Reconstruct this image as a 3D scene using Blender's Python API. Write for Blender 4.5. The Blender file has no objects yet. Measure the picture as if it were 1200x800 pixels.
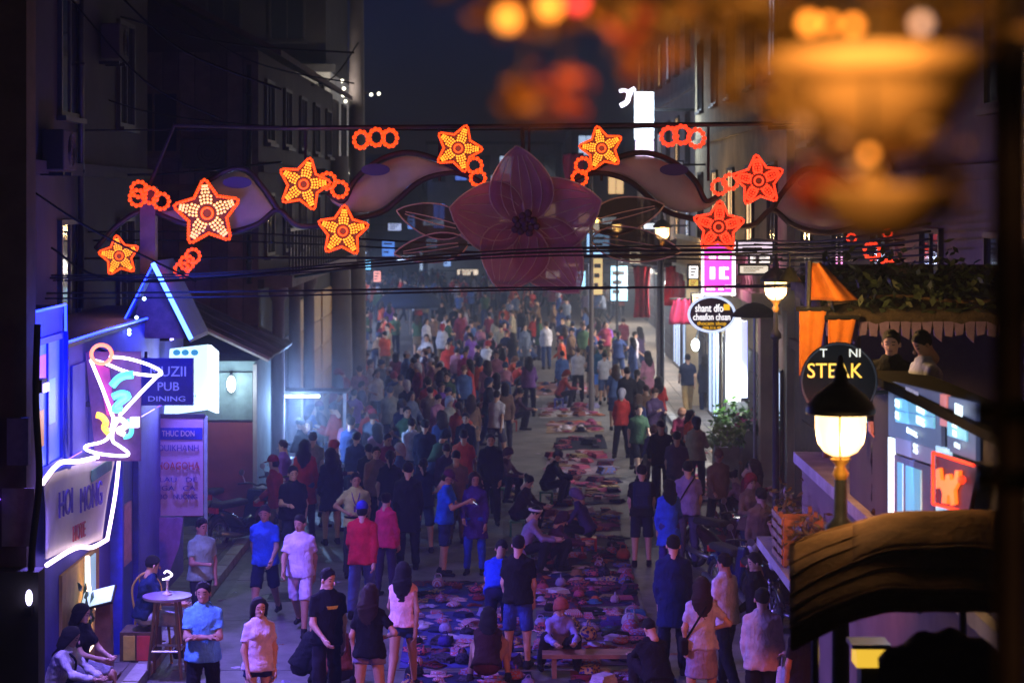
import bpy, math, random
import numpy as np
from mathutils import Vector, Matrix

# ---------------------------------------------------------------- camera
SC = bpy.context.scene
COL = SC.collection
F = 2400.0          # focal length in photograph pixels (1200 wide)
HOR = 235.0         # horizon row of the photograph
CZ = 6.0            # camera height: a second-floor balcony
cam_d = bpy.data.cameras.new('camera')
cam = bpy.data.objects.new('camera', cam_d)
COL.objects.link(cam)
cam.location = (0, 0, CZ)
cam.rotation_euler = (math.radians(90), 0, 0)
cam_d.sensor_width = 36.0
cam_d.lens = 36.0 * F / 1200.0
cam_d.shift_y = -(400.0 - HOR) / 1200.0
cam_d.clip_start = 0.1
cam_d.clip_end = 3000
cam_d.dof.use_dof = True
cam_d.dof.focus_distance = 25.0
cam_d.dof.aperture_fstop = 2.1
SC.camera = cam

# ---------------------------------------------------------------- night sky
W = bpy.data.worlds.new('World')
SC.world = W
W.use_nodes = True
wn = W.node_tree
for n in list(wn.nodes):
    wn.nodes.remove(n)
sky = wn.nodes.new('ShaderNodeTexSky')
sky.sky_type = 'NISHITA'
sky.sun_disc = False
sky.sun_elevation = math.radians(-4.0)
sky.sun_rotation = math.radians(0)
sky.air_density = 1.0
sky.dust_density = 0.5
sky.ozone_density = 3.0
bg = wn.nodes.new('ShaderNodeBackground')
bg.inputs['Strength'].default_value = 0.12
wo = wn.nodes.new('ShaderNodeOutputWorld')
tint = wn.nodes.new('ShaderNodeMixRGB'); tint.blend_type = 'MULTIPLY'; tint.inputs[0].default_value = 1.0
tint.inputs[2].default_value = (0.6, 0.72, 1.75, 1)          # night exposure leans to navy
wn.links.new(sky.outputs[0], tint.inputs[1])
wn.links.new(tint.outputs[0], bg.inputs[0])
wn.links.new(bg.outputs[0], wo.inputs[0])

# ---------------------------------------------------------------- exposure and sampling
SC.view_settings.view_transform = 'Standard'
SC.view_settings.look = 'None'
SC.view_settings.exposure = 0.0
SC.view_settings.gamma = 1.0
SC.view_settings.use_curve_mapping = False
SC.render.engine = 'CYCLES'
cy = SC.cycles
cy.use_denoising = True
cy.denoiser = 'OPENIMAGEDENOISE'
cy.max_bounces = 5
cy.diffuse_bounces = 2
cy.glossy_bounces = 2
cy.transmission_bounces = 4
cy.transparent_max_bounces = 8
cy.volume_bounces = 0
cy.sample_clamp_indirect = 4.0
cy.caustics_reflective = False
cy.caustics_refractive = False

# ---------------------------------------------------------------- helpers
R = math.radians
rng = random.Random(11)

def P(px, py, Y):
    """the point at depth Y seen at a pixel of the photograph"""
    return Vector(((px - 600.0) / F * Y, Y, CZ - (py - HOR) / F * Y))

def G(px, py):
    """the point of the street seen at a pixel"""
    Y = CZ * F / (py - HOR)
    return Vector(((px - 600.0) / F * Y, Y, 0.0))

def hexc(h):
    h = h.lstrip('#')
    out = []
    for i in (0, 2, 4):
        v = int(h[i:i + 2], 16) / 255.0
        out.append(v / 12.92 if v <= 0.04045 else ((v + 0.055) / 1.055) ** 2.4)
    return tuple(out)

MATS = {}

def mat(key, color=None, rough=0.7, noise=0.25, scale=6.0, bump=0.15, metal=0.0, spec=0.4, sheen=0.0, second=None, trans=0.0):
    """procedural surface: base colour broken up by noise, with fine relief"""
    if key in MATS:
        return MATS[key]
    m = bpy.data.materials.new(key)
    m.use_nodes = True
    nt = m.node_tree
    b = nt.nodes['Principled BSDF']
    tc = nt.nodes.new('ShaderNodeTexCoord')
    nz = nt.nodes.new('ShaderNodeTexNoise')
    nz.inputs['Scale'].default_value = scale
    nz.inputs['Detail'].default_value = 6
    nz.inputs['Roughness'].default_value = 0.65
    nt.links.new(tc.outputs['Object'], nz.inputs['Vector'])
    cr = nt.nodes.new('ShaderNodeValToRGB')
    cr.color_ramp.elements[0].position = 0.3
    cr.color_ramp.elements[1].position = 0.7
    lo = [max(0.0, c * (1 - noise)) for c in color] if second is None else second
    hi = [min(1.0, c * (1 + noise)) for c in color]
    cr.color_ramp.elements[0].color = (*lo, 1)
    cr.color_ramp.elements[1].color = (*hi, 1)
    nt.links.new(nz.outputs['Fac'], cr.inputs['Fac'])
    nt.links.new(cr.outputs['Color'], b.inputs['Base Color'])
    b.inputs['Roughness'].default_value = rough
    b.inputs['Metallic'].default_value = metal
    b.inputs['Specular IOR Level'].default_value = spec
    if sheen:
        b.inputs['Sheen Weight'].default_value = sheen
    if trans:
        b.inputs['Transmission Weight'].default_value = trans
    if bump:
        n2 = nt.nodes.new('ShaderNodeTexNoise')
        n2.inputs['Scale'].default_value = scale * 5
        n2.inputs['Detail'].default_value = 4
        nt.links.new(tc.outputs['Object'], n2.inputs['Vector'])
        bp = nt.nodes.new('ShaderNodeBump')
        bp.inputs['Strength'].default_value = bump
        bp.inputs['Distance'].default_value = 0.02
        nt.links.new(n2.outputs['Fac'], bp.inputs['Height'])
        nt.links.new(bp.outputs['Normal'], b.inputs['Normal'])
    MATS[key] = m
    return m

def emit(key, color, strength):
    if key in MATS:
        return MATS[key]
    m = bpy.data.materials.new(key)
    m.use_nodes = True
    b = m.node_tree.nodes['Principled BSDF']
    b.inputs['Base Color'].default_value = (*[min(1, c) for c in color], 1)
    b.inputs['Emission Color'].default_value = (*color, 1)
    b.inputs['Emission Strength'].default_value = strength
    b.inputs['Roughness'].default_value = 0.4
    MATS[key] = m
    return m

def cloth(hx):
    key = 'cloth_' + hx
    if key in MATS: return MATS[key]
    m = mat(key, hexc(hx), rough=0.9, noise=0.3, scale=5, bump=0.25, spec=0.15)
    nt = m.node_tree                                   # creases on top of the weave
    bp = [n for n in nt.nodes if n.type == 'BUMP'][0]
    tc = [n for n in nt.nodes if n.type == 'TEX_COORD'][0]
    mp = nt.nodes.new('ShaderNodeMapping'); mp.inputs['Scale'].default_value = (1.0, 1.0, 0.45)
    nz = nt.nodes.new('ShaderNodeTexNoise'); nz.inputs['Scale'].default_value = 13; nz.inputs['Detail'].default_value = 3; nz.inputs['Distortion'].default_value = 1.6
    b2 = nt.nodes.new('ShaderNodeBump'); b2.inputs['Strength'].default_value = 0.42; b2.inputs['Distance'].default_value = 0.05
    nt.links.new(tc.outputs['Object'], mp.inputs[0]); nt.links.new(mp.outputs[0], nz.inputs['Vector'])
    nt.links.new(nz.outputs['Fac'], b2.inputs['Height']); nt.links.new(b2.outputs[0], bp.inputs['Normal'])
    return m

def print_cloth(hx):
    """embroidered or striped market cloth: a second colour woven into the first"""
    key = 'print_' + hx
    if key in MATS: return MATS[key]
    q = random.Random(sum(map(ord, hx)))
    m = mat(key, hexc(hx), rough=0.9, noise=0.2, scale=9, bump=0.3, spec=0.1)
    nt = m.node_tree; b = nt.nodes['Principled BSDF']
    src = b.inputs['Base Color'].links[0].from_socket
    tc = nt.nodes.new('ShaderNodeTexCoord')
    if q.random() < 0.5:
        w = nt.nodes.new('ShaderNodeTexWave'); w.inputs['Scale'].default_value = q.uniform(9, 16); w.inputs['Distortion'].default_value = 2.5
        w.bands_direction = q.choice(['X', 'Y'])
        fac = w.outputs['Fac']
    else:
        w = nt.nodes.new('ShaderNodeTexVoronoi'); w.inputs['Scale'].default_value = q.uniform(14, 24); fac = w.outputs['Distance']
    nt.links.new(tc.outputs['Object'], w.inputs['Vector'])
    rp = nt.nodes.new('ShaderNodeValToRGB'); rp.color_ramp.elements[0].position = 0.42; rp.color_ramp.elements[1].position = 0.52
    nt.links.new(fac, rp.inputs['Fac'])
    mx = nt.nodes.new('ShaderNodeMixRGB'); nt.links.new(rp.outputs[0], mx.inputs[0]); nt.links.new(src, mx.inputs[1])
    mx.inputs[2].default_value = (*q.choice([(0.5, 0.45, 0.5), (0.04, 0.03, 0.06), (0.35, 0.08, 0.1), (0.1, 0.12, 0.35), (0.4, 0.28, 0.12)]), 1)
    nt.links.new(mx.outputs[0], b.inputs['Base Color'])
    return m

def fabric(key, color, see=0.22):
    """thin stretched cloth that lets light through"""
    m = mat(key, color, rough=0.85, noise=0.15, scale=2.2, bump=0.15)
    nt = m.node_tree; b = nt.nodes['Principled BSDF']; out = nt.nodes['Material Output']
    tr = nt.nodes.new('ShaderNodeBsdfTranslucent'); mx = nt.nodes.new('ShaderNodeMixShader'); mx.inputs[0].default_value = 0.45
    src = b.inputs['Base Color'].links[0].from_socket
    nt.links.new(src, tr.inputs['Color']); nt.links.new(b.outputs[0], mx.inputs[1]); nt.links.new(tr.outputs[0], mx.inputs[2])
    tp = nt.nodes.new('ShaderNodeBsdfTransparent'); m2 = nt.nodes.new('ShaderNodeMixShader'); m2.inputs[0].default_value = see      # open mesh
    nt.links.new(mx.outputs[0], m2.inputs[1]); nt.links.new(tp.outputs[0], m2.inputs[2]); nt.links.new(m2.outputs[0], out.inputs['Surface'])
    return m

def tag(o, label=None, cat=None, group=None, kind=None):
    if label: o['label'] = label
    if cat: o['category'] = cat
    if group: o['group'] = group
    if kind: o['kind'] = kind
    return o

def empty(name, loc, label=None, cat=None, group=None, rz=0.0):
    o = bpy.data.objects.new(name, None)
    o.empty_display_size = 0.1
    COL.objects.link(o)
    o.location = loc
    o.rotation_euler = (0, 0, rz)
    tag(o, label, cat, group)
    return o

def wloc(o):
    v = Vector((0, 0, 0))
    while o is not None:
        v = v + Vector(o.location)
        o = o.parent
    return v

class MB:
    """collects shapes in world (or a thing's own) coordinates and links them as one mesh object"""
    def __init__(self):
        self.v = []; self.f = []; self.mi = []
    def add(self, vs, fs, mi=0):
        o = len(self.v)
        self.v += [tuple(p) for p in vs]
        for q in fs:
            self.f.append(tuple(i + o for i in q)); self.mi.append(mi)
        return self
    def box(self, c, s, rz=0.0, mi=0, M=None, taper=1.0):
        hx, hy, hz = s[0] / 2, s[1] / 2, s[2] / 2
        pts = []
        for z in (-1, 1):
            t = taper if z > 0 else 1.0
            for x, y in ((-1, -1), (1, -1), (1, 1), (-1, 1)):
                pts.append(Vector((x * hx * t, y * hy * t, z * hz)))
        rot = M if M is not None else Matrix.Rotation(rz, 3, 'Z')
        pts = [rot @ p + Vector(c) for p in pts]
        return self.add(pts, [(0, 3, 2, 1), (4, 5, 6, 7), (0, 1, 5, 4), (1, 2, 6, 5), (2, 3, 7, 6), (3, 0, 4, 7)], mi)
    def bb(self, x0, x1, y0, y1, z0, z1, mi=0):
        return self.box(((x0 + x1) / 2, (y0 + y1) / 2, (z0 + z1) / 2), (abs(x1 - x0), abs(y1 - y0), abs(z1 - z0)), 0, mi)
    def tube(self, pts, r, n=8, mi=0, closed=False, caps=True):
        pts = [Vector(p) for p in pts]
        rr = r if isinstance(r, (list, tuple)) else [r] * len(pts)
        N = len(pts); rings = []
        up = None
        for i, p in enumerate(pts):
            a = pts[(i - 1) % N] if (closed or i > 0) else p
            b = pts[(i + 1) % N] if (closed or i < N - 1) else p
            t = (b - a)
            t = t.normalized() if t.length > 1e-9 else Vector((0, 0, 1))
            if up is None:
                up = Vector((0, 0, 1)) if abs(t.z) < 0.9 else Vector((0, 1, 0))
            s = t.cross(up)
            if s.length < 1e-6:
                s = t.cross(Vector((1, 0, 0)))
            s.normalize(); u = s.cross(t).normalized(); up = u
            rings.append([p + (s * math.cos(2 * math.pi * k / n) + u * math.sin(2 * math.pi * k / n)) * rr[i] for k in range(n)])
        vs = [q for ring in rings for q in ring]
        fs = []
        for i in range(N if closed else N - 1):
            j = (i + 1) % N
            for k in range(n):
                l = (k + 1) % n
                fs.append((i * n + k, i * n + l, j * n + l, j * n + k))
        if caps and not closed:
            fs.append(tuple(range(n - 1, -1, -1))); fs.append(tuple((N - 1) * n + k for k in range(n)))
        return self.add(vs, fs, mi)
    def lathe(self, prof, c, n=24, mi=0, M=None):
        vs = []; fs = []
        for (r, z) in prof:
            for k in range(n):
                p = Vector((r * math.cos(2 * math.pi * k / n), r * math.sin(2 * math.pi * k / n), z))
                if M is not None: p = M @ p
                vs.append(p + Vector(c))
        for i in range(len(prof) - 1):
            for k in range(n):
                l = (k + 1) % n
                fs.append((i * n + k, i * n + l, (i + 1) * n + l, (i + 1) * n + k))
        return self.add(vs, fs, mi)
    def prism(self, poly, thick, mi=0, axis='y'):
        """poly: points of a flat outline; extruded along +axis by thick"""
        d = {'x': Vector((thick, 0, 0)), 'y': Vector((0, thick, 0)), 'z': Vector((0, 0, thick))}[axis] if isinstance(axis, str) else Vector(axis) * thick
        a = [Vector(p) for p in poly]; n = len(a)
        vs = a + [p + d for p in a]
        fs = [tuple(range(n)), tuple(range(2 * n - 1, n - 1, -1))]
        fs += [(i, i + n, (i + 1) % n + n, (i + 1) % n) for i in range(n)]
        return self.add(vs, fs, mi)
    def grid(self, fn, nu, nv, mi=0):
        vs = [fn(i / nu, j / nv) for j in range(nv + 1) for i in range(nu + 1)]
        fs = [(j * (nu + 1) + i, j * (nu + 1) + i + 1, (j + 1) * (nu + 1) + i + 1, (j + 1) * (nu + 1) + i) for j in range(nv) for i in range(nu)]
        return self.add(vs, fs, mi)
    def ball(self, c, r, n=10, m=7, mi=0, sc=(1, 1, 1)):
        prof = [(max(1e-4, math.sin(math.pi * i / m)) * r, -math.cos(math.pi * i / m) * r) for i in range(m + 1)]
        return self.lathe(prof, c, n, mi, Matrix.Diagonal(Vector(sc)))
    def mesh(self, name, off=(0, 0, 0), smooth=False):
        me = bpy.data.meshes.new(name)
        off = Vector(off)
        me.from_pydata([tuple(Vector(p) - off) for p in self.v], [], self.f)
        me.polygons.foreach_set('material_index', self.mi)
        if smooth:
            me.polygons.foreach_set('use_smooth', [True] * len(self.f))
        me.update()
        return me
    def build(self, name, mats, parent=None, smooth=False, local=False, label=None, cat=None, group=None, kind=None, at=None):
        base = Vector((0, 0, 0))
        if not local:
            base = wloc(parent) if parent is not None else (Vector(at) if at is not None else Vector((0, 0, 0)))
        me = self.mesh(name, base, smooth)
        for m in (mats if isinstance(mats, (list, tuple)) else [mats]):
            me.materials.append(m)
        o = bpy.data.objects.new(name, me)
        COL.objects.link(o)
        if parent is not None:
            o.parent = parent
        elif not local:
            o.location = base
        return tag(o, label, cat, group, kind)

def solidify(o, t, offset=0.0):
    md = o.modifiers.new('thickness', 'SOLIDIFY'); md.thickness = t; md.offset = offset
    return o

def bevel(o, w, seg=2):
    md = o.modifiers.new('edge', 'BEVEL'); md.width = w; md.segments = seg; md.limit_method = 'ANGLE'
    return o

FONT_CACHE = {}
def text_geo(s, size, depth):
    k = (s, size, depth)
    if k not in FONT_CACHE:
        cu = bpy.data.curves.new('letters', 'FONT')
        cu.body = s; cu.size = size; cu.extrude = depth; cu.align_x = 'CENTER'; cu.align_y = 'CENTER'; cu.resolution_u = 3
        o = bpy.data.objects.new('letters', cu); COL.objects.link(o)
        dg = bpy.context.evaluated_depsgraph_get()
        me = o.evaluated_get(dg).to_mesh()
        FONT_CACHE[k] = ([v.co.copy() for v in me.vertices], [tuple(p.vertices) for p in me.polygons])
        o.evaluated_get(dg).to_mesh_clear()
        bpy.data.objects.remove(o); bpy.data.curves.remove(cu)
    return FONT_CACHE[k]

def text(name, s, c, size, m, parent, right=(1, 0, 0), up=(0, 0, 1), width=None, depth=0.008, bold=0.0):
    vs, fs = text_geo(s, size, depth)
    r = Vector(right).normalized(); u = Vector(up).normalized(); n = r.cross(u)
    w = max(v.x for v in vs) - min(v.x for v in vs)
    k = (width / w) if width else 1.0
    mb = MB(); mb.add([Vector(c) + r * v.x * k + u * v.y + n * v.z for v in vs], fs)
    return mb.build(name, m, parent)

def light(name, kind, loc, energy, color, parent=None, size=0.2, spot=None, aim=None, size_y=None):
    d = bpy.data.lights.new(name, kind); d.energy = energy; d.color = color
    if kind == 'AREA':
        d.size = size
        if size_y: d.shape = 'RECTANGLE'; d.size_y = size_y
    else:
        d.shadow_soft_size = size
    if kind == 'SPOT' and spot:
        d.spot_size = R(spot); d.spot_blend = 0.6
    o = bpy.data.objects.new(name, d); COL.objects.link(o)
    base = wloc(parent) if parent is not None else Vector((0, 0, 0))
    o.location = Vector(loc) - base
    if parent is not None: o.parent = parent
    if aim is not None:
        o.rotation_euler = (Vector(aim) - Vector(loc)).to_track_quat('-Z', 'Y').to_euler()
    return o

def smooth_path(pts, k=6, closed=False):
    """Catmull-Rom through the points"""
    pts = [Vector(p) for p in pts]; N = len(pts); out = []
    for i in range(N if closed else N - 1):
        g = lambda j: pts[j % N] if closed else pts[max(0, min(N - 1, j))]
        p0, p1, p2, p3 = g(i - 1), g(i), g(i + 1), g(i + 2)
        for s in range(k):
            t = s / k
            out.append(0.5 * ((2 * p1) + (p2 - p0) * t + (2 * p0 - 5 * p1 + 4 * p2 - p3) * t * t + (3 * p1 - p0 - 3 * p2 + p3) * t ** 3))
    if not closed: out.append(pts[-1])
    return out

def copy_tree(o, parent=None):
    c = o.copy(); COL.objects.link(c); c.parent = parent
    for ch in [x for x in o.children]:
        copy_tree(ch, c)
    return c

# common materials
M_BLACK = mat('black_metal', (0.02, 0.02, 0.022), rough=0.5, noise=0.3, scale=4, metal=0.3)
M_DARKPAINT = mat('dark_paint', (0.035, 0.03, 0.03), rough=0.55, noise=0.3, scale=5)
M_IRON = mat('cast_iron', (0.03, 0.03, 0.035), rough=0.45, noise=0.35, scale=7, metal=0.5)
M_STEEL = mat('steel', (0.45, 0.45, 0.47), rough=0.3, noise=0.15, scale=5, metal=0.9, bump=0.03)
M_WOODD = mat('dark_wood', (0.09, 0.055, 0.035), rough=0.7, noise=0.45, scale=3, bump=0.3)
M_WOOD = mat('brown_wood', (0.2, 0.11, 0.06), rough=0.65, noise=0.4, scale=4, bump=0.3)
M_GLASS = mat('dark_glass', (0.02, 0.025, 0.035), rough=0.08, noise=0.2, scale=1.0, bump=0.02, spec=0.7)
M_RUBBER = mat('rubber', (0.018, 0.018, 0.018), rough=0.85, noise=0.3, scale=12)
M_CONC = mat('concrete', (0.28, 0.26, 0.24), rough=0.9, noise=0.35, scale=2.2, bump=0.3)
# ================================================================ GROUND
def ground_material():
    m = bpy.data.materials.new('street_concrete'); m.use_nodes = True
    nt = m.node_tree; b = nt.nodes['Principled BSDF']
    tc = nt.nodes.new('ShaderNodeTexCoord')
    def noise(s, d=6, r=0.6):
        n = nt.nodes.new('ShaderNodeTexNoise'); n.inputs['Scale'].default_value = s; n.inputs['Detail'].default_value = d
        n.inputs['Roughness'].default_value = r
        nt.links.new(tc.outputs['Object'], n.inputs['Vector']); return n
    n1 = noise(0.35); n2 = noise(3.0); n3 = noise(45, 3)
    r1 = nt.nodes.new('ShaderNodeValToRGB')
    r1.color_ramp.elements[0].position = 0.35; r1.color_ramp.elements[0].color = (0.08, 0.075, 0.072, 1)
    r1.color_ramp.elements[1].position = 0.65; r1.color_ramp.elements[1].color = (0.13, 0.123, 0.12, 1)
    nt.links.new(n1.outputs['Fac'], r1.inputs['Fac'])
    r2 = nt.nodes.new('ShaderNodeValToRGB')
    r2.color_ramp.elements[0].position = 0.38; r2.color_ramp.elements[0].color = (0.45, 0.43, 0.42, 1)
    r2.color_ramp.elements[1].position = 0.6; r2.color_ramp.elements[1].color = (1, 1, 1, 1)
    nt.links.new(n2.outputs['Fac'], r2.inputs['Fac'])
    mx = nt.nodes.new('ShaderNodeMixRGB'); mx.blend_type = 'MULTIPLY'; mx.inputs[0].default_value = 0.8
    nt.links.new(r1.outputs[0], mx.inputs[1]); nt.links.new(r2.outputs[0], mx.inputs[2])
    nt.links.new(mx.outputs[0], b.inputs['Base Color'])
    rr = nt.nodes.new('ShaderNodeMapRange'); rr.inputs[3].default_value = 0.45; rr.inputs[4].default_value = 0.85
    nt.links.new(n1.outputs['Fac'], rr.inputs[0]); nt.links.new(rr.outputs[0], b.inputs['Roughness'])
    bp = nt.nodes.new('ShaderNodeBump'); bp.inputs['Strength'].default_value = 0.35; bp.inputs['Distance'].default_value = 0.02
    nt.links.new(n3.outputs['Fac'], bp.inputs['Height']); nt.links.new(bp.outputs[0], b.inputs['Normal'])
    return m

gm = ground_material()
MB().grid(lambda u, v: (-150 + 300 * u, -60 + 360 * v, 0.0), 12, 14).build('street', gm, kind='structure')

# concrete road slabs with open joints down the middle of the street, nearest ones only
M_SLAB = [mat('slab_%d' % i, (0.08 + 0.018 * i, 0.076 + 0.017 * i, 0.075 + 0.016 * i), rough=0.6, noise=0.6, scale=1.3, bump=0.4) for i in range(3)]
road = empty('road', (0, 20, 0)); tag(road, kind='structure')
slab_me = []
for i in range(3):
    b = MB(); b.box((0, 0, 0), (2.08, 3.08, 0.03), taper=0.997)
    me = b.mesh('slab'); me.materials.append(M_SLAB[i]); slab_me.append(me)
for iy in range(14):
    for ix in range(4):
        o = bpy.data.objects.new('slab', rng.choice(slab_me)); COL.objects.link(o); o.parent = road
        o.location = (-3.3 + ix * 2.1, 1.5 + iy * 3.1, -0.009 + rng.random() * 0.004)

M_PAVE = mat('pavement', (0.12, 0.11, 0.1), rough=0.8, noise=0.35, scale=2.5, bump=0.3)
M_KERB = mat('kerb_stone', (0.3, 0.29, 0.28), rough=0.85, noise=0.3, scale=4, bump=0.3)
def pavement(name, x0, x1, y0, y1, kx):
    p = MB().bb(x0, x1, y0, y1, -0.05, 0.12).build(name, M_PAVE, kind='structure')
    b = MB(); b.box((0, 0, 0), (0.2, 0.97, 0.3), taper=0.97)
    me = b.mesh('kerb_stone'); me.materials.append(M_KERB)
    y = y0 + 0.5
    while y < min(y1, 75):
        o = bpy.data.objects.new('kerb_stone', me); COL.objects.link(o); o.parent = p
        o.location = (kx, y, -0.018 + rng.random() * 0.008); y += 1.0
    # paving tiles
    t = MB(); t.box((0, 0, 0), (0.485, 0.485, 0.02), taper=0.985)
    tm = []
    for i in range(3):
        me2 = t.mesh('paving_tile'); me2.materials.append(mat('tile_%d' % i, (0.09 + 0.03 * i, 0.08 + 0.025 * i, 0.075 + 0.022 * i), rough=0.75, noise=0.3, scale=3)); tm.append(me2)
    n = 0
    w = abs(x1 - x0)
    yy = max(y0, 22) + 0.3
    while n < 290 and yy < y1:
        xx = (x0 + 0.35) if kx < x0 + 0.2 else (x1 - 0.35)
        st = 0.5 if kx < x0 + 0.2 else -0.5
        for q in range(2):
            o = bpy.data.objects.new('paving_tile', rng.choice(tm)); COL.objects.link(o); o.parent = p
            o.location = (xx + st * q, yy, 0.1215 + rng.random() * 0.003); n += 1
        yy += 0.5
    return p
pavement('right_pavement', 4.45, 12, 23, 140, 4.36)
pavement('left_pavement', -12, -4.75, 20, 61, -4.66)

# far hills behind the town
hb = MB()
def hill(u, v):
    x = -149 + 298 * u; y = 215 + 80 * v
    return (x, y, -0.5 + (2 + 13 * v) * (0.55 + 0.25 * math.sin(x * 0.03 + 1) + 0.2 * math.sin(x * 0.08 + v * 3)))
hb.grid(hill, 60, 8)
hb.build('hills', mat('hill_scrub', (0.03, 0.045, 0.03), rough=0.95, noise=0.5, scale=0.2, bump=0.3), kind='structure')

# ================================================================ BUILDINGS
def window_on(parent, c, w, h, nrm, pane_mat, frame_mat, sill=True, bars=1, recess=0.03, name='window'):
    """a framed window with panes on a wall whose outward normal is nrm ('x','-x','-y')"""
    n = {'x': Vector((1, 0, 0)), '-x': Vector((-1, 0, 0)), '-y': Vector((0, -1, 0))}[nrm]
    r = Vector((0, 0, 1)).cross(n).normalized()
    c = Vector(c)
    def slab(mb, u0, u1, v0, v1, d0, d1):
        pts = []
        for d in (d0, d1):
            for (u, v) in ((u0, v0), (u1, v0), (u1, v1), (u0, v1)):
                pts.append(c + r * u + Vector((0, 0, v)) + n * d)
        mb.add(pts, [(0, 3, 2, 1), (4, 5, 6, 7), (0, 1, 5, 4), (1, 2, 6, 5), (2, 3, 7, 6), (3, 0, 4, 7)])
    fr = MB(); t = 0.07
    slab(fr, -w / 2 - t, -w / 2, -h / 2 - t, h / 2 + t, 0.002, 0.07)
    slab(fr, w / 2, w / 2 + t, -h / 2 - t, h / 2 + t, 0.002, 0.07)
    slab(fr, -w / 2, w / 2, h / 2, h / 2 + t, 0.002, 0.07)
    slab(fr, -w / 2, w / 2, -h / 2 - t, -h / 2, 0.002, 0.07)
    for k in range(bars):
        u = -w / 2 + w * (k + 1) / (bars + 1)
        slab(fr, u - 0.02, u + 0.02, -h / 2, h / 2, 0.015, 0.055)
    f = fr.build(name, frame_mat, parent)
    for k in range(bars + 1):
        pm = MB()
        u0 = -w / 2 + w * k / (bars + 1) + (0.02 if k else 0); u1 = -w / 2 + w * (k + 1) / (bars + 1) - (0.02 if k < bars else 0)
        slab(pm, u0, u1, -h / 2, h / 2, 0.004, recess)
        pm.build('pane', pane_mat, f)
    if sill:
        s = MB(); slab(s, -w / 2 - 0.12, w / 2 + 0.12, -h / 2 - t - 0.07, -h / 2 - t, 0.002, 0.14)
        s.build('sill', frame_mat, f)
    return f

def shutter_on(parent, x, y0, y1, z0, z1, sgn, m):
    """a roller shutter or panelled door on a street face, its slats standing proud"""
    b = MB(); b.bb(x, x + sgn * 0.02, y0, y1, z0, z1)
    d = b.build('door', m, parent)
    nz = 5
    for k in range(nz):
        s = MB(); za = z0 + (z1 - z0) * k / nz + 0.02; zb = z0 + (z1 - z0) * (k + 1) / nz - 0.02
        s.bb(x + sgn * 0.02, x + sgn * 0.05, y0 + 0.06, y1 - 0.06, za, zb)
        s.build('panel', m, d)
    return d

M_LITW = emit('lit_window_warm', (1.0, 0.62, 0.28), 1.1)
M_LITC = emit('lit_window_cool', (0.55, 0.72, 1.0), 1.0)
M_LITB = emit('lit_window_blue', (0.12, 0.25, 1.0), 0.9)
M_FRAME = mat('window_frame', (0.05, 0.042, 0.04), rough=0.6)

def house(name, label, x0, x1, y0, y1, h, wm, street, storeys=3, ny=3, nfront=0, lit=0.2, roof='flat', lits=None, shops=True, seed=1, roofm=None, z_first=3.2):
    """street: 'x' when the street face is x1 looking +x, '-x' when it is x0 looking -x"""
    g = random.Random(seed)
    t = empty(name, ((x0 + x1) / 2, (y0 + y1) / 2, 0), label, 'building')
    MB().bb(x0, x1, y0, y1, 0, h).build('wall', wm, t)
    xf = x1 if street == 'x' else x0
    sg = 1 if street == 'x' else -1
    lits = lits or [M_LITW, M_LITC]
    sh = (h - z_first) / max(1, storeys - 1) if storeys > 1 else h
    for s in range(1, storeys):
        zc = z_first + sh * (s - 0.5)
        MB().bb(xf + sg * 0.002, xf + sg * 0.12, y0 - 0.05, y1 + 0.0, z_first + sh * (s - 1) - 0.1, z_first + sh * (s - 1) + 0.08).build('string_course', wm, t)
        for k in range(ny):
            yc = y0 + (y1 - y0) * (k + 0.5) / ny
            window_on(t, (xf, yc, zc), min(1.2, (y1 - y0) / ny * 0.5), sh * 0.5, street, g.choice(lits) if g.random() < lit else M_GLASS, M_FRAME)
        for k in range(nfront):
            xc = x0 + (x1 - x0) * (k + 0.5) / nfront
            window_on(t, (xc, y0, zc), min(1.1, (x1 - x0) / nfront * 0.5), sh * 0.5, '-y', g.choice(lits) if g.random() < lit else M_GLASS, M_FRAME)
    if shops:
        for k in range(ny):
            ya = y0 + (y1 - y0) * (k + 0.1) / ny; yb = y0 + (y1 - y0) * (k + 0.9) / ny
            if g.random() < 0.5:
                window_on(t, (xf, (ya + yb) / 2, 1.35), (yb - ya) * 0.92, 2.3, street, g.choice(lits), M_FRAME, sill=False, bars=2, name='shop_window')
            else:
                shutter_on(t, xf + sg * 0.002, ya, yb, 0.15, 2.6, sg, M_DARKPAINT)
    rm = roofm or mat('roof_felt', (0.06, 0.055, 0.055), rough=0.9)
    if roof == 'flat':
        r = MB(); r.bb(x0 - 0.15, x1 + 0.15, y0 - 0.15, y1 + 0.15, h + 0.002, h + 0.22)
        r.build('roof', rm, t)
    elif roof == 'pitch':      # ridge runs along the street
        xm = (x0 + x1) / 2; e = 0.5; rise = (x1 - x0) * 0.28
        r = MB()
        for (xa, xb) in ((x0 - e, xm), (xm, x1 + e)):
            za = h - 0.15 if xa != xm else h + rise; zb = h + rise if xb == xm else h - 0.15
            pts = [(xa, y0 - e, za), (xb, y0 - e, zb), (xb, y1 + e, zb), (xa, y1 + e, za)]
            r.add([Vector(p) for p in pts] + [Vector(p) + Vector((0, 0, 0.12)) for p in pts], [(0, 3, 2, 1), (4, 5, 6, 7), (0, 1, 5, 4), (1, 2, 6, 5), (2, 3, 7, 6), (3, 0, 4, 7)])
        r.build('roof', rm, t)
        gb = MB(); gb.prism([(x0, y0 + 0.001, h), (x1, y0 + 0.001, h), (xm, y0 + 0.001, h + rise - 0.06)], 0.2)
        gb.build('gable', wm, t)
    return t

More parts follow.
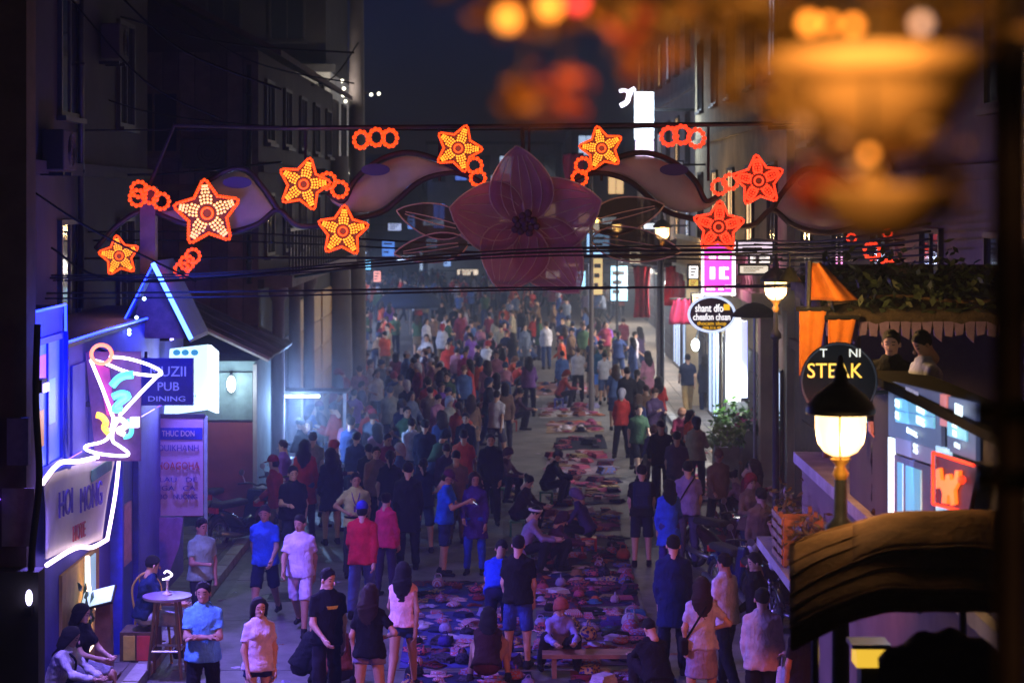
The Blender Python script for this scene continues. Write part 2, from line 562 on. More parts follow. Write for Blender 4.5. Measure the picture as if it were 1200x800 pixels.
PL_GREY = mat('plaster_grey', (0.3, 0.29, 0.3), rough=0.9, noise=0.3, scale=1.2, bump=0.2)
PL_CREAM = mat('plaster_cream', (0.5, 0.42, 0.28), rough=0.9, noise=0.25, scale=1.2, bump=0.2)
PL_OCHRE = mat('plaster_ochre', (0.5, 0.33, 0.14), rough=0.9, noise=0.25, scale=1.2, bump=0.2)
PL_MAUVE = mat('plaster_mauve', (0.15, 0.115, 0.125), rough=0.9, noise=0.35, scale=1.2, bump=0.2)
PL_DARK = mat('plaster_soot', (0.04, 0.034, 0.034), rough=0.9, noise=0.4, scale=0.9, bump=0.25)
PL_BROWN = mat('plaster_brown', (0.13, 0.09, 0.07), rough=0.9, noise=0.35, scale=1.0, bump=0.25)
PL_WHITE = mat('plaster_white', (0.6, 0.58, 0.55), rough=0.85, noise=0.2, scale=1.4, bump=0.2)

# --- left, tall dark house behind the bar
house('town_house', 'tall sooty unlit house rising behind the neon bar', -16, -6.5, 19, 36.5, 13.0, PL_DARK, 'x', storeys=4, ny=4, nfront=0, lit=0.0, shops=False, seed=3)
# --- left, old timber-fronted house beyond the bar
old = house('timber_house', 'old house with weathered board gable wall beyond the lean-to', -10.5, -4.9, 39.5, 56.0, 8.9, PL_DARK, 'x', storeys=3, ny=5, lit=0.0, shops=False, seed=4, roof='pitch',
            roofm=mat('roof_tile_dark', (0.07, 0.045, 0.04), rough=0.9, noise=0.4, scale=3), z_first=4.4)
BOARD = [mat('old_board_%d' % i, (0.07 + 0.03 * i, 0.05 + 0.02 * i, 0.05 + 0.02 * i), rough=0.85, noise=0.45, scale=2.5, bump=0.4) for i in range(3)]
for i in range(18):                      # vertical boards of the end wall
    x = -10.45 + i * 0.31
    for (za, zb) in ((3.6, 6.2), (6.32, 8.85)):
        b = MB(); b.bb(x + 0.01, x + 0.295, 39.5 - 0.03 - rng.random() * 0.02, 39.498, za, zb)
        b.build('board', BOARD[(i * 2 + int(za)) % 3], old)
for z in (3.5, 6.26):
    MB().bb(-10.5, -4.85, 39.4, 39.46, z - 0.07, z + 0.05).build('rail', M_WOODD, old)
window_on(old, (-6.9, 39.44, 7.5), 0.9, 1.1, '-y', M_GLASS, M_WOODD, bars=1)
window_on(old, (-8.8, 39.44, 7.5), 0.9, 1.1, '-y', M_GLASS, M_WOODD, bars=1)
for k, (ya, yb) in enumerate(((40.2, 42.6), (43.2, 45.4))):          # pale wall bays between columns
    window_on(old, (-4.9, (ya + yb) / 2, 1.7), yb - ya - 0.4, 2.6, 'x', M_GLASS, M_FRAME, sill=False, bars=2, name='shop_window')
M_YDOOR = mat('yellow_door', (0.42, 0.24, 0.07), rough=0.6, noise=0.2, scale=2)
for k, (ya, yb) in enumerate(((46.4, 49.0), (49.3, 52.0), (52.4, 55.2))):
    shutter_on(old, -4.898, ya, yb, 0.2, 3.7, 1, M_YDOOR)
for y in (39.9, 42.9, 45.9):
    c = MB(); c.lathe([(0.2, 0), (0.2, 0.35), (0.13, 0.45), (0.12, 3.9), (0.19, 4.05), (0.19, 4.2)], (-4.55, y, 0.12), 12)
    c.build('column', PL_MAUVE, old, smooth=True)
MB().bb(-4.9, -4.25, 39.6, 56.1, 4.32, 4.55).build('balcony_slab', PL_MAUVE, old)
for k in range(28):
    y = 39.8 + k * 0.6
    MB().bb(-4.34, -4.3, y - 0.02, y + 0.02, 4.55, 5.4).build('baluster', M_BLACK, old)
MB().bb(-4.36, -4.28, 39.6, 56.1, 5.4, 5.46).build('handrail', M_BLACK, old)

# --- left, pale house further down, its corner lit
pale_ = house('pale_house', 'pale grey corner house with dark window stripe beside utility poles', -11, -5.1, 57.5, 66, 9.6, PL_WHITE, 'x', storeys=3, ny=3, nfront=3, lit=0.15, seed=6)
MB().bb(-15.5, -5.3, 58.3, 66.0, 9.84, 16.4).build('upper_storey', PL_DARK, pale_)
for zc in (11.2, 13.6):
    for xc in (-6.4, -8.2, -10.0, -12.0): window_on(pale_, (xc, 58.3, zc), 0.9, 1.2, '-y', M_GLASS, M_FRAME)
house('town_house', 'narrow house with cool lit shop beyond the pale corner house', -15, -7.0, 66.6, 84, 8.0, PL_GREY, 'x', storeys=3, ny=4, nfront=2, lit=0.3, seed=7, lits=[M_LITB, M_LITC])
house('town_house', 'long low house with blue shop windows behind the far crowd', -18, -8.2, 84.5, 118, 7.5, PL_MAUVE, 'x', storeys=2, ny=7, nfront=3, lit=0.4, seed=8, lits=[M_LITB, M_LITC])
# --- houses closing the end of the street
house('end_house', 'broad dark house with small blue lights closing the street end', -24, -6.5, 142, 156, 9.0, PL_DARK, 'x', storeys=3, ny=2, nfront=9, lit=0.8, seed=9, lits=[M_LITB, M_LITC, M_LITB])
house('end_house', 'lower dark house behind the big fabric flower at street end', -6.0, 3.5, 146, 158, 10.0, PL_GREY, 'x', storeys=3, ny=2, nfront=6, lit=0.6, seed=10, lits=[M_LITC, M_LITB, M_LITW])
house('end_house', 'grey house with lit windows where the street bends right', 4.0, 16, 138, 152, 11.0, PL_MAUVE, '-x', storeys=4, ny=3, nfront=6, lit=0.35, seed=12)
# --- right row
house('row_house', 'tall grey house carrying the bright white vertical sign', 6.6, 16, 84, 108, 14, PL_GREY, '-x', storeys=4, ny=5, nfront=2, lit=0.35, seed=13)
house('row_house', 'grey plastered house above the red hanging cloths', 5.9, 16, 62, 83.5, 13, PL_GREY, '-x', storeys=4, ny=5, nfront=1, lit=0.3, seed=14)
cream = house('row_house', 'cream house with yellow pillars beside the magenta sign', 5.5, 15, 41, 61.5, 11.5, PL_CREAM, '-x', storeys=3, ny=5, nfront=1, lit=0.3, seed=15, z_first=3.9)
for y in (41.4, 48.0, 59.0):
    c = MB(); c.bb(5.0, 5.35, y - 0.2, y + 0.2, 0.12, 3.7); c.bb(4.95, 5.4, y - 0.26, y + 0.26, 3.7, 3.9); c.bb(4.95, 5.4, y - 0.26, y + 0.26, 0.12, 0.4)
    c.build('pillar', PL_CREAM, cream)
MB().bb(4.8, 5.5, 41, 61.5, 3.92, 4.14).build('balcony_slab', PL_CREAM, cream)
for k in range(34):
    y = 41.3 + k * 0.6
    b = MB(); b.lathe([(0.05, 4.14), (0.03, 4.3), (0.07, 4.5), (0.03, 4.8), (0.05, 4.9)], (4.95, y, 0), 8)
    b.build('baluster', PL_CREAM, cream, smooth=True)
MB().bb(4.86, 5.04, 41, 61.5, 4.9, 5.0).build('handrail', PL_CREAM, cream)
brown = house('row_house', 'dark brown shuttered house behind the parked motorbikes', 5.6, 14, 21.5, 40.6, 9.5, PL_BROWN, '-x', storeys=3, ny=5, nfront=0, lit=0.0, seed=16, shops=False)
for k in range(5):
    shutter_on(brown, 5.598, 22.2 + k * 3.6, 25.0 + k * 3.6, 0.2, 2.9, -1, M_WOODD)

# lean-to shop with corrugated roof on the left
lean = empty('lean_to_shop', (-5.4, 37.5, 0), 'lean-to shop with corrugated roof, teal and red wall under a bright lamp', 'shop')
MB().bb(-7.2, -4.62, 37.0, 39.2, 0.1, 3.1).build('wall', mat('teal_wall', (0.16, 0.24, 0.25), rough=0.8, noise=0.3, scale=1.5), lean)
MB().bb(-5.95, -4.64, 36.93, 36.998, 0.3, 2.0).build('door', mat('red_door', (0.16, 0.03, 0.03), rough=0.6, noise=0.25, scale=2), lean)
for (xa, xb) in ((-5.99, -5.93), (-4.67, -4.6)):
    MB().bb(xa, xb, 36.9, 36.998, 0.12, 3.05).build('door_frame', PL_GREY, lean)
MB().bb(-5.92, -4.68, 36.92, 36.998, 2.05, 2.9).build('panel', mat('teal_panel', (0.12, 0.18, 0.18), rough=0.6), lean)
M_CORR = mat('corrugated_iron', (0.2, 0.2, 0.21), rough=0.5, noise=0.5, scale=2.5, metal=0.5)
for i in range(6):                                # each corrugated sheet of the roof
    ya = 36.3 + i * 0.62
    s = MB()
    s.grid(lambda u, v, ya=ya: (-7.3 + 3.0 * v, ya + 0.66 * u, 4.62 - 1.42 * v + 0.03 * math.cos(u * 2 * math.pi * 6) + 0.01 * (i % 2)), 24, 4)
    o = s.build('roof_sheet', M_CORR, lean, smooth=True); solidify(o, 0.01)
MB().tube([(-7.3, 36.28, 4.6), (-4.3, 36.28, 3.18)], 0.05, 6).build('barge_board', mat('pale_trim', (0.45, 0.43, 0.45), rough=0.7), lean)
# ================================================================ PEOPLE
def seg(a, b, r1, r2, sq=None, cut=False, k=0.03):
    return dict(a=np.array(a, float), b=np.array(b, float), r1=r1, r2=r2, sq=sq, cut=cut, k=k)

def nets(prims, h, wr=0.0, seed=0, extra=None):
    """a smooth closed surface round tapered capsules (surface nets on a distance grid)"""
    lo = np.min([np.minimum(p['a'], p['b']) - 1.6 * max(p['r1'], p['r2']) for p in prims], axis=0) - 2 * h
    hi = np.max([np.maximum(p['a'], p['b']) + 1.6 * max(p['r1'], p['r2']) for p in prims], axis=0) + 2 * h
    n = np.ceil((hi - lo) / h).astype(int) + 1
    D = np.full(n, 9.0, np.float32)
    ax = [lo[i] + h * np.arange(n[i]) for i in range(3)]
    for p in prims:
        m = 1.6 * max(p['r1'], p['r2']) + 0.06
        l2 = np.minimum(p['a'], p['b']) - m; h2 = np.maximum(p['a'], p['b']) + m
        sl = []
        for i in range(3):
            i0 = max(0, int((l2[i] - lo[i]) / h)); i1 = min(n[i], int((h2[i] - lo[i]) / h) + 2)
            sl.append(slice(i0, i1))
        X, Y, Z = np.meshgrid(ax[0][sl[0]], ax[1][sl[1]], ax[2][sl[2]], indexing='ij')
        Q = np.stack([X, Y, Z], -1)
        pa = Q - p['a']; ba = p['b'] - p['a']
        L = max(float(ba @ ba), 1e-9)
        t = np.clip((pa @ ba) / L, 0, 1)
        d = pa - t[..., None] * ba
        if p['sq'] is not None:
            nn, kk = p['sq']; nn = np.array(nn, float)
            d = d + (d @ nn)[..., None] * nn * (kk - 1)
        dist = np.sqrt((d * d).sum(-1)) - (p['r1'] + (p['r2'] - p['r1']) * t)
        if p['cut']:
            dist = np.maximum(dist, ((Q - p['b']) @ ba) / math.sqrt(L))
        if wr:
            dist = dist + wr * (np.sin(X * 31 + 9 * np.sin(Z * 13 + seed)) * np.sin(Z * 27 + seed * 1.7 + 6 * X) + 0.6 * np.sin(Y * 37 + Z * 19 + seed))
        old = D[sl[0], sl[1], sl[2]]
        k = p['k']
        hh = np.clip(0.5 + 0.5 * (old - dist) / k, 0, 1)
        D[sl[0], sl[1], sl[2]] = np.where(old > 5, dist, old * (1 - hh) + dist * hh - k * hh * (1 - hh))
    if extra is not None:
        X, Y, Z = np.meshgrid(ax[0], ax[1], ax[2], indexing='ij')
        D = extra(D, X, Y, Z)
    D[0] = D[-1] = 9; D[:, 0] = D[:, -1] = 9; D[:, :, 0] = D[:, :, -1] = 9
    s = D < 0
    c = np.zeros(n - 1, int)
    for dx in (0, 1):
        for dy in (0, 1):
            for dz in (0, 1):
                c += s[dx:n[0] - 1 + dx, dy:n[1] - 1 + dy, dz:n[2] - 1 + dz]
    I, J, K = np.nonzero((c > 0) & (c < 8))
    pos = np.zeros((len(I), 3)); cnt = np.zeros(len(I))
    for a in range(3):
        e = [0, 0, 0]; e[a] = 1
        o1, o2 = [(1, 2), (0, 2), (0, 1)][a]
        for u in (0, 1):
            for v in (0, 1):
                st = [0, 0, 0]; st[o1] = u; st[o2] = v
                d0 = D[I + st[0], J + st[1], K + st[2]]; d1 = D[I + st[0] + e[0], J + st[1] + e[1], K + st[2] + e[2]]
                cr = (d0 < 0) != (d1 < 0)
                t = np.where(cr, d0 / np.where(cr, d0 - d1, 1), 0)
                for ax_i in range(3):
                    pos[:, ax_i] += np.where(cr, st[ax_i] + e[ax_i] * t, 0)
                cnt += cr
    pos = pos / np.maximum(cnt, 1)[:, None]
    V = lo + h * (np.stack([I, J, K], -1) + pos)
    idx = np.full(n - 1, -1, int); idx[I, J, K] = np.arange(len(I))
    faces = []
    for a in range(3):
        o1, o2 = [(1, 2), (2, 0), (0, 1)][a]
        A = [slice(None)] * 3; B = [slice(None)] * 3
        A[a] = slice(0, n[a] - 1); B[a] = slice(1, n[a])
        ch = s[tuple(A)] != s[tuple(B)]
        ii = np.array(np.nonzero(ch))
        ok = (ii[o1] > 0) & (ii[o2] > 0) & (ii[o1] < n[o1] - 1) & (ii[o2] < n[o2] - 1)
        ii = ii[:, ok]
        flip = s[tuple(A)][tuple(ii)]
        def at(u, v):
            q = [x.copy() for x in ii]; q[o1] = q[o1] - u; q[o2] = q[o2] - v
            return idx[tuple(q)]
        quad = np.stack([at(1, 1), at(0, 1), at(0, 0), at(1, 0)], -1)
        quad[~flip] = quad[~flip][:, ::-1]
        faces.append(quad)
    Fq = np.concatenate(faces)
    Fq = Fq[(Fq >= 0).all(1)]
    return V, Fq

def np_mesh(name, V, Fq, mi=None):
    me = bpy.data.meshes.new(name)
    me.vertices.add(len(V)); me.vertices.foreach_set('co', np.asarray(V, np.float32).ravel())
    me.loops.add(Fq.size); me.loops.foreach_set('vertex_index', Fq.ravel().astype(np.int32))
    me.polygons.add(len(Fq)); me.polygons.foreach_set('loop_start', np.arange(0, Fq.size, 4, dtype=np.int32))
    if mi is not None: me.polygons.foreach_set('material_index', mi.astype(np.int32))
    me.polygons.foreach_set('use_smooth', np.ones(len(Fq), bool))
    me.update(calc_edges=True); me.validate()
    return me

def make_head(h):
    """head in its own frame: centre at 0, looking -y"""
    pr = [seg((0, 0.012, 0.03), (0, 0.012, 0.031), 0.088, 0.088, ((1, 0, 0), 1.16)),
          seg((0, -0.018, -0.05), (0, -0.03, -0.075), 0.062, 0.045, ((1, 0, 0), 1.05)),
          seg((0, -0.095, -0.005), (0, -0.104, -0.03), 0.008, 0.014, k=0.012),
          seg((-0.078, 0.012, 0.0), (-0.08, 0.016, -0.03), 0.016, 0.011, k=0.008),
          seg((0.078, 0.012, 0.0), (0.08, 0.016, -0.03), 0.016, 0.011, k=0.008),
          seg((0, 0.02, -0.05), (0, 0.035, -0.16), 0.052, 0.056)]
    def sockets(D, X, Y, Z):
        for sx in (-1, 1):
            e = np.sqrt((X - sx * 0.032) ** 2 + (Y + 0.098) ** 2 + (Z - 0.004) ** 2) - 0.018
            D = np.maximum(D, -e)
        return D
    V, Fq = nets(pr, h, extra=sockets)
    C = V[Fq].mean(1)
    mi = np.zeros(len(Fq), int)
    front = C[:, 1] < -0.055
    for sx in (-1, 1):
        mi[front & (np.abs(C[:, 0] - sx * 0.032) < 0.012) & (np.abs(C[:, 2] - 0.0) < 0.0055)] = 1
        mi[front & (np.abs(C[:, 0] - sx * 0.033) < 0.017) & (np.abs(C[:, 2] - 0.026) < 0.0045)] = 1
    mi[front & (np.abs(C[:, 0]) < 0.021) & (np.abs(C[:, 2] + 0.062) < 0.0065)] = 2
    return V, Fq, mi

HEADS = {}
def D3(t, b, s):
    return np.array((math.sin(b) * s, -math.sin(t) * math.cos(b), -math.cos(t) * math.cos(b)))

POSES = {
    # lean, legs (flex, knee, abduct) x2, arms (flex, abduct, elbow, inward) x2, head (pitch, yaw)
    'stand': (2, (3, 3, 3), (-3, 2, 3), (4, 8, 14, 6), (2, 8, 12, 6), (4, 0)),
    'stand2': (3, (6, 8, 4), (-2, 1, 2), (12, 10, 40, 15), (0, 8, 10, 4), (8, 25)),
    'walk': (4, (24, 10, 1), (-16, 22, 1), (-20, 8, 16, 4), (22, 8, 28, 6), (3, 0)),
    'walk2': (5, (-14, 26, 1), (20, 8, 1), (20, 10, 30, 8), (-16, 8, 14, 4), (6, -18)),
    'cross': (0, (2, 2, 3), (-2, 2, 4), (28, 4, 72, 62), (24, 4, 78, 66), (2, -12)),
    'phone': (5, (3, 4, 3), (-4, 4, 3), (28, 6, 85, 22), (24, 6, 80, 22), (26, 0)),
    'carry': (3, (14, 8, 2), (-10, 14, 2), (18, 10, 75, 20), (2, 10, 10, 4), (6, 10)),
    'hips': (0, (3, 2, 5), (-3, 2, 5), (-14, 38, 70, 50), (-6, 10, 12, 4), (4, 15)),
    'out': (14, (10, 8, 4), (-12, 10, 4), (14, 62, 24, -20), (20, 14, 30, 6), (14, 0)),
    'bend': (48, (16, 12, 4), (2, 10, 4), (38, 8, 20, 10), (32, 8, 30, 14), (30, 0)),
    'sit': (10, (86, 84, 8), (80, 78, 8), (34, 6, 42, 24), (30, 6, 48, 24), (8, 20)),
    'sitlean': (28, (86, 84, 6), (90, 88, 6), (46, 4, 30, 26), (44, 4, 34, 24), (10, 15)),
    'low': (24, (104, 116, 14), (98, 112, 12), (42, 10, 42, 18), (36, 8, 52, 22), (22, 0)),
    'squat': (30, (122, 140, 16), (116, 136, 14), (52, 8, 30, 14), (46, 8, 40, 20), (20, 10)),
}

def skeleton(pose):
    lean, LL, LR, AL, AR, hd = POSES[pose]
    l = R(lean)
    u = np.array((0, -math.sin(l), math.cos(l))); pel = np.zeros(3)
    J = dict(pel=pel, u=u, waist=pel + u * 0.14, chest=pel + u * 0.34, neck=pel + u * 0.50, top=pel + u * 0.46)
    zmin = 9
    for s, (a, kn, ab) in ((-1, LL), (1, LR)):
        hip = pel + np.array((0.088 * s, 0, -0.03))
        knee = hip + D3(R(a), R(ab), s) * 0.43
        ank = knee + D3(R(a - kn), R(ab * 0.5), s) * 0.41
        J['hip', s], J['knee', s], J['ank', s] = hip, knee, ank
        pit = max(-0.5, min(0.5, R(a - kn) * 0.5))
        J['toe', s] = ank + np.array((0.012 * s, -0.15, -0.045))
        J['heel', s] = ank + np.array((0, 0.035, -0.045))
        zmin = min(zmin, ank[2] - 0.08)
    for s, (a, ab, el, iw) in ((-1, AL), (1, AR)):
        sh = pel + u * 0.418 + np.array((0.16 * s, 0, 0))
        elb = sh + D3(R(a), R(ab), s) * 0.28
        t = R(a + el); c = R(iw)
        fd = np.array((-s * math.sin(c), -math.sin(t) * math.cos(c), -math.cos(t) * math.cos(c)))
        J['sh', s], J['elb', s], J['wr', s] = sh, elb, elb + fd * 0.245
        J['fd', s] = fd
    # head carried on the neck, half-way upright
    hl = l * 0.45
    hu = np.array((0, -math.sin(hl), math.cos(hl)))
    J['head'] = J['neck'] + hu * 0.135 + np.array((0, -0.012, 0))
    J['hrot'] = (hl + R(hd[0]), R(hd[1]))
    J['lift'] = -zmin
    return J

def shifted(J):
    d = np.array((0, 0, J['lift']))
    O = {}
    for k, v in J.items():
        if k in ('u', 'hrot', 'lift') or (isinstance(k, tuple) and k[0] == 'fd'):
            O[k] = v
        else:
            O[k] = v + d
    return O

PERSON_CACHE = {}
def person_meshes(pose, sleeve, lower, hair, sex, h, seed=0):
    key = (pose, sleeve, lower, hair, sex, h, seed)
    if key in PERSON_CACHE:
        return PERSON_CACHE[key]
    J = shifted(skeleton(pose))
    X1 = (1, 0, 0)
    fem = sex == 'f'
    wa, ch, hp = (0.098, 0.108, 0.118) if fem else (0.112, 0.124, 0.112)
    if sex == 'b': wa, ch, hp = 0.15, 0.142, 0.135
    sw = 0.86 if fem else 1.0
    u = J['u']
    def torso(inf, hem=None, k=0.03):
        low = J['pel'] - u * (0.02 if hem is None else hem)
        out = [seg(J['chest'], J['waist'], ch + inf, wa + inf, (X1, 0.74), k=k),
               seg(J['waist'], low, wa + inf, hp + inf * 2.4, (X1, 0.76), cut=hem is not None, k=k),
               seg(J['top'] + u * 0.015, J['sh', -1] * [sw, 1, 1], 0.052 + inf * 0.6, 0.043 + inf * 0.55, k=k), seg(J['top'] + u * 0.015, J['sh', 1] * [sw, 1, 1], 0.052 + inf * 0.6, 0.043 + inf * 0.55, k=k),
               seg(J['chest'], J['top'] + u * 0.02, ch + inf - 0.012, 0.055 + inf, (X1, 0.72), k=k)]
        if fem:
            for s in (-1, 1):
                c = J['chest'] + np.array((0.062 * s, 0, 0)) + np.array((0, -u[2], u[1])) * (0.062 + inf * 0.6)
                out.append(seg(c, c + 1e-3, 0.058 + inf * 0.4, 0.058 + inf * 0.4, k=k))
        return out
    sc = 0.88 if fem else 1.0
    body = torso(0.0)
    body.append(seg(J['hip', -1] * [0.8, 1, 1], J['hip', 1] * [0.8, 1, 1], hp * 0.82, hp * 0.82, k=0.03))
    body.append(seg(J['neck'] - u * 0.05, J['head'] - np.array((0, -0.02, 0.05)), 0.058, 0.052))
    near = h < 0.0235
    for s in (-1, 1):
        body += [seg(J['hip', s], J['knee', s], 0.084, 0.057), seg(J['knee', s], J['ank', s], 0.06, 0.037),
                 seg(J['heel', s], J['toe', s], 0.034, 0.03, ((0, 0, 1), 1.15)),
                 seg(J['sh', s] * [sw, 1, 1], J['elb', s], 0.046 * sc, 0.038 * sc), seg(J['elb', s], J['wr', s], 0.041 * sc, 0.027 * sc),
                 seg(J['wr', s], J['wr', s] + J['fd', s] * 0.085, 0.028, 0.036, k=0.02)]
    V, Fq = nets(body, h * 1.12)
    mi = np.zeros(len(Fq), int)
    # head: same mesh, neck rooted inside the trunk
    hk = 0.0095 if near else (0.014 if h < 0.03 else 0.021 if h < 0.045 else 0.034)
    if hk not in HEADS: HEADS[hk] = make_head(hk)
    HV, HF, HM = HEADS[hk]
    pit, yaw = J['hrot']
    Rm = np.array(Matrix.Rotation(yaw, 3, 'Z') @ Matrix.Rotation(pit, 3, 'X'))
    hv = HV @ Rm.T + J['head']
    Fq = np.concatenate([Fq, HF + len(V)]); V = np.concatenate([V, hv]); mi = np.concatenate([mi, HM])
    if near:     # five bent fingers on each palm
        fb = MB()
        for s in (-1, 1):
            fd = Vector(J['fd', s]); side = Vector((0, 1, 0)).cross(fd)
            side = side.normalized() if side.length > 0.3 else Vector((0, 0, 1)).cross(fd).normalized()
            nrm = fd.cross(side).normalized() * (-s)
            if nrm.x * s > 0: nrm = -nrm
            fwd = Vector((0, -1, 0)); lat = fwd - fd * fwd.dot(fd)
            lat = lat.normalized() if lat.length > 0.2 else Vector((0, 0, 1))
            inn = fd.cross(lat).normalized()
            if inn.x * s > 0: inn = -inn
            base = Vector(J['wr', s]) + fd * 0.085
            for q, ln in enumerate((0.066, 0.075, 0.07, 0.055)):
                b0 = base + lat * (0.027 - q * 0.018)
                p1 = b0 + fd * ln * 0.55 + inn * 0.006; p2 = b0 + fd * ln * 0.85 + inn * 0.022; p3 = b0 + fd * ln * 0.95 + inn * 0.036
                fb.tube([b0 - fd * 0.02, b0 + fd * 0.01, p1, p2, p3], [0.0095, 0.0095, 0.0085, 0.0078, 0.006], 5, caps=False)
            t0 = Vector(J['wr', s]) + fd * 0.035 + lat * 0.02
            fb.tube([t0, t0 + lat * 0.03 + fd * 0.03, t0 + lat * 0.034 + fd * 0.06 + inn * 0.012], [0.012, 0.011, 0.007], 5, caps=False)
        fv = np.array(fb.v); ff = np.array(fb.f)
        Fq = np.concatenate([Fq, ff + len(V)]); V = np.concatenate([V, fv]); mi = np.concatenate([mi, np.zeros(len(ff), int)])
    out = {'body': np_mesh('body', V, Fq, mi)}
    # --- top
    w = 0.006 if near else 0.005
    hem = {'crop': -0.06, 'tee': 0.1, 'none': 0.06, 'long': 0.13, 'coat': 0.34, 'polo': 0.11, 'short': 0.1}[sleeve]
    if pose in ('sit', 'sitlean', 'low', 'squat', 'bend'): hem = min(hem, 0.05)
    top = torso(0.02, hem, 0.025)
    for s in (-1, 1):
        sh = J['sh', s] * [sw, 1, 1]; el = J['elb', s]
        if sleeve in ('tee', 'crop', 'polo', 'short'):
            top.append(seg(sh, sh + (el - sh) * 0.7, 0.053 * sc, 0.06 * sc, cut=True, k=0.025))
        elif sleeve in ('long', 'coat'):
            top += [seg(sh, el, 0.055 * sc, 0.052 * sc, k=0.025), seg(el, J['wr', s], 0.057 * sc, 0.044 * sc, cut=True, k=0.025)]
    if sleeve in ('long', 'coat', 'polo'):
        top.append(seg(J['neck'] - u * 0.05, J['neck'] + u * 0.035, 0.078, 0.068, cut=True, k=0.02))
    out['shirt'] = np_mesh('shirt', *nets(top, h, w, seed))
    # --- bottom
    bt = [seg(J['pel'] + u * 0.08, J['pel'] - u * 0.02, wa + 0.004, hp + 0.01, (X1, 0.8)), seg(J['hip', -1] * [0.8, 1, 1], J['hip', 1] * [0.8, 1, 1], hp * 0.86 + 0.008, hp * 0.86 + 0.008)]
    if lower == 'skirt':
        mid = (J['knee', -1] + J['knee', 1]) / 2
        bt.append(seg(J['pel'], J['pel'] + (mid - J['pel']) * 0.95, hp + 0.02, hp + 0.055, (X1, 0.85), cut=True))
    else:
        for s in (-1, 1):
            hi_, kn, an = J['hip', s], J['knee', s], J['ank', s]
            if lower == 'shorts':
                bt.append(seg(hi_, hi_ + (kn - hi_) * 0.98, 0.092, 0.09, cut=True, k=0.02))
            elif lower == 'hot':
                bt.append(seg(hi_, hi_ + (kn - hi_) * 0.36, 0.094, 0.1, cut=True, k=0.02))
            else:
                wide = 0.012 if lower == 'trousers' else 0.004
                bt += [seg(hi_, kn, 0.09, 0.067 + wide, k=0.02), seg(kn, an + (kn - an) * 0.03, 0.067 + wide, 0.05 + wide, cut=True, k=0.02)]
    out['trousers' if lower not in ('skirt',) else 'skirt'] = np_mesh('trousers', *nets(bt, h, w, seed + 3))
    # --- shoes
    for q, s in enumerate((-1, 1)):
        sp = [seg(J['heel', s] + [0, 0, 0.004], J['toe', s] + [0, -0.01, 0], 0.041, 0.036, ((0, 0, 1), 1.1)), seg(J['ank', s] + [0, 0, 0.012], J['heel', s], 0.046, 0.04)]
        def sole(D, X, Y, Z, z0=min(J['heel', s][2], J['toe', s][2]) - 0.034):
            return np.maximum(D, z0 - Z)
        out['shoe', q] = np_mesh('shoe', *nets(sp, h, extra=sole))
    # --- hair
    hf = []
    c0 = np.zeros(3)
    def hp_(p): return Rm @ np.array(p, float) + J['head']
    fr = Rm @ np.array((0, -0.80, -0.60))
    cut_at = J['head'] + Rm @ np.array((0, -0.075, 0.078))
    hh = max(h * 0.6, 0.011)
    if hair == 'cap':
        hr = [seg(hp_((0, 0.008, 0.045)), hp_((0, 0.008, 0.047)), 0.103, 0.103, (Rm @ np.array(X1), 1.14))]
        fr2 = Rm @ np.array((0, -0.15, -1.0)); c2 = J['head'] + Rm @ np.array((0, 0, 0.03))
        V1, F1 = nets(hr, hh, extra=lambda D, X, Y, Z: np.maximum(D, (X - c2[0]) * fr2[0] + (Y - c2[1]) * fr2[1] + (Z - c2[2]) * fr2[2]))
        V2, F2 = nets([seg(hp_((0, -0.07, 0.04)), hp_((0, -0.125, 0.03)), 0.06, 0.055, (Rm @ np.array((0, 0, 1)), 5.0))], hh)
        out['cap'] = np_mesh('cap', np.concatenate([V1, V2]), np.concatenate([F1, F2 + len(V1)]))
        hr = [seg(hp_((0, 0.02, 0.0)), hp_((0, 0.02, 0.001)), 0.094, 0.094, (Rm @ np.array(X1), 1.13))]
        fr = Rm @ np.array((0, -0.95, -0.3)); cut_at = J['head'] + Rm @ np.array((0, 0.0, 0.0))
    elif hair == 'scarf':
        hr = [seg(hp_((0, 0.012, 0.042)), hp_((0, 0.022, 0.05)), 0.112, 0.106, (Rm @ np.array(X1), 1.08)), seg(hp_((0, 0.05, 0.0)), hp_((0, 0.06, -0.08)), 0.085, 0.07)]
        cut_at = J['head'] + Rm @ np.array((0, -0.072, 0.04))
    else:
        hr = [seg(hp_((0, 0.014, 0.036)), hp_((0, 0.016, 0.04)), 0.0965, 0.0945, (Rm @ np.array(X1), 1.13))]
        if hair == 'long':
            bk = J['neck'] + np.array((0, u[2], -u[1])) * 0.07
            hr += [seg(hp_((0, 0.05, 0.02)), bk, 0.085, 0.085, (X1, 0.85)), seg(bk, bk - u * 0.24, 0.08, 0.055, (X1, 0.62))]
            for s in (-1, 1): hr.append(seg(hp_((0.075 * s, 0.0, 0.02)), hp_((0.085 * s, 0.005, -0.17)), 0.034, 0.03))
            fr = Rm @ np.array((0, -0.93, -0.36)); cut_at = J['head'] + Rm @ np.array((0, -0.055, 0.05))
        elif hair == 'bob':
            hr += [seg(hp_((0, 0.04, 0.02)), hp_((0, 0.05, -0.13)), 0.095, 0.088, (X1, 0.9))]
            for s in (-1, 1): hr.append(seg(hp_((0.074 * s, 0.0, 0.02)), hp_((0.08 * s, 0.0, -0.12)), 0.034, 0.03))
            fr = Rm @ np.array((0, -0.93, -0.36)); cut_at = J['head'] + Rm @ np.array((0, -0.055, 0.05))
        elif hair == 'bun':
            hr += [seg(hp_((0, 0.1, 0.07)), hp_((0, 0.115, 0.08)), 0.045, 0.042)]
        elif hair == 'tail':
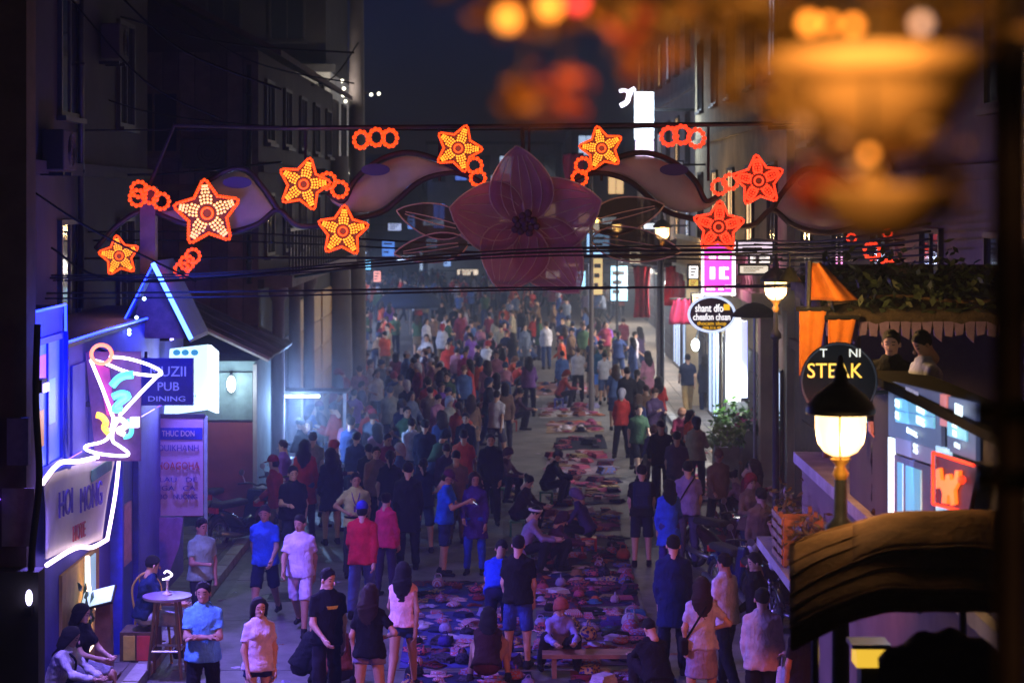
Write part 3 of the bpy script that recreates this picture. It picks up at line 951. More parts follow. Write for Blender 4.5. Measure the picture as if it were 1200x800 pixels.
            hr += [seg(hp_((0, 0.09, 0.05)), hp_((0, 0.14, -0.05)), 0.03, 0.036), seg(hp_((0, 0.14, -0.05)), hp_((0, 0.12, -0.2)), 0.036, 0.018)]
    out['headscarf' if hair == 'scarf' else 'hair'] = np_mesh('hair', *nets(hr, hh, 0.005, seed, extra=lambda D, X, Y, Z: np.maximum(D, (X - cut_at[0]) * fr[0] + (Y - cut_at[1]) * fr[1] + (Z - cut_at[2]) * fr[2])))
    for me in out.values():
        for _ in range(3 if me is out['body'] else 1):
            me.materials.append(None)
    out['J'] = J
    PERSON_CACHE[key] = out
    return out

SKIN = [mat('skin_%d' % i, c, rough=0.55, noise=0.08, scale=14, bump=0.08, spec=0.35) for i, c in enumerate(((0.42, 0.25, 0.17), (0.34, 0.19, 0.125), (0.5, 0.31, 0.22)))]
M_EYE = mat('brow_and_eye', (0.02, 0.015, 0.012), rough=0.5, noise=0.1)
M_LIP = mat('lip', (0.3, 0.1, 0.085), rough=0.5, noise=0.1)
M_HAIR = mat('black_hair', (0.007, 0.006, 0.006), rough=0.62, noise=0.4, scale=60, bump=0.8, spec=0.18)
M_HAIRB = mat('brown_hair', (0.025, 0.012, 0.007), rough=0.6, noise=0.4, scale=60, bump=0.8, spec=0.2)
NPERS = [0]

def person(loc, face, pose='stand', top=('tee', '3060c0'), low=('trousers', '15161c'), hair='short', sex='m', h=1.70, res=0.022, label='', group=None, extras=(), shoe='1a1718', hairm=None, hatc='23304a', skin=None, seed=0):
    """face: 0 looks at the camera, 90 looks to the right of the street, 180 looks away"""
    NPERS[0] += 1
    Ms = person_meshes(pose, top[0], low[0], hair, sex, res, seed)
    t = empty('person', loc, label, 'person', group, rz=R(face))
    t.scale = (h / 1.70,) * 3
    sk = SKIN[skin if skin is not None else NPERS[0] % 3]
    for k, me in Ms.items():
        if k == 'J': continue
        nm = k[0] if isinstance(k, tuple) else k
        if nm == 'trousers' and low[0] in ('shorts', 'hot'): nm = 'shorts'
        o = bpy.data.objects.new(nm, me); COL.objects.link(o); o.parent = t
        if nm == 'body': ms = [sk, M_EYE, M_LIP]
        elif nm == 'shirt': ms = [cloth(top[1])]
        elif nm in ('trousers', 'shorts', 'skirt'): ms = [cloth(low[1])]
        elif nm == 'shoe': ms = [cloth(shoe)]
        elif nm in ('cap', 'headscarf'): ms = [cloth(hatc)]
        else: ms = [hairm or M_HAIR]
        for i, m in enumerate(ms):
            o.material_slots[i].link = 'OBJECT'; o.material_slots[i].material = m
    J = Ms['J']
    for e in extras:
        EXTRA[e[0]](t, J, *e[1:])
    return t

def x_backpack(t, J, col):
    c = J['chest'] + np.array((0, 0.19, -0.06))
    b = MB(); b.box(c, (0.3, 0.17, 0.44)); o = b.build('backpack', cloth(col), t, local=True); bevel(o, 0.05, 3)
    b = MB(); b.box(c + [0, 0.1, -0.08], (0.22, 0.06, 0.2)); p = b.build('pocket', cloth(col), o, local=True); bevel(p, 0.025, 2)
    for s in (-1, 1):
        b = MB(); b.tube(smooth_path([J['sh', s] * [0.62, 1, 1] + [0, 0.09, 0.03], J['sh', s] * [0.62, 1, 1] + [0, -0.02, 0.085], J['chest'] + [0.1 * s, -0.15, 0.05], J['waist'] + [0.14 * s, -0.08, 0]], 4), 0.02, 6)
        b.build('strap', cloth(col), t, local=True)

def x_sling(t, J, col, side=1, bag=True):
    a = J['sh', -side] * [0.6, 1, 1]
    b = MB(); b.tube(smooth_path([a + [0, 0, 0.085], J['chest'] + [0, -0.165, 0.0], J['waist'] + [0.17 * side, -0.08, -0.12], J['waist'] + [0.19 * side, 0.04, -0.12], J['chest'] + [0.02 * side, 0.16, 0.0], a + [0, 0.06, 0.07]], 5, True), 0.014, 5, closed=True)
    o = b.build('strap', cloth(col), t, local=True)
    if bag:
        c = J['waist'] + [0.22 * side, 0.02, -0.2]
        g = MB(); g.box(c, (0.1, 0.26, 0.2)); o = g.build('bag', cloth(col), t, local=True); bevel(o, 0.035, 3)

def x_phone(t, J, side=1):
    c = J['wr', side] + J['fd', side] * 0.11 + np.array((-0.03 * side, -0.02, 0.02))
    M = Matrix.Rotation(R(-50), 3, 'X')
    b = MB(); b.box(c, (0.075, 0.012, 0.15), M=M); o = b.build('phone', M_BLACK, t, local=True)
    b = MB(); b.box(Vector(c) + M @ Vector((0, 0.0075, 0)), (0.066, 0.002, 0.138), M=M); b.build('screen', emit('phone_screen', (0.45, 0.62, 1.0), 6.0), o, local=True)

def x_handbag(t, J, col, side=1):
    w = J['wr', side] + J['fd', side] * 0.08
    b = MB(); b.tube(smooth_path([w + [0, -0.06, -0.16], w + [0, -0.03, 0.0], w + [0, 0.03, 0.0], w + [0, 0.06, -0.16]], 4), 0.008, 5); 
    o = b.build('handle', cloth(col), t, local=True)
    g = MB(); g.box(w + [0, 0, -0.3], (0.1, 0.27, 0.3), taper=0.75); o = g.build('bag', cloth(col), t, local=True); bevel(o, 0.03, 2)

def x_logo(t, J, col):
    c = J['chest'] + np.array((0, -0.149, -0.01))
    b = MB(); b.prism([c + [-0.07, 0, 0.02], c + [0.07, 0, 0.02], c + [0.055, 0, -0.015], c + [-0.055, 0, -0.015]], 0.01); b.build('chest_print', cloth(col), t, local=True)

def x_lanyard(t, J, col):
    b = MB(); n = J['neck']; b.tube(smooth_path([n + [-0.07, 0.02, 0.0], n + [-0.06, -0.11, -0.08], n + [0, -0.165, -0.25], n + [0.06, -0.11, -0.08], n + [0.07, 0.02, 0.0]], 4), 0.009, 5)
    b.box(n + [0, -0.17, -0.31], (0.07, 0.01, 0.1)); b.build('lanyard', cloth(col), t, local=True)

def x_belt(t, J, col):
    b = MB(); c = J['pel']
    b.tube([c + np.array((0.178 * math.cos(a), 0.148 * math.sin(a), 0.05)) for a in np.linspace(0, 2 * math.pi, 16, endpoint=False)], 0.02, 6, closed=True)
    b.build('belt', cloth(col), t, local=True, smooth=True)

def x_headband(t, J, col):
    b = MB(); c = J['head']
    b.tube([c + np.array((0.096 * math.cos(a), 0.012 + 0.106 * math.sin(a), 0.06 + 0.015 * math.sin(a))) for a in np.linspace(0, 2 * math.pi, 14, endpoint=False)], 0.022, 6, closed=True)
    b.build('headband', cloth(col), t, local=True, smooth=True)

def x_apron(t, J, col):
    c = J['pel']
    b = MB(); b.grid(lambda u, v: (c[0] - 0.16 + 0.32 * u, c[1] - 0.165 - 0.02 * math.sin(u * math.pi) - 0.02 * v, c[2] + 0.1 - 0.5 * v), 8, 6)
    o = b.build('apron', cloth(col), t, local=True, smooth=True); solidify(o, 0.012)

EXTRA = dict(backpack=x_backpack, sling=x_sling, phone=x_phone, handbag=x_handbag, logo=x_logo, lanyard=x_lanyard, belt=x_belt, headband=x_headband, apron=x_apron)

def by_top(px, top, h=1.68):
    """where a standing person of height h stands, from the row of the crown of the head"""
    Y = F * (CZ - h) / (top - HOR)
    return Vector(((px - 600.0) / F * Y, Y, 0))
# ================================================================ LIT SIGNS AND NEON
E_BLUE = emit('blue_led', (0.012, 0.03, 1.0), 11.0)
E_WHITE = emit('white_neon', (0.9, 0.85, 1.0), 3.5)
E_LILAC = emit('lilac_neon', (1.0, 0.78, 0.9), 3.2)
E_CYAN = emit('cyan_panel', (0.16, 0.5, 0.75), 0.8)
E_CYANW = emit('cyan_text', (0.7, 0.9, 1.0), 1.6)
E_LBOX = emit('white_light_box', (0.55, 0.85, 1.0), 1.5)
E_MAG = emit('magenta_led', (0.85, 0.05, 0.5), 1.1)
E_SIGNW = emit('sign_white', (1.0, 0.98, 1.0), 1.8)
E_SIGNY = emit('sign_yellow', (1.0, 0.55, 0.02), 1.1)
E_ORANGE = emit('orange_led', (1.0, 0.07, 0.006), 1.5)
E_REDLED = emit('red_led', (1.0, 0.05, 0.015), 1.7)
E_AMBER = emit('amber_dot', (1.0, 0.4, 0.03), 1.25)
E_PALEDOT = emit('pale_dot', (1.0, 0.62, 0.25), 1.0)
E_LAMP = emit('lamp_globe', (1.0, 0.74, 0.36), 2.4)
E_YEL = emit('yellow_tray', (1.0, 0.6, 0.05), 0.9)
M_PURPLE = mat('purple_wall', (0.1, 0.09, 0.5), rough=0.75, noise=0.2, scale=1.5)
M_BLUEP = mat('blue_paint', (0.04, 0.06, 0.45), rough=0.5, noise=0.2, scale=2)
M_BANNER = mat('white_banner', (0.6, 0.55, 0.55), rough=0.7, noise=0.12, scale=2, bump=0.1)

AY = 30.0
def A(px, py, d=0.0):
    return P(px, py, AY + d)
def mirror(pts):
    return [(1230 - x, y) for x, y in pts]

# --- arch frame over the street
arch = empty('street_arch', (0.2, AY, 0), 'steel festival arch with mauve fabric ribbons spanning the street', 'arch')
for nm, x in (('post', -5.32), ('post', 5.7)):
    b = MB(); b.bb(x - 0.11, x + 0.11, AY - 0.11, AY + 0.11, 0.1, 6.2); b.bb(x - 0.2, x + 0.2, AY - 0.2, AY + 0.2, 0.1, 0.3); b.build(nm, mat('post_paint', (0.12, 0.08, 0.14), rough=0.6), arch)
M_TUBE = mat('arch_tube', (0.05, 0.035, 0.045), rough=0.5, noise=0.3, metal=0.4)
lower = [(112, 292), (140, 262), (172, 247), (215, 262), (262, 273), (300, 264), (325, 246), (348, 264), (382, 264), (420, 256), (452, 246), (490, 214), (522, 203), (548, 206), (575, 222), (600, 245)]
upper = [(172, 246), (215, 240), (240, 216), (268, 199), (290, 200), (310, 222), (327, 247)]
upper2 = [(384, 226), (402, 236), (414, 214), (432, 196), (456, 183), (482, 179), (512, 187), (545, 203), (575, 222)]
for path in (lower, upper, upper2):
    for pp in (path, mirror(path)):
        MB().tube(smooth_path([A(x, y) for x, y in pp], 5), 0.042, 8).build('tube', M_TUBE, arch, smooth=True)
MB().tube([A(330, 150), A(905, 145)], 0.035, 6).build('crossbar', M_TUBE, arch)
for x in (358, 515, 620, 705, 830):
    MB().tube([A(x, 149), A(x, 212)], 0.02, 6).build('hanger', M_TUBE, arch)
for x in (-5.32, 5.7):
    MB().tube([(x, AY, 6.1), A(172 if x < 0 else 1058, 247)], 0.05, 6).build('bracket', M_TUBE, arch)
    MB().tube([(x, AY, 6.2), (x * 0.93, AY, 7.1), A(335 if x < 0 else 900, 150)], 0.03, 6).build('bracket', M_TUBE, arch)
M_RIB = fabric('mauve_fabric', (0.6, 0.52, 0.46))
M_RIBD = mat('blue_fabric', (0.06, 0.06, 0.2), rough=0.8, noise=0.15, scale=2.0, bump=0.1)
leafB = ([(178, 248), (215, 243), (240, 219), (268, 203), (288, 204), (306, 224), (322, 247)], [(190, 254), (218, 261), (245, 268), (262, 269), (282, 266), (300, 260), (321, 249)])
leafA = ([(386, 228), (404, 238), (416, 217), (434, 200), (458, 187), (482, 183), (512, 191), (540, 203)], [(388, 236), (404, 245), (424, 249), (446, 244), (466, 229), (487, 212), (514, 203), (540, 204)])
def panel(top, bot, m, off=0.0):
    t = smooth_path([A(x, y) for x, y in top], 4); q = smooth_path([A(x, y) for x, y in bot], 4)
    n = min(len(t), len(q)); nv = 5
    b = MB()
    def fn(u, v):
        i = u * (n - 1); a = int(min(i, n - 2)); fr = i - a
        p = t[a].lerp(t[a + 1], fr); s = q[a].lerp(q[a + 1], fr)
        r = p.lerp(s, v); r.y += off - 0.09 * math.sin(math.pi * v) * math.sin(math.pi * u)
        return r
    b.grid(fn, n - 1, nv)
    o = b.build('fabric_panel', m, arch, smooth=True); solidify(o, 0.012)
for (t_, b_) in (leafA, leafB):
    panel(t_, b_, M_RIB); panel(mirror(t_), mirror(b_), M_RIB)
def eye(cx, cy, rx, ry):
    b = MB(); pts = [A(cx + rx * math.cos(a), cy + ry * math.sin(a), -0.13) for a in np.linspace(0, 2 * math.pi, 20, endpoint=False)]
    b.prism(pts, 0.012); b.build('fabric_patch', M_RIBD, arch)
for (cx, cy) in ((440, 199), (278, 214)):
    eye(cx, cy, 17, 7); eye(1230 - cx, cy, 17, 7)

# --- the big fabric flower
flower = empty('fabric_flower', tuple(A(615, 300)), 'huge pink five-petalled fabric flower in the middle of the arch', 'decoration')
M_PETAL = fabric('pink_fabric', (0.62, 0.3, 0.38), 0.3)
M_PETALE = mat('petal_wire', (0.55, 0.42, 0.34), rough=0.6, noise=0.2)
fc = A(615, 262, -0.25)
def petal(ang, L, wd, m, parent, tip=0.9, c=fc, cup=0.28, nm='petal', veins=5):
    a = R(ang); d = Vector((math.cos(a), 0, math.sin(a))); s = Vector((-math.sin(a), 0, math.cos(a)))
    def prof(u): return max(0.02, math.sin(math.pi * min(1, u ** 0.8 * 0.97 + 0.03)) ** 0.75)
    def fn(v, u):
        w = prof(u) * wd / 80.0
        off = (v - 0.5) * w
        y = -cup * (u ** 2) - 0.0006 * (ang % 97) + 0.22 * (abs(v - 0.5) * 2) ** 2 * (-w * 0.4)
        return c + d * (u * L / 80.0) + s * off + Vector((0, y, 0))
    b = MB(); b.grid(fn, 8, 12); o = b.build(nm, m, parent, smooth=True); solidify(o, 0.015)
    e = [fn(0, i / 12) for i in range(13)] + [fn(1, i / 12) for i in range(12, -1, -1)]
    MB().tube(e, 0.012, 5).build('wire', M_PETALE, o, smooth=True)
    for k in range(veins):
        v = 0.5 + (k - (veins - 1) / 2) * 0.16
        MB().tube([fn(v, i / 8) + Vector((0, -0.02, 0)) for i in range(1, 8)], 0.008, 4).build('vein', M_PETALE, o)
    return o
for ang, L, w in ((250, 82, 82), (308, 100, 80), (168, 88, 84), (17, 92, 86), (96, 90, 74)):
    petal(ang, L, w, M_PETAL, flower)
b = MB()
for i in range(14):
    a = i * 2.4; r = 0.04 * math.sqrt(i) * 1.2
    b.ball(fc + Vector((r * math.cos(a), -0.1, r * math.sin(a))), 0.055, 8, 5)
b.build('flower_centre', mat('flower_heart', (0.09, 0.04, 0.08), rough=0.7), flower, smooth=True)
M_LEAFF = fabric('leaf_fabric', (0.14, 0.1, 0.05), 0.42)
for (cx, cy, ang, L, w) in ((545, 268, 165, 82, 40), (548, 285, 188, 86, 34), (690, 262, 14, 90, 42), (694, 280, -8, 104, 40)):
    petal(ang, L, w, M_LEAFF, flower, c=A(cx, cy, -0.1), cup=0.12, nm='leaf', veins=2)
MB().tube([A(612, 149, 0.1), fc + Vector((0, 0.3, 0.2)), fc + Vector((0, 0.06, 0))], 0.03, 6).build('stay', M_TUBE, flower)
MB().tube([A(545, 268, -0.05), A(690, 264, -0.05)], 0.03, 6).build('stay', M_TUBE, flower)

# --- light-chain stars and rings
M_PLATE = mat('star_board', (0.1, 0.018, 0.01), rough=0.7, noise=0.2)
def star(px, py, rp, rot, label, hot):
    c = A(px, py, -0.28); r = rp / 80.0
    t = empty('lit_star', tuple(c + Vector((0, 0, -r))), label, 'star light', 'lit stars along the arch')
    def pt(a, q, y=0.0):
        a = R(rot + 90 + a); return c + Vector((math.cos(a) * q, y, math.sin(a) * q))
    out = []
    for k in range(5):
        out += [pt(72 * k - 5, r * 0.95), pt(72 * k, r), pt(72 * k + 5, r * 0.95), pt(72 * k + 36, r * 0.6)]
    MB().prism(out, 0.03).build('board', M_PLATE, t)
    oc = E_ORANGE if hot else E_REDLED
    ob = MB(); N_ = len(out)
    for i_ in range(N_):
        p_, q_ = out[i_], out[(i_ + 1) % N_]; st_ = max(1, int((q_ - p_).length / (r * 0.085)))
        for j_ in range(st_):
            ob.ball(p_.lerp(q_, j_ / st_) + Vector((0, -0.02, 0)), r * 0.056, 6, 4)
    ob.build('outline_bulbs', oc, t, smooth=True, kind='stuff')
    MB().tube([pt(a, r * 0.17, -0.02) for a in range(0, 360, 24)], r * 0.04, 6, closed=True).build('ring', oc, t, smooth=True)
    dm = {2: E_PALEDOT, 1: E_AMBER, 0: E_REDLED}[hot]
    for k in range(5):
        loop = [pt(72 * k + a, r * q, -0.02) for a, q in ((-15, 0.36), (-18, 0.5), (-10, 0.72), (0, 0.84), (10, 0.72), (18, 0.5), (15, 0.36))]
        if hot == 0:
            MB().tube(smooth_path(loop, 3, True), r * 0.04, 5, closed=True).build('petal_loop', oc, t, smooth=True)
    b = MB(); nd = 0
    for k in range(5):
        for q in (0.33, 0.43, 0.53, 0.63, 0.73, 0.82):
            sp = max(3.0, 26 * (0.98 - q))
            for a in (-1.5, -0.5, 0.5, 1.5) if q < 0.6 else (-1, 0, 1):
                b.ball(pt(72 * k + a * sp, r * q, -0.03), r * 0.044, 6, 4)
    b.build('led_dots', dm, t, kind='stuff')
    light('glow', 'POINT', c + Vector((0, -0.3, 0)), 11.0 if hot else 5.0, (1, 0.45, 0.25), t, 0.2)
    MB().tube([c + Vector((0, 0.02, 0)), c + Vector((0, 0.3, 0.05))], 0.02, 6).build('stay', M_TUBE, t)

def rings(pts, rp, label, hot, squash=1.0):
    c = A(*pts[len(pts) // 2], -0.26)
    t = empty('lit_rings', tuple(c - Vector((0, 0, rp / 80))), label, 'ring light', 'lit ring chains along the arch')
    for (x, y) in pts:
        q = A(x, y, -0.26); r = rp / 80.0
        rb = MB()
        for a in np.linspace(0, 2 * math.pi, 11, endpoint=False):
            rb.ball(q + Vector((r * squash * math.cos(a), 0, r * math.sin(a))), r * 0.3, 7, 5)
        rb.build('ring', E_ORANGE if hot else E_REDLED, t, smooth=True)
        MB().tube([q + Vector((0, 0.02, -r * 0.8)), q + Vector((0, 0.27, -r * 0.8))], 0.012, 5).build('clip', M_TUBE, t)

star(243, 250, 39, 5, 'biggest lit star with black-centred dot rows, above the neon gable', 2)
star(356, 216, 31, -14, 'orange lit star with two rings on its right, left ribbon', 1)
star(402, 271, 30, -4, 'yellow-orange lit star without rings under the left ribbon', 1)
star(140, 300, 24, 8, 'small lit star over the cocktail glass neon', 1)
star(537, 174, 28, -20, 'lit yellow star left of the fabric flower, rings hanging below', 1)
star(705, 174, 26, 12, 'lit yellow star right of the fabric flower, rings hanging below', 1)
star(889, 212, 30, 6, 'red-orange lit star beside the right ribbon end', 0)
star(842, 266, 30, -3, 'dim red lit star just above the magenta sign', 0)
rings([(161, 232), (163, 222), (176, 229), (189, 236)], 9, 'chain of orange rings left of the biggest star', 1)
rings([(384, 212), (398, 222)], 9, 'pair of orange rings touching the left ribbon star', 1)
rings([(423, 164), (441, 161), (457, 162)], 9.5, 'three orange rings on top of the left ribbon', 1, 0.85)
rings([(556, 194), (560, 209)], 8.5, 'two rings hanging left of the flower tip', 1)
rings([(683, 194), (679, 209)], 8.5, 'two rings hanging right of the flower tip', 1)
rings([(784, 160), (799, 158), (816, 162)], 10, 'three red rings on top of the right ribbon', 0, 0.9)
rings([(843, 219), (856, 213)], 8.5, 'pair of red rings touching the right ribbon star', 0)
rings([(213, 316), (219, 308), (226, 300)], 8, 'slanting ring chain over the gable of the bar', 1)
rings([(1022, 294)], 9, 'single red ring under the orange curtain eave', 0)
rings([(1040, 314)], 9, 'single red ring lower on the dark eave', 0)
rings([(998, 279), (1040, 273)], 5, 'tiny red rings at the right end of the arch', 0)
rings([(1098, 294), (1111, 301)], 4, 'smallest red rings against the dark wall', 0)

# ================================================================ STREET LAMPS
def street_lamp(x, y, zg, label, pole_r=0.06, energy=60, globe=0.175):
    """zg: height of the middle of the globe"""
    t = empty('street_lamp', (x, y, 0), label, 'street lamp', 'street lamps down the right side')
    k = globe / 0.175
    b = MB(); b.lathe([(pole_r * 2.6, 0), (pole_r * 2.6, 0.25), (pole_r * 1.9, 0.32), (pole_r * 1.9, 0.9), (pole_r * 1.3, 1.0), (pole_r, 1.2), (pole_r * 0.8, zg - 0.75), (pole_r * 1.5, zg - 0.72), (pole_r * 1.5, zg - 0.66), (pole_r * 0.7, zg - 0.6), (pole_r * 0.6, zg - 0.34)], (x, y, 0), 16)
    b.build('pole', M_IRON, t, smooth=True)
    b = MB(); b.lathe([(0.03 * k, zg - 0.36), (0.06 * k, zg - 0.3), (0.03 * k, zg - 0.25), (0.075 * k, zg - 0.2 * k)], (x, y, 0), 12)
    b.build('fitting', mat('amber_brass', (0.5, 0.26, 0.05), rough=0.35, metal=0.7), t, smooth=True)
    b = MB(); b.lathe([(0.01, zg - 0.185 * k), (0.06 * k, zg - 0.178 * k), (0.115 * k, zg - 0.15 * k), (0.155 * k, zg - 0.09 * k), (0.172 * k, zg), (0.174 * k, zg + 0.11 * k)], (x, y, 0), 24)
    b.build('globe', E_LAMP, t, smooth=True)
    b = MB(); b.lathe([(0.235 * k, zg + 0.112 * k), (0.24 * k, zg + 0.135 * k), (0.222 * k, zg + 0.175 * k), (0.17 * k, zg + 0.24 * k), (0.1 * k, zg + 0.29 * k), (0.055 * k, zg + 0.32 * k), (0.042 * k, zg + 0.36 * k), (0.05 * k, zg + 0.39 * k), (0.025 * k, zg + 0.43 * k), (0.015 * k, zg + 0.5 * k), (0.001, zg + 0.51 * k)], (x, y, 0), 28)
    b.build('hood', M_IRON, t, smooth=True)
    b = MB(); b.lathe([(0.17 * k, zg + 0.111 * k), (0.238 * k, zg + 0.109 * k)], (x, y, 0), 28)
    b.build('hood_rim', mat('hood_lining', (0.6, 0.4, 0.16), rough=0.5), t)
    for a in (20, 140, 260):
        c, s = math.cos(R(a)), math.sin(R(a))
        b = MB(); b.tube([(x + c * r * k, y + s * r * k, zg + z * k) for r, z in ((0.03, -0.2), (0.12, -0.165), (0.17, -0.09), (0.186, 0.0), (0.188, 0.11))], 0.007 * k, 5)
        b.build('globe_rib', mat('amber_brass', None), t)
    for a in (30, 150, 270):
        light('bulb', 'POINT', (x + 0.27 * k * math.cos(R(a)), y + 0.27 * k * math.sin(R(a)), zg - 0.1 * k), energy / 3, (1, 0.6, 0.24), t, 0.06)
    return t
l1 = P(985, 503, 14.0); street_lamp(l1.x, 14.0, l1.z, 'big lit lamp with black hood rising above the canvas canopy', 0.07, 48)
l2 = P(909, 338, 30.0); street_lamp(l2.x, 30.0, l2.z, 'lit lamp on a dark pole beside the parked motorbikes', 0.055, 95, 0.165)
l3 = P(776, 272, 52.0); street_lamp(l3.x, 52.0, l3.z, 'lit lamp whose globe glows just under the right ribbon', 0.055, 150)
street_lamp(3.9, 76.0, 5.0, 'lamp behind the fabric flower leaves among the crowd', 0.055, 200)
street_lamp(4.3, 104.0, 5.0, 'farthest lamp over the packed end of the street', 0.055, 200)

# ================================================================ NEON BAR (left)
BX = -5.2
bar = empty('neon_bar', (-6.5, 25, 0), 'bar front outlined in blue light strips with purple walls', 'bar')
MB().bb(-6.45, BX, 17, 32.4, 0, 4.28).build('wall', M_PURPLE, bar)
MB().bb(-6.45, BX + 0.03, 23.62, 32.45, 4.282, 4.34).build('roof', M_DARKPAINT, bar)
MB().bb(-6.45, BX + 0.02, 16.95, 23.6, 4.282, 4.8).build('parapet', M_BLUEP, bar)
for (ya, yb) in ((20.2, 21.9),):
    window_on(bar, (BX, 22.75, 3.75), 1.3, 1.35, 'x', emit('bar_window', (0.12, 0.2, 0.9), 0.5), mat('blue_trim', (0.03, 0.05, 0.6), rough=0.4), bars=1)
    for (yy, zz, w_, h_, col) in ((22.5, 4.15, 0.4, 0.3, (0.9, 0.15, 0.35)), (22.45, 3.5, 0.3, 0.4, (0.9, 0.35, 0.1)), (23.0, 3.75, 0.34, 0.5, (0.25, 0.5, 0.9))):
        MB().bb(BX + 0.031, BX + 0.036, yy - w_ / 2, yy + w_ / 2, zz - h_ / 2, zz + h_ / 2).build('poster', emit('window_poster_%d' % int(yy * 100), col, 0.5), bar)
MB().bb(BX + 0.002, BX + 0.09, 26.6, 27.6, 0.1, 3.4).build('door', M_BLUEP, bar)
for y in (26.5, 27.62):
    MB().bb(BX + 0.002, BX + 0.16, y, y + 0.1, 0.1, 3.5).build('door_frame', mat('blue_trim', (0.03, 0.05, 0.6), rough=0.4), bar)
MB().bb(BX + 0.09, BX + 0.12, 26.85, 27.35, 1.2, 2.0).build('notice', mat('pink_paper', (0.5, 0.25, 0.35), rough=0.8), bar)
for k in range(9):       # wall panels above the banner
    y = 18.4 + k * 0.95
    if 20.9 < y < 23.5: continue
    MB().bb(BX + 0.002, BX + 0.03, y, y + 0.9, 2.95, 4.05).build('panel', M_PURPLE, bar)
# gable dormer
gx0, gx1, gz0, gz1, gy = -5.5, -4.62, 4.05, 5.0, 29.0
gm2 = (gx0 + gx1) / 2
b = MB(); b.prism([(gx0, gy, gz0), (gx1, gy, gz0), (gm2, gy, gz1)], 0.1); b.build('gable', mat('gable_boards', (0.2, 0.1, 0.13), rough=0.8, noise=0.4), bar)
b = MB()
for sgn, xe in ((-1, gx0 - 0.08), (1, gx1 + 0.08)):
    pts = [Vector((gm2, gy - 0.12, gz1 + 0.08)), Vector((xe, gy - 0.12, gz0 - 0.05)), Vector((xe, gy + 1.6, gz0 - 0.05)), Vector((gm2, gy + 1.6, gz1 + 0.08))]
    b.add(pts + [p + Vector((0, 0, 0.06)) for p in pts], [(0, 3, 2, 1), (4, 5, 6, 7), (0, 1, 5, 4), (1, 2, 6, 5), (2, 3, 7, 6), (3, 0, 4, 7)])
b.build('gable_roof', M_BLUEP, bar)
def strip(pts, m=E_BLUE, r=0.022, nm='light_strip'):
    MB().tube(pts, r, 6).build(nm, m, bar, smooth=True)
strip([(gm2, gy - 0.15, gz1 + 0.1), (gx0 - 0.1, gy - 0.15, gz0)], r=0.012)
strip([(gm2, gy - 0.15, gz1 + 0.12), (gx1 + 0.1, gy - 0.15, gz0)], emit('cyan_tube', (0.06, 0.18, 1.0), 9), 0.035)
s0 = [P(34, 358, 21.8), P(68, 361, 22.8), P(72, 391, 23.2), P(112, 391, 25.6), P(155, 390, 28.6)]
strip([(BX + 0.05, 21.4, 4.8), (BX + 0.05, 23.62, 4.8), (BX + 0.05, 23.64, 4.36), (BX + 0.05, 26.0, 4.36), (BX + 0.05, 28.9, 4.34)], r=0.016)
strip([(BX + 0.06, 23.5, 3.0), (BX + 0.06, 23.5, 4.5)], mat('blue_trim', None), 0.05)
for (x, y) in ((106, 391), (125, 391), (138, 391), (150, 387), (160, 372), (169, 350)):
    q = P(x, y, 27.5); q.x = max(q.x, BX + 0.06); MB().ball(q, 0.026, 8, 6).build('bulb', emit('blue_bulb', (0.4, 0.6, 1.0), 8), bar, smooth=True)
for y in np.arange(17.2, 32.5, 2.5):
    strip([(BX + 0.05, y, 3.0), (BX + 0.05, y + 2.3, 3.0)], emit('violet_led', (0.2, 0.06, 1.0), 3.0), 0.008)
# violet floods added to light the near street; no such fixtures known
for (y, ax, pw) in ((21.6, -1.4, 2100), (25.6, -0.6, 2300), (29.6, -1.6, 450)):
    f = empty('added_flood', (-5.0, y, 4.0), 'small added violet flood light high on the wall of the neon bar', 'added flood light', 'added flood lights on the bar wall')
    MB().box((-5.0, y, 4.05), (0.14, 0.24, 0.14)).build('housing', M_BLACK, f)
    MB().box((-4.915, y, 4.03), (0.02, 0.2, 0.09)).build('lens', emit('added_violet_lens', (0.25, 0.2, 1.0), 10), f)
    MB().tube([(-5.05, y, 4.1), (BX, y, 4.16)], 0.02, 6).build('arm', M_BLACK, f)
    light('flood', 'SPOT', (-4.85, y, 4.0), pw, (0.24, 0.16, 1.0), f, 0.12, spot=128, aim=(ax, y - 0.3, 0))

# banner framed in neon
ban = empty('bar_banner', (BX + 0.1, 24, 1.8), 'white cloth banner framed by pinkish neon tube', 'banner')
tl, tr, br, bl = Vector((BX + 0.12, 22.2, 3.02)), Vector((BX + 0.12, 26.2, 2.78)), Vector((BX + 0.12, 25.4, 1.8)), Vector((BX + 0.12, 22.3, 2.1))
bb_ = MB(); bb_.grid(lambda u, v: (tl.lerp(tr, u)).lerp(bl.lerp(br, u), v) + Vector((0.02 * math.sin(u * 9 + v * 3), 0, 0.0)), 20, 8)
o = bb_.build('cloth', M_BANNER, ban, smooth=True); solidify(o, 0.02)
def neon(pts, m, r, parent, nm='neon_tube'):
    return MB().tube(smooth_path(pts, 4), r, 7).build(nm, m, parent, smooth=True)
off = Vector((0.06, 0, 0))
neon([tl + Vector((0.06, -0.3, -0.04)), tl + off + Vector((0, 0.5, 0.07)), tl.lerp(tr, 0.4) + off + Vector((0, 0, 0.05)), tl.lerp(tr, 0.7) + off + Vector((0, 0, 0.03)), tr + off], E_LILAC, 0.028, ban)
neon([tr + off, tr.lerp(br, 0.5) + off + Vector((0, 0.12, 0)), br + off], E_LILAC, 0.024, ban)
neon([br + off, br.lerp(bl, 0.3) + off + Vector((0, 0, -0.03)), br.lerp(bl, 0.6) + off + Vector((0, 0, 0.03)), bl + off + Vector((0, -0.2, -0.03))], E_LILAC, 0.026, ban)
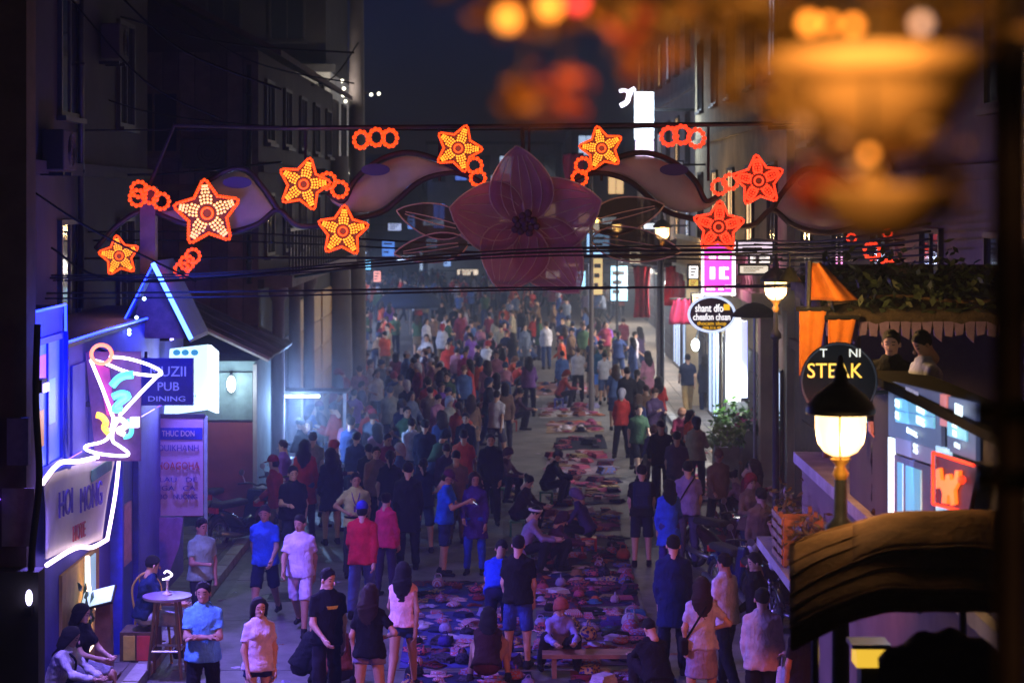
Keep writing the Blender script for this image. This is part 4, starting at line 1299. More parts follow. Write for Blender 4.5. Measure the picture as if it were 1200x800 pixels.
M_INK = mat('violet_ink', (0.1, 0.05, 0.35), rough=0.7); M_REDINK = mat('red_ink', (0.45, 0.08, 0.08), rough=0.7)
yd = (0, 1, -0.06)
text('lettering', 'HOI', Vector((BX + 0.17, 23.1, 2.58)), 0.42, M_INK, ban, yd)
text('lettering', 'MONG', Vector((BX + 0.17, 24.5, 2.45)), 0.42, M_INK, ban, yd)
text('lettering', 'HOTE', Vector((BX + 0.17, 23.8, 2.15)), 0.26, M_REDINK, ban, yd)
MB().bb(BX + 0.145, BX + 0.16, 24.6, 25.8, 2.62, 2.76).build('patch', mat('teal_cloth', (0.12, 0.3, 0.32), rough=0.8), ban)
# light inside the alcove under the banner
alc = empty('bar_alcove', (BX, 24.6, 0), 'warm lit alcove with hanging green plant under the banner', 'alcove')
MB().bb(BX + 0.002, BX + 0.04, 23.5, 25.6, 0.12, 1.7).build('back', mat('alcove_wood', (0.4, 0.25, 0.08), rough=0.7), alc)
neon([Vector((BX + 0.12, 24.5, 1.75)), Vector((BX + 0.12, 24.6, 1.3)), Vector((BX + 0.12, 25.1, 1.0)), Vector((BX + 0.12, 25.1, 0.7)), Vector((BX + 0.12, 24.3, 0.6))], emit('warm_neon', (1.0, 0.72, 0.5), 3.0), 0.03, alc)
MB().bb(BX + 0.045, BX + 0.06, 24.7, 25.3, 1.05, 1.65).build('poster', emit('alcove_screen', (0.35, 0.6, 0.8), 0.5), alc)
M_LEAFG = mat('leaf_green', (0.06, 0.16, 0.04), rough=0.5, noise=0.35, scale=8)
for k in range(16):
    c = Vector((BX + 0.14 + rng.random() * 0.1, 23.85 + rng.random() * 0.5, 0.75 + rng.random() * 0.75)); a = rng.random() * 6
    b = MB(); d = Vector((0.02, math.cos(a), math.sin(a))) * 0.12; s = Vector((0.03, -math.sin(a), math.cos(a))) * 0.05
    b.add([c - d, c + s, c + d, c - s, c + Vector((0.03, 0, 0))], [(0, 1, 4), (1, 2, 4), (2, 3, 4), (3, 0, 4)])
    o = b.build('leaf', M_LEAFG, alc); solidify(o, 0.004)
light('alcove_glow', 'POINT', (BX + 0.35, 24.5, 1.2), 10, (1, 0.7, 0.35), alc, 0.1)

# neon cocktail glass
ck = empty('neon_cocktail_glass', (-4.75, 24.7, 2.9), 'white neon martini glass with red ring and yellow and teal lettering', 'neon sign')
C_ = lambda x, y, d=0.0: P(x, y, 24.7 + d)
neon([C_(106, 421), C_(120, 455), C_(133, 490)], E_WHITE, 0.021, ck)
neon([C_(106, 421), C_(124, 426), C_(150, 436), C_(182, 440), C_(189, 436), C_(176, 428), C_(150, 420), C_(128, 418)], E_WHITE, 0.02, ck)
neon([C_(189, 436), C_(165, 460), C_(140, 487)], E_WHITE, 0.021, ck)
MB().tube([C_(119 + 12 * math.cos(a), 415 + 11 * math.sin(a), -0.02) for a in np.linspace(0, 2 * math.pi, 18, endpoint=False)], 0.024, 7, closed=True).build('ring', emit('red_neon', (1.0, 0.22, 0.12), 2.6), ck, smooth=True)
neon([C_(133, 490), C_(131, 500), C_(127, 512), C_(118, 518), C_(101, 522), C_(102, 527), C_(120, 532), C_(146, 534), C_(150, 530), C_(138, 521), C_(132, 516), C_(133, 502), C_(140, 490)], E_WHITE, 0.02, ck)
neon([C_(113, 486), C_(119, 488), C_(124, 495), C_(122, 501), C_(128, 508)], emit('yellow_neon', (1.0, 0.5, 0.04), 2.4), 0.04, ck)
E_TEAL = emit('teal_neon', (0.12, 0.75, 0.85), 1.4)
neon([C_(131, 452, -0.04), C_(138, 444, -0.04), C_(146, 440, -0.04), C_(156, 439, -0.04)], E_TEAL, 0.05, ck, 'letter')
neon([C_(132, 465, -0.04), C_(142, 461, -0.04), C_(150, 464, -0.04), C_(140, 472, -0.04), C_(134, 480, -0.04), C_(143, 478, -0.04)], E_TEAL, 0.045, ck, 'letter')
neon([C_(148, 492), C_(154, 502), C_(152, 510), C_(145, 512)], E_TEAL, 0.03, ck, 'letter')
neon([C_(134, 492, -0.05), C_(143, 492, -0.05), C_(148, 499, -0.05), C_(138, 504, -0.05), C_(146, 509, -0.05)], emit('cream_neon', (1.0, 0.85, 0.6), 2.2), 0.035, ck, 'letter')
MB().bb(C_(154, 0).x, C_(164, 0).x, 24.6, 24.7, C_(0, 500).z, C_(0, 488).z).build('transformer', emit('white_box', (0.9, 0.8, 1), 1.4), ck)
MB().prism([C_(100, 412, 0.1), C_(165, 412, 0.1), C_(165, 540, 0.1), C_(112, 540, 0.1)], 0.03).build('backboard', mat('violet_board', (0.16, 0.06, 0.24), rough=0.6), ck)
MB().bb(BX, BX + 0.6, 24.84, 24.9, 3.5, 3.56).build('bracket', M_BLACK, ck)
MB().prism([C_(112, 425, 0.06), C_(128, 432, 0.06), C_(135, 488, 0.06), C_(125, 486, 0.06)], 0.02).build('figure', mat('magenta_print', (0.5, 0.05, 0.3), rough=0.6), ck)

light('neon_glow', 'POINT', C_(140, 470, -0.35), 14, (0.85, 0.75, 1.0), ck, 0.3)
light('strip_glow', 'POINT', (gm2 + 0.6, gy - 0.9, gz1 - 0.1), 130, (0.03, 0.07, 1.0), bar, 0.2)
light('strip_glow', 'POINT', (BX + 0.5, 22.6, 4.5), 110, (0.03, 0.07, 1.0), bar, 0.2)
# dark blue hanging sign, light box, menu banner
sb = empty('hanging_sign', tuple(P(196, 475, 28.8)), 'dark blue hanging sign board with pale letters', 'sign')
q = P(196, 447, 28.8); MB().box(q, (0.74, 0.08, 0.66)).build('board', mat('navy_board', (0.015, 0.03, 0.3), rough=0.4), sb)
M_PALEB = emit('pale_blue_print', (0.25, 0.3, 0.9), 0.5)
text('lettering', 'MUZII', q + Vector((0.02, -0.05, 0.14)), 0.2, M_PALEB, sb, width=0.5)
text('lettering', 'PUB', q + Vector((0.02, -0.05, -0.07)), 0.17, M_PALEB, sb, width=0.3)
text('lettering', 'DINING', q + Vector((0.0, -0.05, -0.24)), 0.1, M_PALEB, sb, width=0.52)
MB().tube([q + Vector((-0.3, 0, 0.3)), q + Vector((-0.3, 0, 0.42))], 0.02, 6).build('bracket', M_BLACK, sb)
lb = empty('light_box', tuple(P(228, 485, 30.6)), 'blazing white light box with blue roundels beside the hanging sign', 'light box')
pa, pb, pc, pd = P(199, 409, 30.6), P(243, 404, 30.6), P(243, 480, 30.6), P(192, 487, 30.6)
MB().prism([pa, pb, pc, pd], 0.12).build('case', E_LBOX, lb)
sa, sb2, sc_, sd_ = P(243, 404, 30.6), P(252, 412, 31.4), P(252, 484, 31.4), P(243, 480, 30.6)
MB().prism([sa + Vector((0.01, 0, 0)), sb2 + Vector((0.01, 0, 0)), sc_ + Vector((0.01, 0, 0)), sd_ + Vector((0.01, 0, 0))], 0.05, axis='x').build('side', emit('light_box_side', (0.7, 0.85, 1.0), 2.0), lb)
for s_, yy, hh_ in (('COFFEE', 436, 0.09), ('BIA', 452, 0.08), ('TRA CHANH', 464, 0.06)):
    text('lettering', s_, P(216, yy, 30.57), hh_, mat('grey_print', (0.1, 0.12, 0.16), rough=0.6), lb)
for x in (207, 217, 228):
    c = P(x, 413, 30.58); MB().prism([c + Vector((0.055 * math.cos(a), 0, 0.045 * math.sin(a))) for a in np.linspace(0, 6.28, 16, endpoint=False)], 0.015).build('roundel', emit('roundel_blue', (0.05, 0.4, 0.7), 0.7), lb)
light('box_glow', 'AREA', P(228, 447, 30.3), 30, (0.7, 0.85, 1.0), lb, 0.6, aim=P(228, 480, 20), size_y=0.9)
light('box_glow', 'AREA', P(262, 447, 31.2), 25, (0.7, 0.85, 1.0), lb, 0.6, aim=(0, 34, 1), size_y=0.9)

mn = empty('menu_banner', tuple(P(209, 605, 30.3)), 'tall lilac menu banner with blue header and red line of letters', 'banner')
y0 = 30.3
def rect(x0, y0_, x1, y1_, Y, m, nm, parent, th=0.02):
    a, b2 = P(x0, y0_, Y), P(x1, y1_, Y); b = MB(); b.bb(a.x, b2.x, Y, Y + th, b2.z, a.z); return b.build(nm, m, parent)
rect(180, 490, 238, 604, y0, mat('lilac_print', (0.5, 0.42, 0.62), rough=0.6, noise=0.08), 'sheet', mn)
rect(181, 501, 237, 515, y0 - 0.012, mat('blue_print', (0.03, 0.05, 0.5), rough=0.5), 'header', mn, 0.01)
rect(178, 485, 240, 490, y0 - 0.01, mat('dark_rail', (0.03, 0.03, 0.05), rough=0.5), 'rail', mn, 0.05)
for (s_, yy, m_, hh, ww) in (('THUC DON', 508, M_BANNER, 0.12, 0.48), ('OUIKHANH', 525, M_INK, 0.13, 0.6), ('HOAGOHA', 546, M_REDINK, 0.16, 0.62), ('LAU   DE', 562, M_INK, 0.1, 0.55), ('GA   CA', 572, M_INK, 0.1, 0.5), ('BO   NUONG', 582, M_INK, 0.1, 0.56)):
    text('lettering', s_, P(209, yy, y0 - 0.03), hh, m_, mn, width=ww)
MB().bb(P(239, 0, y0).x, P(239, 0, y0).x + 0.05, y0, y0 + 0.06, 0.12, P(0, 488, y0).z).build('pole', mat('teal_pole', (0.3, 0.5, 0.5), rough=0.5), mn)
MB().bb(P(178, 0, y0).x, P(178, 0, y0).x + 0.04, y0, y0 + 0.05, 0.12, P(0, 488, y0).z).build('pole', M_BLACK, mn)
nv = empty('napkin_cloth', tuple(P(195, 670, 30.2)), 'plain violet cloth hanging below the menu banner', 'cloth')
b = MB(); ps = [P(180, 606, 30.2), P(215, 606, 30.2), P(210, 640, 30.2), P(198, 672, 30.2), P(182, 676, 30.2)]
b.prism(ps, 0.02); b.build('cloth', mat('violet_cloth', (0.3, 0.2, 0.6), rough=0.85), nv)
ws = empty('wall_board', tuple(P(20, 640, 20)), 'brownish price board on the dark corner of the bar', 'board')
rect(2, 572, 40, 640, 20.5, mat('brown_card', (0.3, 0.2, 0.2), rough=0.8), 'card', ws)
rect(8, 490, 33, 545, 20.4, mat('violet_box', (0.16, 0.1, 0.24), rough=0.7), 'meter_box', ws, 0.12)
# dark corner column at the edge of the bar
cc = empty('corner_column', (P(16, 0, 20.6).x, 20.6, 0), 'dark brown corner column of the bar with hanging cable', 'column')
MB().bb(P(-30, 0, 20.6).x, P(31, 0, 20.6).x, 20.6, 21.0, 0, 9.5).build('shaft', mat('column_paint', (0.11, 0.07, 0.07), rough=0.8, noise=0.35, scale=2), cc)
MB().tube(smooth_path([P(44, 380, 20.4), P(42, 470, 20.4), P(46, 560, 20.4), P(38, 640, 20.4), P(34, 720, 20.4)], 5), 0.035, 7).build('cable', M_RUBBER, cc, smooth=True)
MB().bb(P(-30, 0, 20.3).x, P(45, 0, 20.3).x, 20.3, 20.58, 0, P(0, 670, 20.3).z).build('plinth', PL_DARK, cc)

# upper balcony of the sooty house
# bar furniture
def high_table(x, y, label):
    t = empty('high_table', (x, y, 0), label, 'table')
    MB().lathe([(0.001, 0.985), (0.3, 0.985), (0.31, 1.0), (0.31, 1.02), (0.001, 1.03)], (x, y, 0), 20).build('table_top', mat('violet_top', (0.2, 0.15, 0.3), rough=0.3), t)
    for a in (45, 135, 225, 315):
        c, s = math.cos(R(a)), math.sin(R(a))
        MB().tube([(x + c * 0.18, y + s * 0.18, 0.985), (x + c * 0.3, y + s * 0.3, 0)], 0.022, 7).build('leg', M_WOODD, t)
    MB().tube([(x + 0.26 * math.cos(a), y + 0.26 * math.sin(a), 0.35) for a in np.linspace(0, 6.28, 4, endpoint=False) + 0.785], 0.015, 5, closed=True).build('rail', M_STEEL, t)
    return t
ht = G(196, 792); high_table(ht.x, ht.y, 'tall round dark table with metal rail outside the bar')
gl = empty('candle_glass', (ht.x, ht.y, 1.03), 'white candle holder standing on the tall round table', 'candle holder')
MB().lathe([(0.06, 1.031), (0.06, 1.05), (0.015, 1.07), (0.015, 1.2), (0.035, 1.22)], (ht.x, ht.y, 0), 12).build('stem', M_BANNER, gl, smooth=True)
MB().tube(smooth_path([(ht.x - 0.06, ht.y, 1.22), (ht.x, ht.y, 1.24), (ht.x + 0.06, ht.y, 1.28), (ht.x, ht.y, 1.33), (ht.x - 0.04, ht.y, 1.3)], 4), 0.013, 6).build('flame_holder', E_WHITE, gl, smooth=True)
def chair(x, y, rz, label, m):
    t = empty('bar_chair', (x, y, 0), label, 'chair', None, rz)
    b = MB(); b.box((0, 0, 0.62), (0.38, 0.38, 0.04)); bevel(b.build('seat', m, t, local=True), 0.015)
    for sx in (-1, 1):
        for sy in (-1, 1):
            MB().tube([(0.16 * sx, 0.16 * sy, 0.6), (0.2 * sx, 0.2 * sy, 0)], 0.018, 6).build('leg', m, t, local=True)
    b = MB(); b.tube(smooth_path([(-0.17, 0.17, 0.62), (-0.19, 0.22, 0.95), (0, 0.25, 1.12), (0.19, 0.22, 0.95), (0.17, 0.17, 0.62)], 5), 0.016, 6); b.build('back_hoop', m, t, local=True, smooth=True)
    for k in (-1, 0, 1): MB().tube([(0.07 * k, 0.18, 0.64), (0.09 * k, 0.24, 1.06)], 0.009, 5).build('spindle', m, t, local=True)
    MB().box((0, 0, 0.25), (0.37, 0.02, 0.02)).build('stretcher', m, t, local=True)
    MB().box((0, 0.0, 0.3), (0.02, 0.37, 0.02)).build('stretcher', m, t, local=True)
M_YCH = mat('yellow_wood', (0.5, 0.33, 0.06), rough=0.5)
hc = G(178, 775); chair(hc.x, hc.y, 0.5, 'yellow wooden chair with hooped back behind the tall table', M_YCH)
# menu stand
ms = empty('menu_stand', (-5.05, 24.3, 0), 'wooden lectern with a bright open menu outside the bar', 'menu stand')
mp = P(122, 800, 24.4)
MB().box((mp.x, 24.4, 0.62), (0.22, 0.18, 1.24), taper=0.8).build('post', M_WOOD, ms)
Mt = Matrix.Rotation(R(32), 3, 'X') @ Matrix.Rotation(R(-18), 3, 'Y')
MB().box((mp.x - 0.05, 24.3, 1.29), (0.42, 0.3, 0.03), M=Mt).build('tray', M_BLACK, ms)
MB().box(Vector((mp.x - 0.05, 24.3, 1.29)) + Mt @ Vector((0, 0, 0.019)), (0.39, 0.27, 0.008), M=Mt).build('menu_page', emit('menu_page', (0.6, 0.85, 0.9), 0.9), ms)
bn = empty('bench', (-5.0, 23.2, 0), 'low dark bench in front of the alcove carrying two seated women', 'bench')
MB().bb(-5.15, -4.6, 22.3, 24.1, 0.42, 0.47).build('seat', M_WOODD, bn)
for y in (22.45, 23.95):
    MB().bb(-5.1, -4.65, y - 0.04, y + 0.04, 0.12, 0.418).build('leg', M_WOODD, bn)
st = empty('block_seat', (-4.75, 26.35, 0), 'dark block seat with red and yellow panels in front of the blue door', 'seat')
MB().bb(-5.0, -4.55, 26.1, 26.6, 0.12, 0.5).build('box', M_WOODD, st)
MB().bb(-4.95, -4.8, 26.08, 26.098, 0.15, 0.46).build('panel', mat('yellow_panel', (0.5, 0.4, 0.08), rough=0.6), st)
MB().bb(-4.78, -4.6, 26.08, 26.098, 0.15, 0.46).build('panel', mat('red_panel', (0.45, 0.05, 0.06), rough=0.6), st)
hl = empty('wall_lamp', tuple(P(34, 712, 20.2)), 'small blazing violet wall lamp on the dark corner plinth', 'lamp')
MB().ball(P(34, 700, 20.2), 0.05, 10, 8, sc=(0.7, 0.7, 1.6)).build('bulb', emit('violet_bulb', (0.6, 0.55, 1.0), 6), hl, smooth=True)
MB().bb(P(30, 0, 20.25).x, P(38, 0, 20.25).x, 20.21, 20.3, P(0, 722, 20.2).z, P(0, 712, 20.2).z).build('base', M_BLACK, hl)
wl = empty('shop_lamp', tuple(P(271, 460, 36.9)), 'blazing white lamp on the teal wall of the lean-to', 'lamp')
MB().ball(P(271, 450, 36.75), 0.1, 12, 8, sc=(0.8, 0.8, 1.5)).build('bulb', emit('white_bulb', (0.8, 0.95, 1.0), 9), wl, smooth=True)
MB().tube([P(271, 440, 36.75), P(271, 436, 36.93)], 0.02, 6).build('bracket', M_BLACK, wl)
light('lamp_glow', 'POINT', P(271, 450, 36.4), 55, (0.7, 0.88, 1.0), wl, 0.12)
# ================================================================ RIGHT SIDE: TERRACE, CANOPY, SIGNS
TX = 3.2
ter = empty('terrace_house', (6, 16, 0), 'corner house with raised bar terrace and lit menu boards', 'building')
MB().bb(TX, 9, 8, 22.6, 0, 3.1).build('wall', PL_BROWN, ter)
MB().bb(TX - 0.08, 9, 7.9, 22.7, 3.102, 3.22).build('floor_slab', M_CONC, ter)
MB().bb(TX, TX + 0.1, 11, 19.4, 3.222, 4.42).build('parapet', PL_DARK, ter)
MB().bb(TX - 0.1, TX + 0.4, 11, 19.4, 4.43, 4.5).build('counter', mat('counter_black', (0.012, 0.01, 0.01), rough=0.95, spec=0.03), ter)
MB().bb(5.4, 9, 11, 22.5, 3.222, 7.5).build('back_wall', PL_MAUVE, ter)
MB().bb(TX + 0.25, 5.39, 22.3, 22.45, 3.222, 5.3).build('end_wall', PL_MAUVE, ter)
MB().bb(TX - 0.5, TX - 0.002, 19.3, 22.6, 2.2, 2.3).build('ledge', M_CONC, ter)
for k in range(6):
    MB().bb(5.34, 5.398, 11.4 + k * 1.3, 12.5 + k * 1.3, 3.3, 5.2).build('panel', M_WOOD if k % 2 else M_WOODD, ter)
# thatched canopy over the terrace
thatch = mat('thatch', (0.07, 0.05, 0.035), rough=0.95, noise=0.5, scale=9, bump=0.8)
cb = MB()
def roofp(u, v):
    x = 3.05 + 2.35 * u
    return (x, 20.0 + 2.4 * v, 4.82 + 0.3 * v + 0.04 * math.sin(x * 17) * (1 - v) + 0.02 * math.sin(v * 30))
cb.grid(roofp, 14, 24); o = cb.build('canopy_roof', thatch, ter, smooth=True); solidify(o, 0.16)
for k in range(22):
    x_ = 3.06 + k * 0.105
    b = MB(); b.prism([(x_, 20.0, 4.82), (x_ + 0.1, 20.0, 4.82), (x_ + 0.085, 20.0, 4.66 + 0.05 * math.sin(k * 2.3)), (x_ + 0.015, 20.0, 4.68)], 0.03)
    b.build('fringe', mat('violet_fringe', (0.2, 0.14, 0.3), rough=0.9), ter)
for (x_, y) in ((3.4, 20.2), (3.4, 22.2), (5.2, 20.2)):
    MB().tube([(x_, y, 3.222), (x_, y, 4.9 if y < 21 else 5.4)], 0.04, 8).build('canopy_post', M_WOODD, ter)
MB().bb(4.7, 5.39, 11, 19.4, 5.6, 7.4).build('upper_wall', PL_CREAM, ter)
g9 = random.Random(31); cv = MB()
for _ in range(900):                                   # creeper growing over the thatch
    q = Vector((g9.uniform(3.05, 5.3), g9.uniform(19.95, 22.2), 0)); q.z = 4.9 + 0.125 * (q.y - 20) + abs(g9.gauss(0, 0.13)) * (0.5 + math.sin(q.x * 5) ** 2)
    d = Vector((g9.gauss(0, 1), g9.gauss(0, 1), g9.gauss(0, 0.7))).normalized() * g9.uniform(0.04, 0.08); e = d.cross(Vector((g9.gauss(0, 1), g9.gauss(0, 1), 1))).normalized() * 0.03
    cv.add([q - d, q + e, q + d, q - e], [(0, 1, 2), (0, 2, 3)])
cr_ = tag(empty('creeper', (4.2, 21, 4.9)), 'dark leafy creeper heaped along the thatched terrace eave', 'creeper')
cv.build('foliage', mat('creeper_leaf', (0.04, 0.06, 0.03), rough=0.5, noise=0.4, scale=8), cr_, kind='stuff')
MB().tube(smooth_path([(3.1, 20.1, 4.98), (3.8, 20.4, 5.05), (4.6, 20.2, 5.0), (5.3, 20.6, 5.1)], 5), 0.02, 6).build('stem', M_WOODD, cr_, smooth=True)
# curtains
for k, (px0, px1, ty, by) in enumerate(((936, 968, 362, 440), (970, 1003, 372, 425))):
    c = empty('orange_curtain', tuple(P((px0 + px1) / 2, by, 19.85)), ['long orange curtain glowing at the street end of the terrace', 'short orange curtain tied back beside the long curtain'][k], 'curtain')
    b = MB()
    def fn(u, v, px0=px0, px1=px1, ty=ty, by=by):
        p = P(px0 + (px1 - px0) * (u * (1 - 0.35 * v) + 0.02), ty + (by - ty) * v, 19.85); p.y += 0.012 * math.sin(u * 13); return p
    b.grid(fn, 26, 8); o = b.build('cloth', mat('orange_cloth', (0.7, 0.2, 0.02), rough=0.8, noise=0.2), c, smooth=True); solidify(o, 0.01)
    MB().tube([P(px0 - 4, ty, 19.85), P(px1 + 4, ty, 19.85)], 0.025, 6).build('rod', M_BLACK, c)
fl = empty('awning_flap', tuple(P(970, 350, 19.9)), 'orange triangular flap above the thatched eave', 'awning')
b = MB(); b.grid(lambda u, v: P(948 + u * 60 * (0.25 + 0.75 * v), 308 + 44 * v - 0, 19.9) + Vector((0, 0.1 * math.sin(u * 8), 0)), 10, 8)
o = b.build('cloth', mat('orange_cloth', None), fl, smooth=True); solidify(o, 0.012)
MB().tube([P(948, 306, 19.9), P(946, 372, 19.9)], 0.03, 6).build('pole', M_BLACK, fl)
cl = empty('terrace_lamp', tuple(P(955, 395, 20.8)), 'small shaded lamp hanging by the orange curtains', 'lamp')
MB().lathe([(0.12, 0), (0.05, 0.1), (0.02, 0.14)], P(925, 330, 19.6), 14).build('shade', M_IRON, cl, smooth=True)
MB().tube([P(925, 322, 19.6), P(925, 296, 19.6)], 0.01, 5).build('cord', M_BLACK, cl)
light('curtain_glow', 'POINT', P(945, 352, 18.6), 110, (1, 0.55, 0.15), cl, 0.1)

# menu boards on the street side of the parapet
def T(px, py):
    """the point of the terrace's street face (x = TX) seen at a pixel"""
    Y = TX * F / (px - 600.0); return Vector((TX, Y, CZ - (py - HOR) / F * Y))
def tquad(pts, m, nm, parent, d=0.05, th=0.03):
    v = [T(*p) + Vector((-d, 0, 0)) for p in pts]
    return MB().prism(v, th, axis='x').build(nm, m, parent)
def ttext(s_, px, py, size, m, parent, w=None):
    return text('lettering', s_, T(px, py) + Vector((-0.075, 0, 0)), size, m, parent, right=(0, -1, 0), width=w, depth=0.004)
M_BOARD = mat('slate_board', (0.035, 0.04, 0.06), rough=0.4)
E_SLATE = emit('lit_slate', (0.05, 0.07, 0.16), 0.7)
mb1 = empty('menu_board', tuple(T(1080, 600)), 'tall lit menu board with two cyan panels and glass cabinet below', 'menu board')
tquad(((1048, 446), (1111, 461), (1111, 530), (1048, 510)), E_SLATE, 'board', mb1)
for (a, b2, c_, d_) in ((1052, 1104, 466, 480), (1052, 1104, 481, 494)):
    tquad(((a + 6, c_), (b2, c_ + 8), (b2, d_ + 8), (a + 6, d_)), E_CYAN, 'panel', mb1, 0.062, 0.012)
ttext('SAN', 1062, 473, 0.09, E_CYANW, mb1, 0.16); ttext('PHAM', 1090, 480, 0.09, E_CYANW, mb1, 0.28)
ttext('BIA', 1062, 487, 0.09, E_CYANW, mb1, 0.14); ttext('NUONG', 1090, 494, 0.09, E_CYANW, mb1, 0.3)
ttext('M TUOIG', 1080, 507, 0.06, E_CYANW, mb1, 0.4); ttext('MENU BAR', 1080, 459, 0.055, emit('dim_text', (0.4, 0.4, 0.6), 0.6), mb1, 0.5)
tquad(((1058, 512), (1104, 526), (1104, 545), (1058, 530)), emit('dim_panel', (0.2, 0.18, 0.35), 0.5), 'panel', mb1, 0.062, 0.012)
ttext('SS', 1084, 526, 0.11, E_CYANW, mb1, 0.16)
tquad(((1049, 512), (1054, 514), (1054, 600), (1049, 600)), E_CYANW, 'light_strip', mb1, 0.06)
tquad(((1055, 532), (1103, 548), (1103, 606), (1055, 604)), mat('cabinet_door', (0.1, 0.09, 0.25), rough=0.4), 'cabinet_door', mb1, 0.05)
tquad(((1070, 545), (1088, 551), (1088, 605), (1070, 604)), emit('cabinet_glass', (0.1, 0.4, 0.6), 0.8), 'pane', mb1, 0.06, 0.012)
tquad(((1060, 541), (1066, 543), (1066, 604), (1060, 604)), emit('cabinet_glass', None, 0), 'pane', mb1, 0.06, 0.012)
tquad(((1111, 461), (1119, 463), (1119, 500), (1111, 498)), emit('salmon_strip', (0.6, 0.2, 0.2), 0.6), 'side_strip', mb1, 0.06)
for k in range(4):
    tquad(((1106, 522 + k * 20), (1121, 526 + k * 20), (1121, 543 + k * 20), (1106, 539 + k * 20)), emit('ice_panel', (0.45, 0.75, 1.0), 0.9), 'pane', mb1, 0.06)
mb2 = empty('menu_board', tuple(T(1145, 540)), 'smaller lit menu board right of the dark gap', 'menu board')
tquad(((1118, 464), (1152, 472), (1152, 540), (1118, 528)), E_SLATE, 'board', mb2)
tquad(((1120, 490), (1143, 496), (1143, 517), (1120, 510)), E_CYAN, 'panel', mb2, 0.062, 0.012)
ttext('MENU', 1136, 482, 0.13, E_CYANW, mb2, 0.22); ttext('BIA', 1131, 498, 0.06, E_CYANW, mb2, 0.13); ttext('TRA', 1131, 508, 0.06, E_CYANW, mb2, 0.12); ttext('COM', 1134, 522, 0.05, E_CYANW, mb2, 0.16)
bs = empty('red_led_sign', tuple(T(1140, 600)), 'red framed led sign with a glowing orange bull head', 'sign')
tquad(((1116, 530), (1166, 545), (1156, 600), (1116, 590)), mat('maroon_board', (0.1, 0.01, 0.02), rough=0.5), 'board', bs, 0.12, 0.03)
for a_, b_ in (((1116, 530), (1166, 545)), ((1116, 530), (1116, 590)), ((1116, 590), (1156, 600))):
    MB().tube([T(*a_) + Vector((-0.14, 0, 0)), T(*b_) + Vector((-0.14, 0, 0))], 0.012, 6).build('led_edge', E_REDLED, bs)
bull = [(1121, 550), (1125, 548), (1127, 562), (1132, 563), (1133, 556), (1137, 555), (1139, 563), (1143, 561), (1145, 551), (1149, 551), (1148, 565), (1143, 574), (1144, 590), (1139, 592), (1138, 580), (1135, 580), (1134, 590), (1128, 589), (1129, 578), (1126, 570), (1121, 572)]
MB().prism([T(*p) + Vector((-0.15, 0, 0)) for p in bull], 0.025, axis='x').build('emblem', emit('bull_orange', (1.0, 0.16, 0.02), 1.6), bs)
MB().ball(T(1153, 562) + Vector((-0.15, 0, 0)), 0.03, 10, 6).build('emblem', E_REDLED, bs)
light('sign_glow', 'SPOT', T(1135, 565) + Vector((-0.4, 0.2, 0)), 1500, (1, 0.16, 0.05), bs, 0.25, spot=60, aim=(0.4, 25.5, 0.2))
light('sign_glow', 'AREA', T(1085, 520) + Vector((-0.3, 0, 0)), 30, (0.4, 0.65, 1.0), mb1, 0.8, aim=T(1085, 540) + Vector((-4, 3, -1)), size_y=0.8)
# cyan side light box and the round steak sign
cbx = empty('light_box', tuple(P(1020, 495, 18.4)), 'pale cyan light box behind the round black sign', 'light box')
a_, b_ = P(1000, 432, 18.4), P(1035, 495, 18.4)
MB().bb(a_.x, b_.x, 18.4, 18.5, b_.z, a_.z).build('case', E_CYAN, cbx); MB().bb(b_.x + 0.002, b_.x + 0.05, 18.38, 18.52, b_.z - 0.02, a_.z + 0.03).build('frame', emit('cyan_edge', (0.3, 0.7, 0.9), 0.9), cbx)
MB().bb(a_.x, b_.x + 0.05, 18.38, 18.52, a_.z + 0.002, a_.z + 0.04).build('lid', M_STEEL, cbx)
ss = empty('round_sign', tuple(P(983, 490, 17.2)), 'round black sign with yellow steak lettering behind the big lamp', 'sign')
c = P(983, 446, 17.2); rr_ = 44 / F * 17.2
MB().prism([c + Vector((rr_ * math.cos(a), 0, rr_ * math.sin(a))) for a in np.linspace(0, 2 * math.pi, 36, endpoint=False)], 0.06).build('disc', mat('sign_black', (0.012, 0.011, 0.011), rough=0.9, spec=0.1), ss)
MB().tube([c + Vector((rr_ * math.cos(a), -0.005, rr_ * math.sin(a))) for a in np.linspace(0, 2 * math.pi, 36, endpoint=False)], 0.012, 6, closed=True).build('rim', M_DARKPAINT, ss, smooth=True)
text('lettering', 'STEAK', P(978, 435, 17.17), 0.175, E_SIGNY, ss, width=0.46)
text('lettering', 'T      NI', P(985, 414, 17.17), 0.1, emit('sign_cream', (0.8, 0.75, 0.6), 0.9), ss, width=0.34)
MB().tube([c + Vector((rr_ * 0.9, 0.03, -0.1)), (TX, 17.25, c.z - 0.1)], 0.02, 6).build('bracket', M_BLACK, ss)

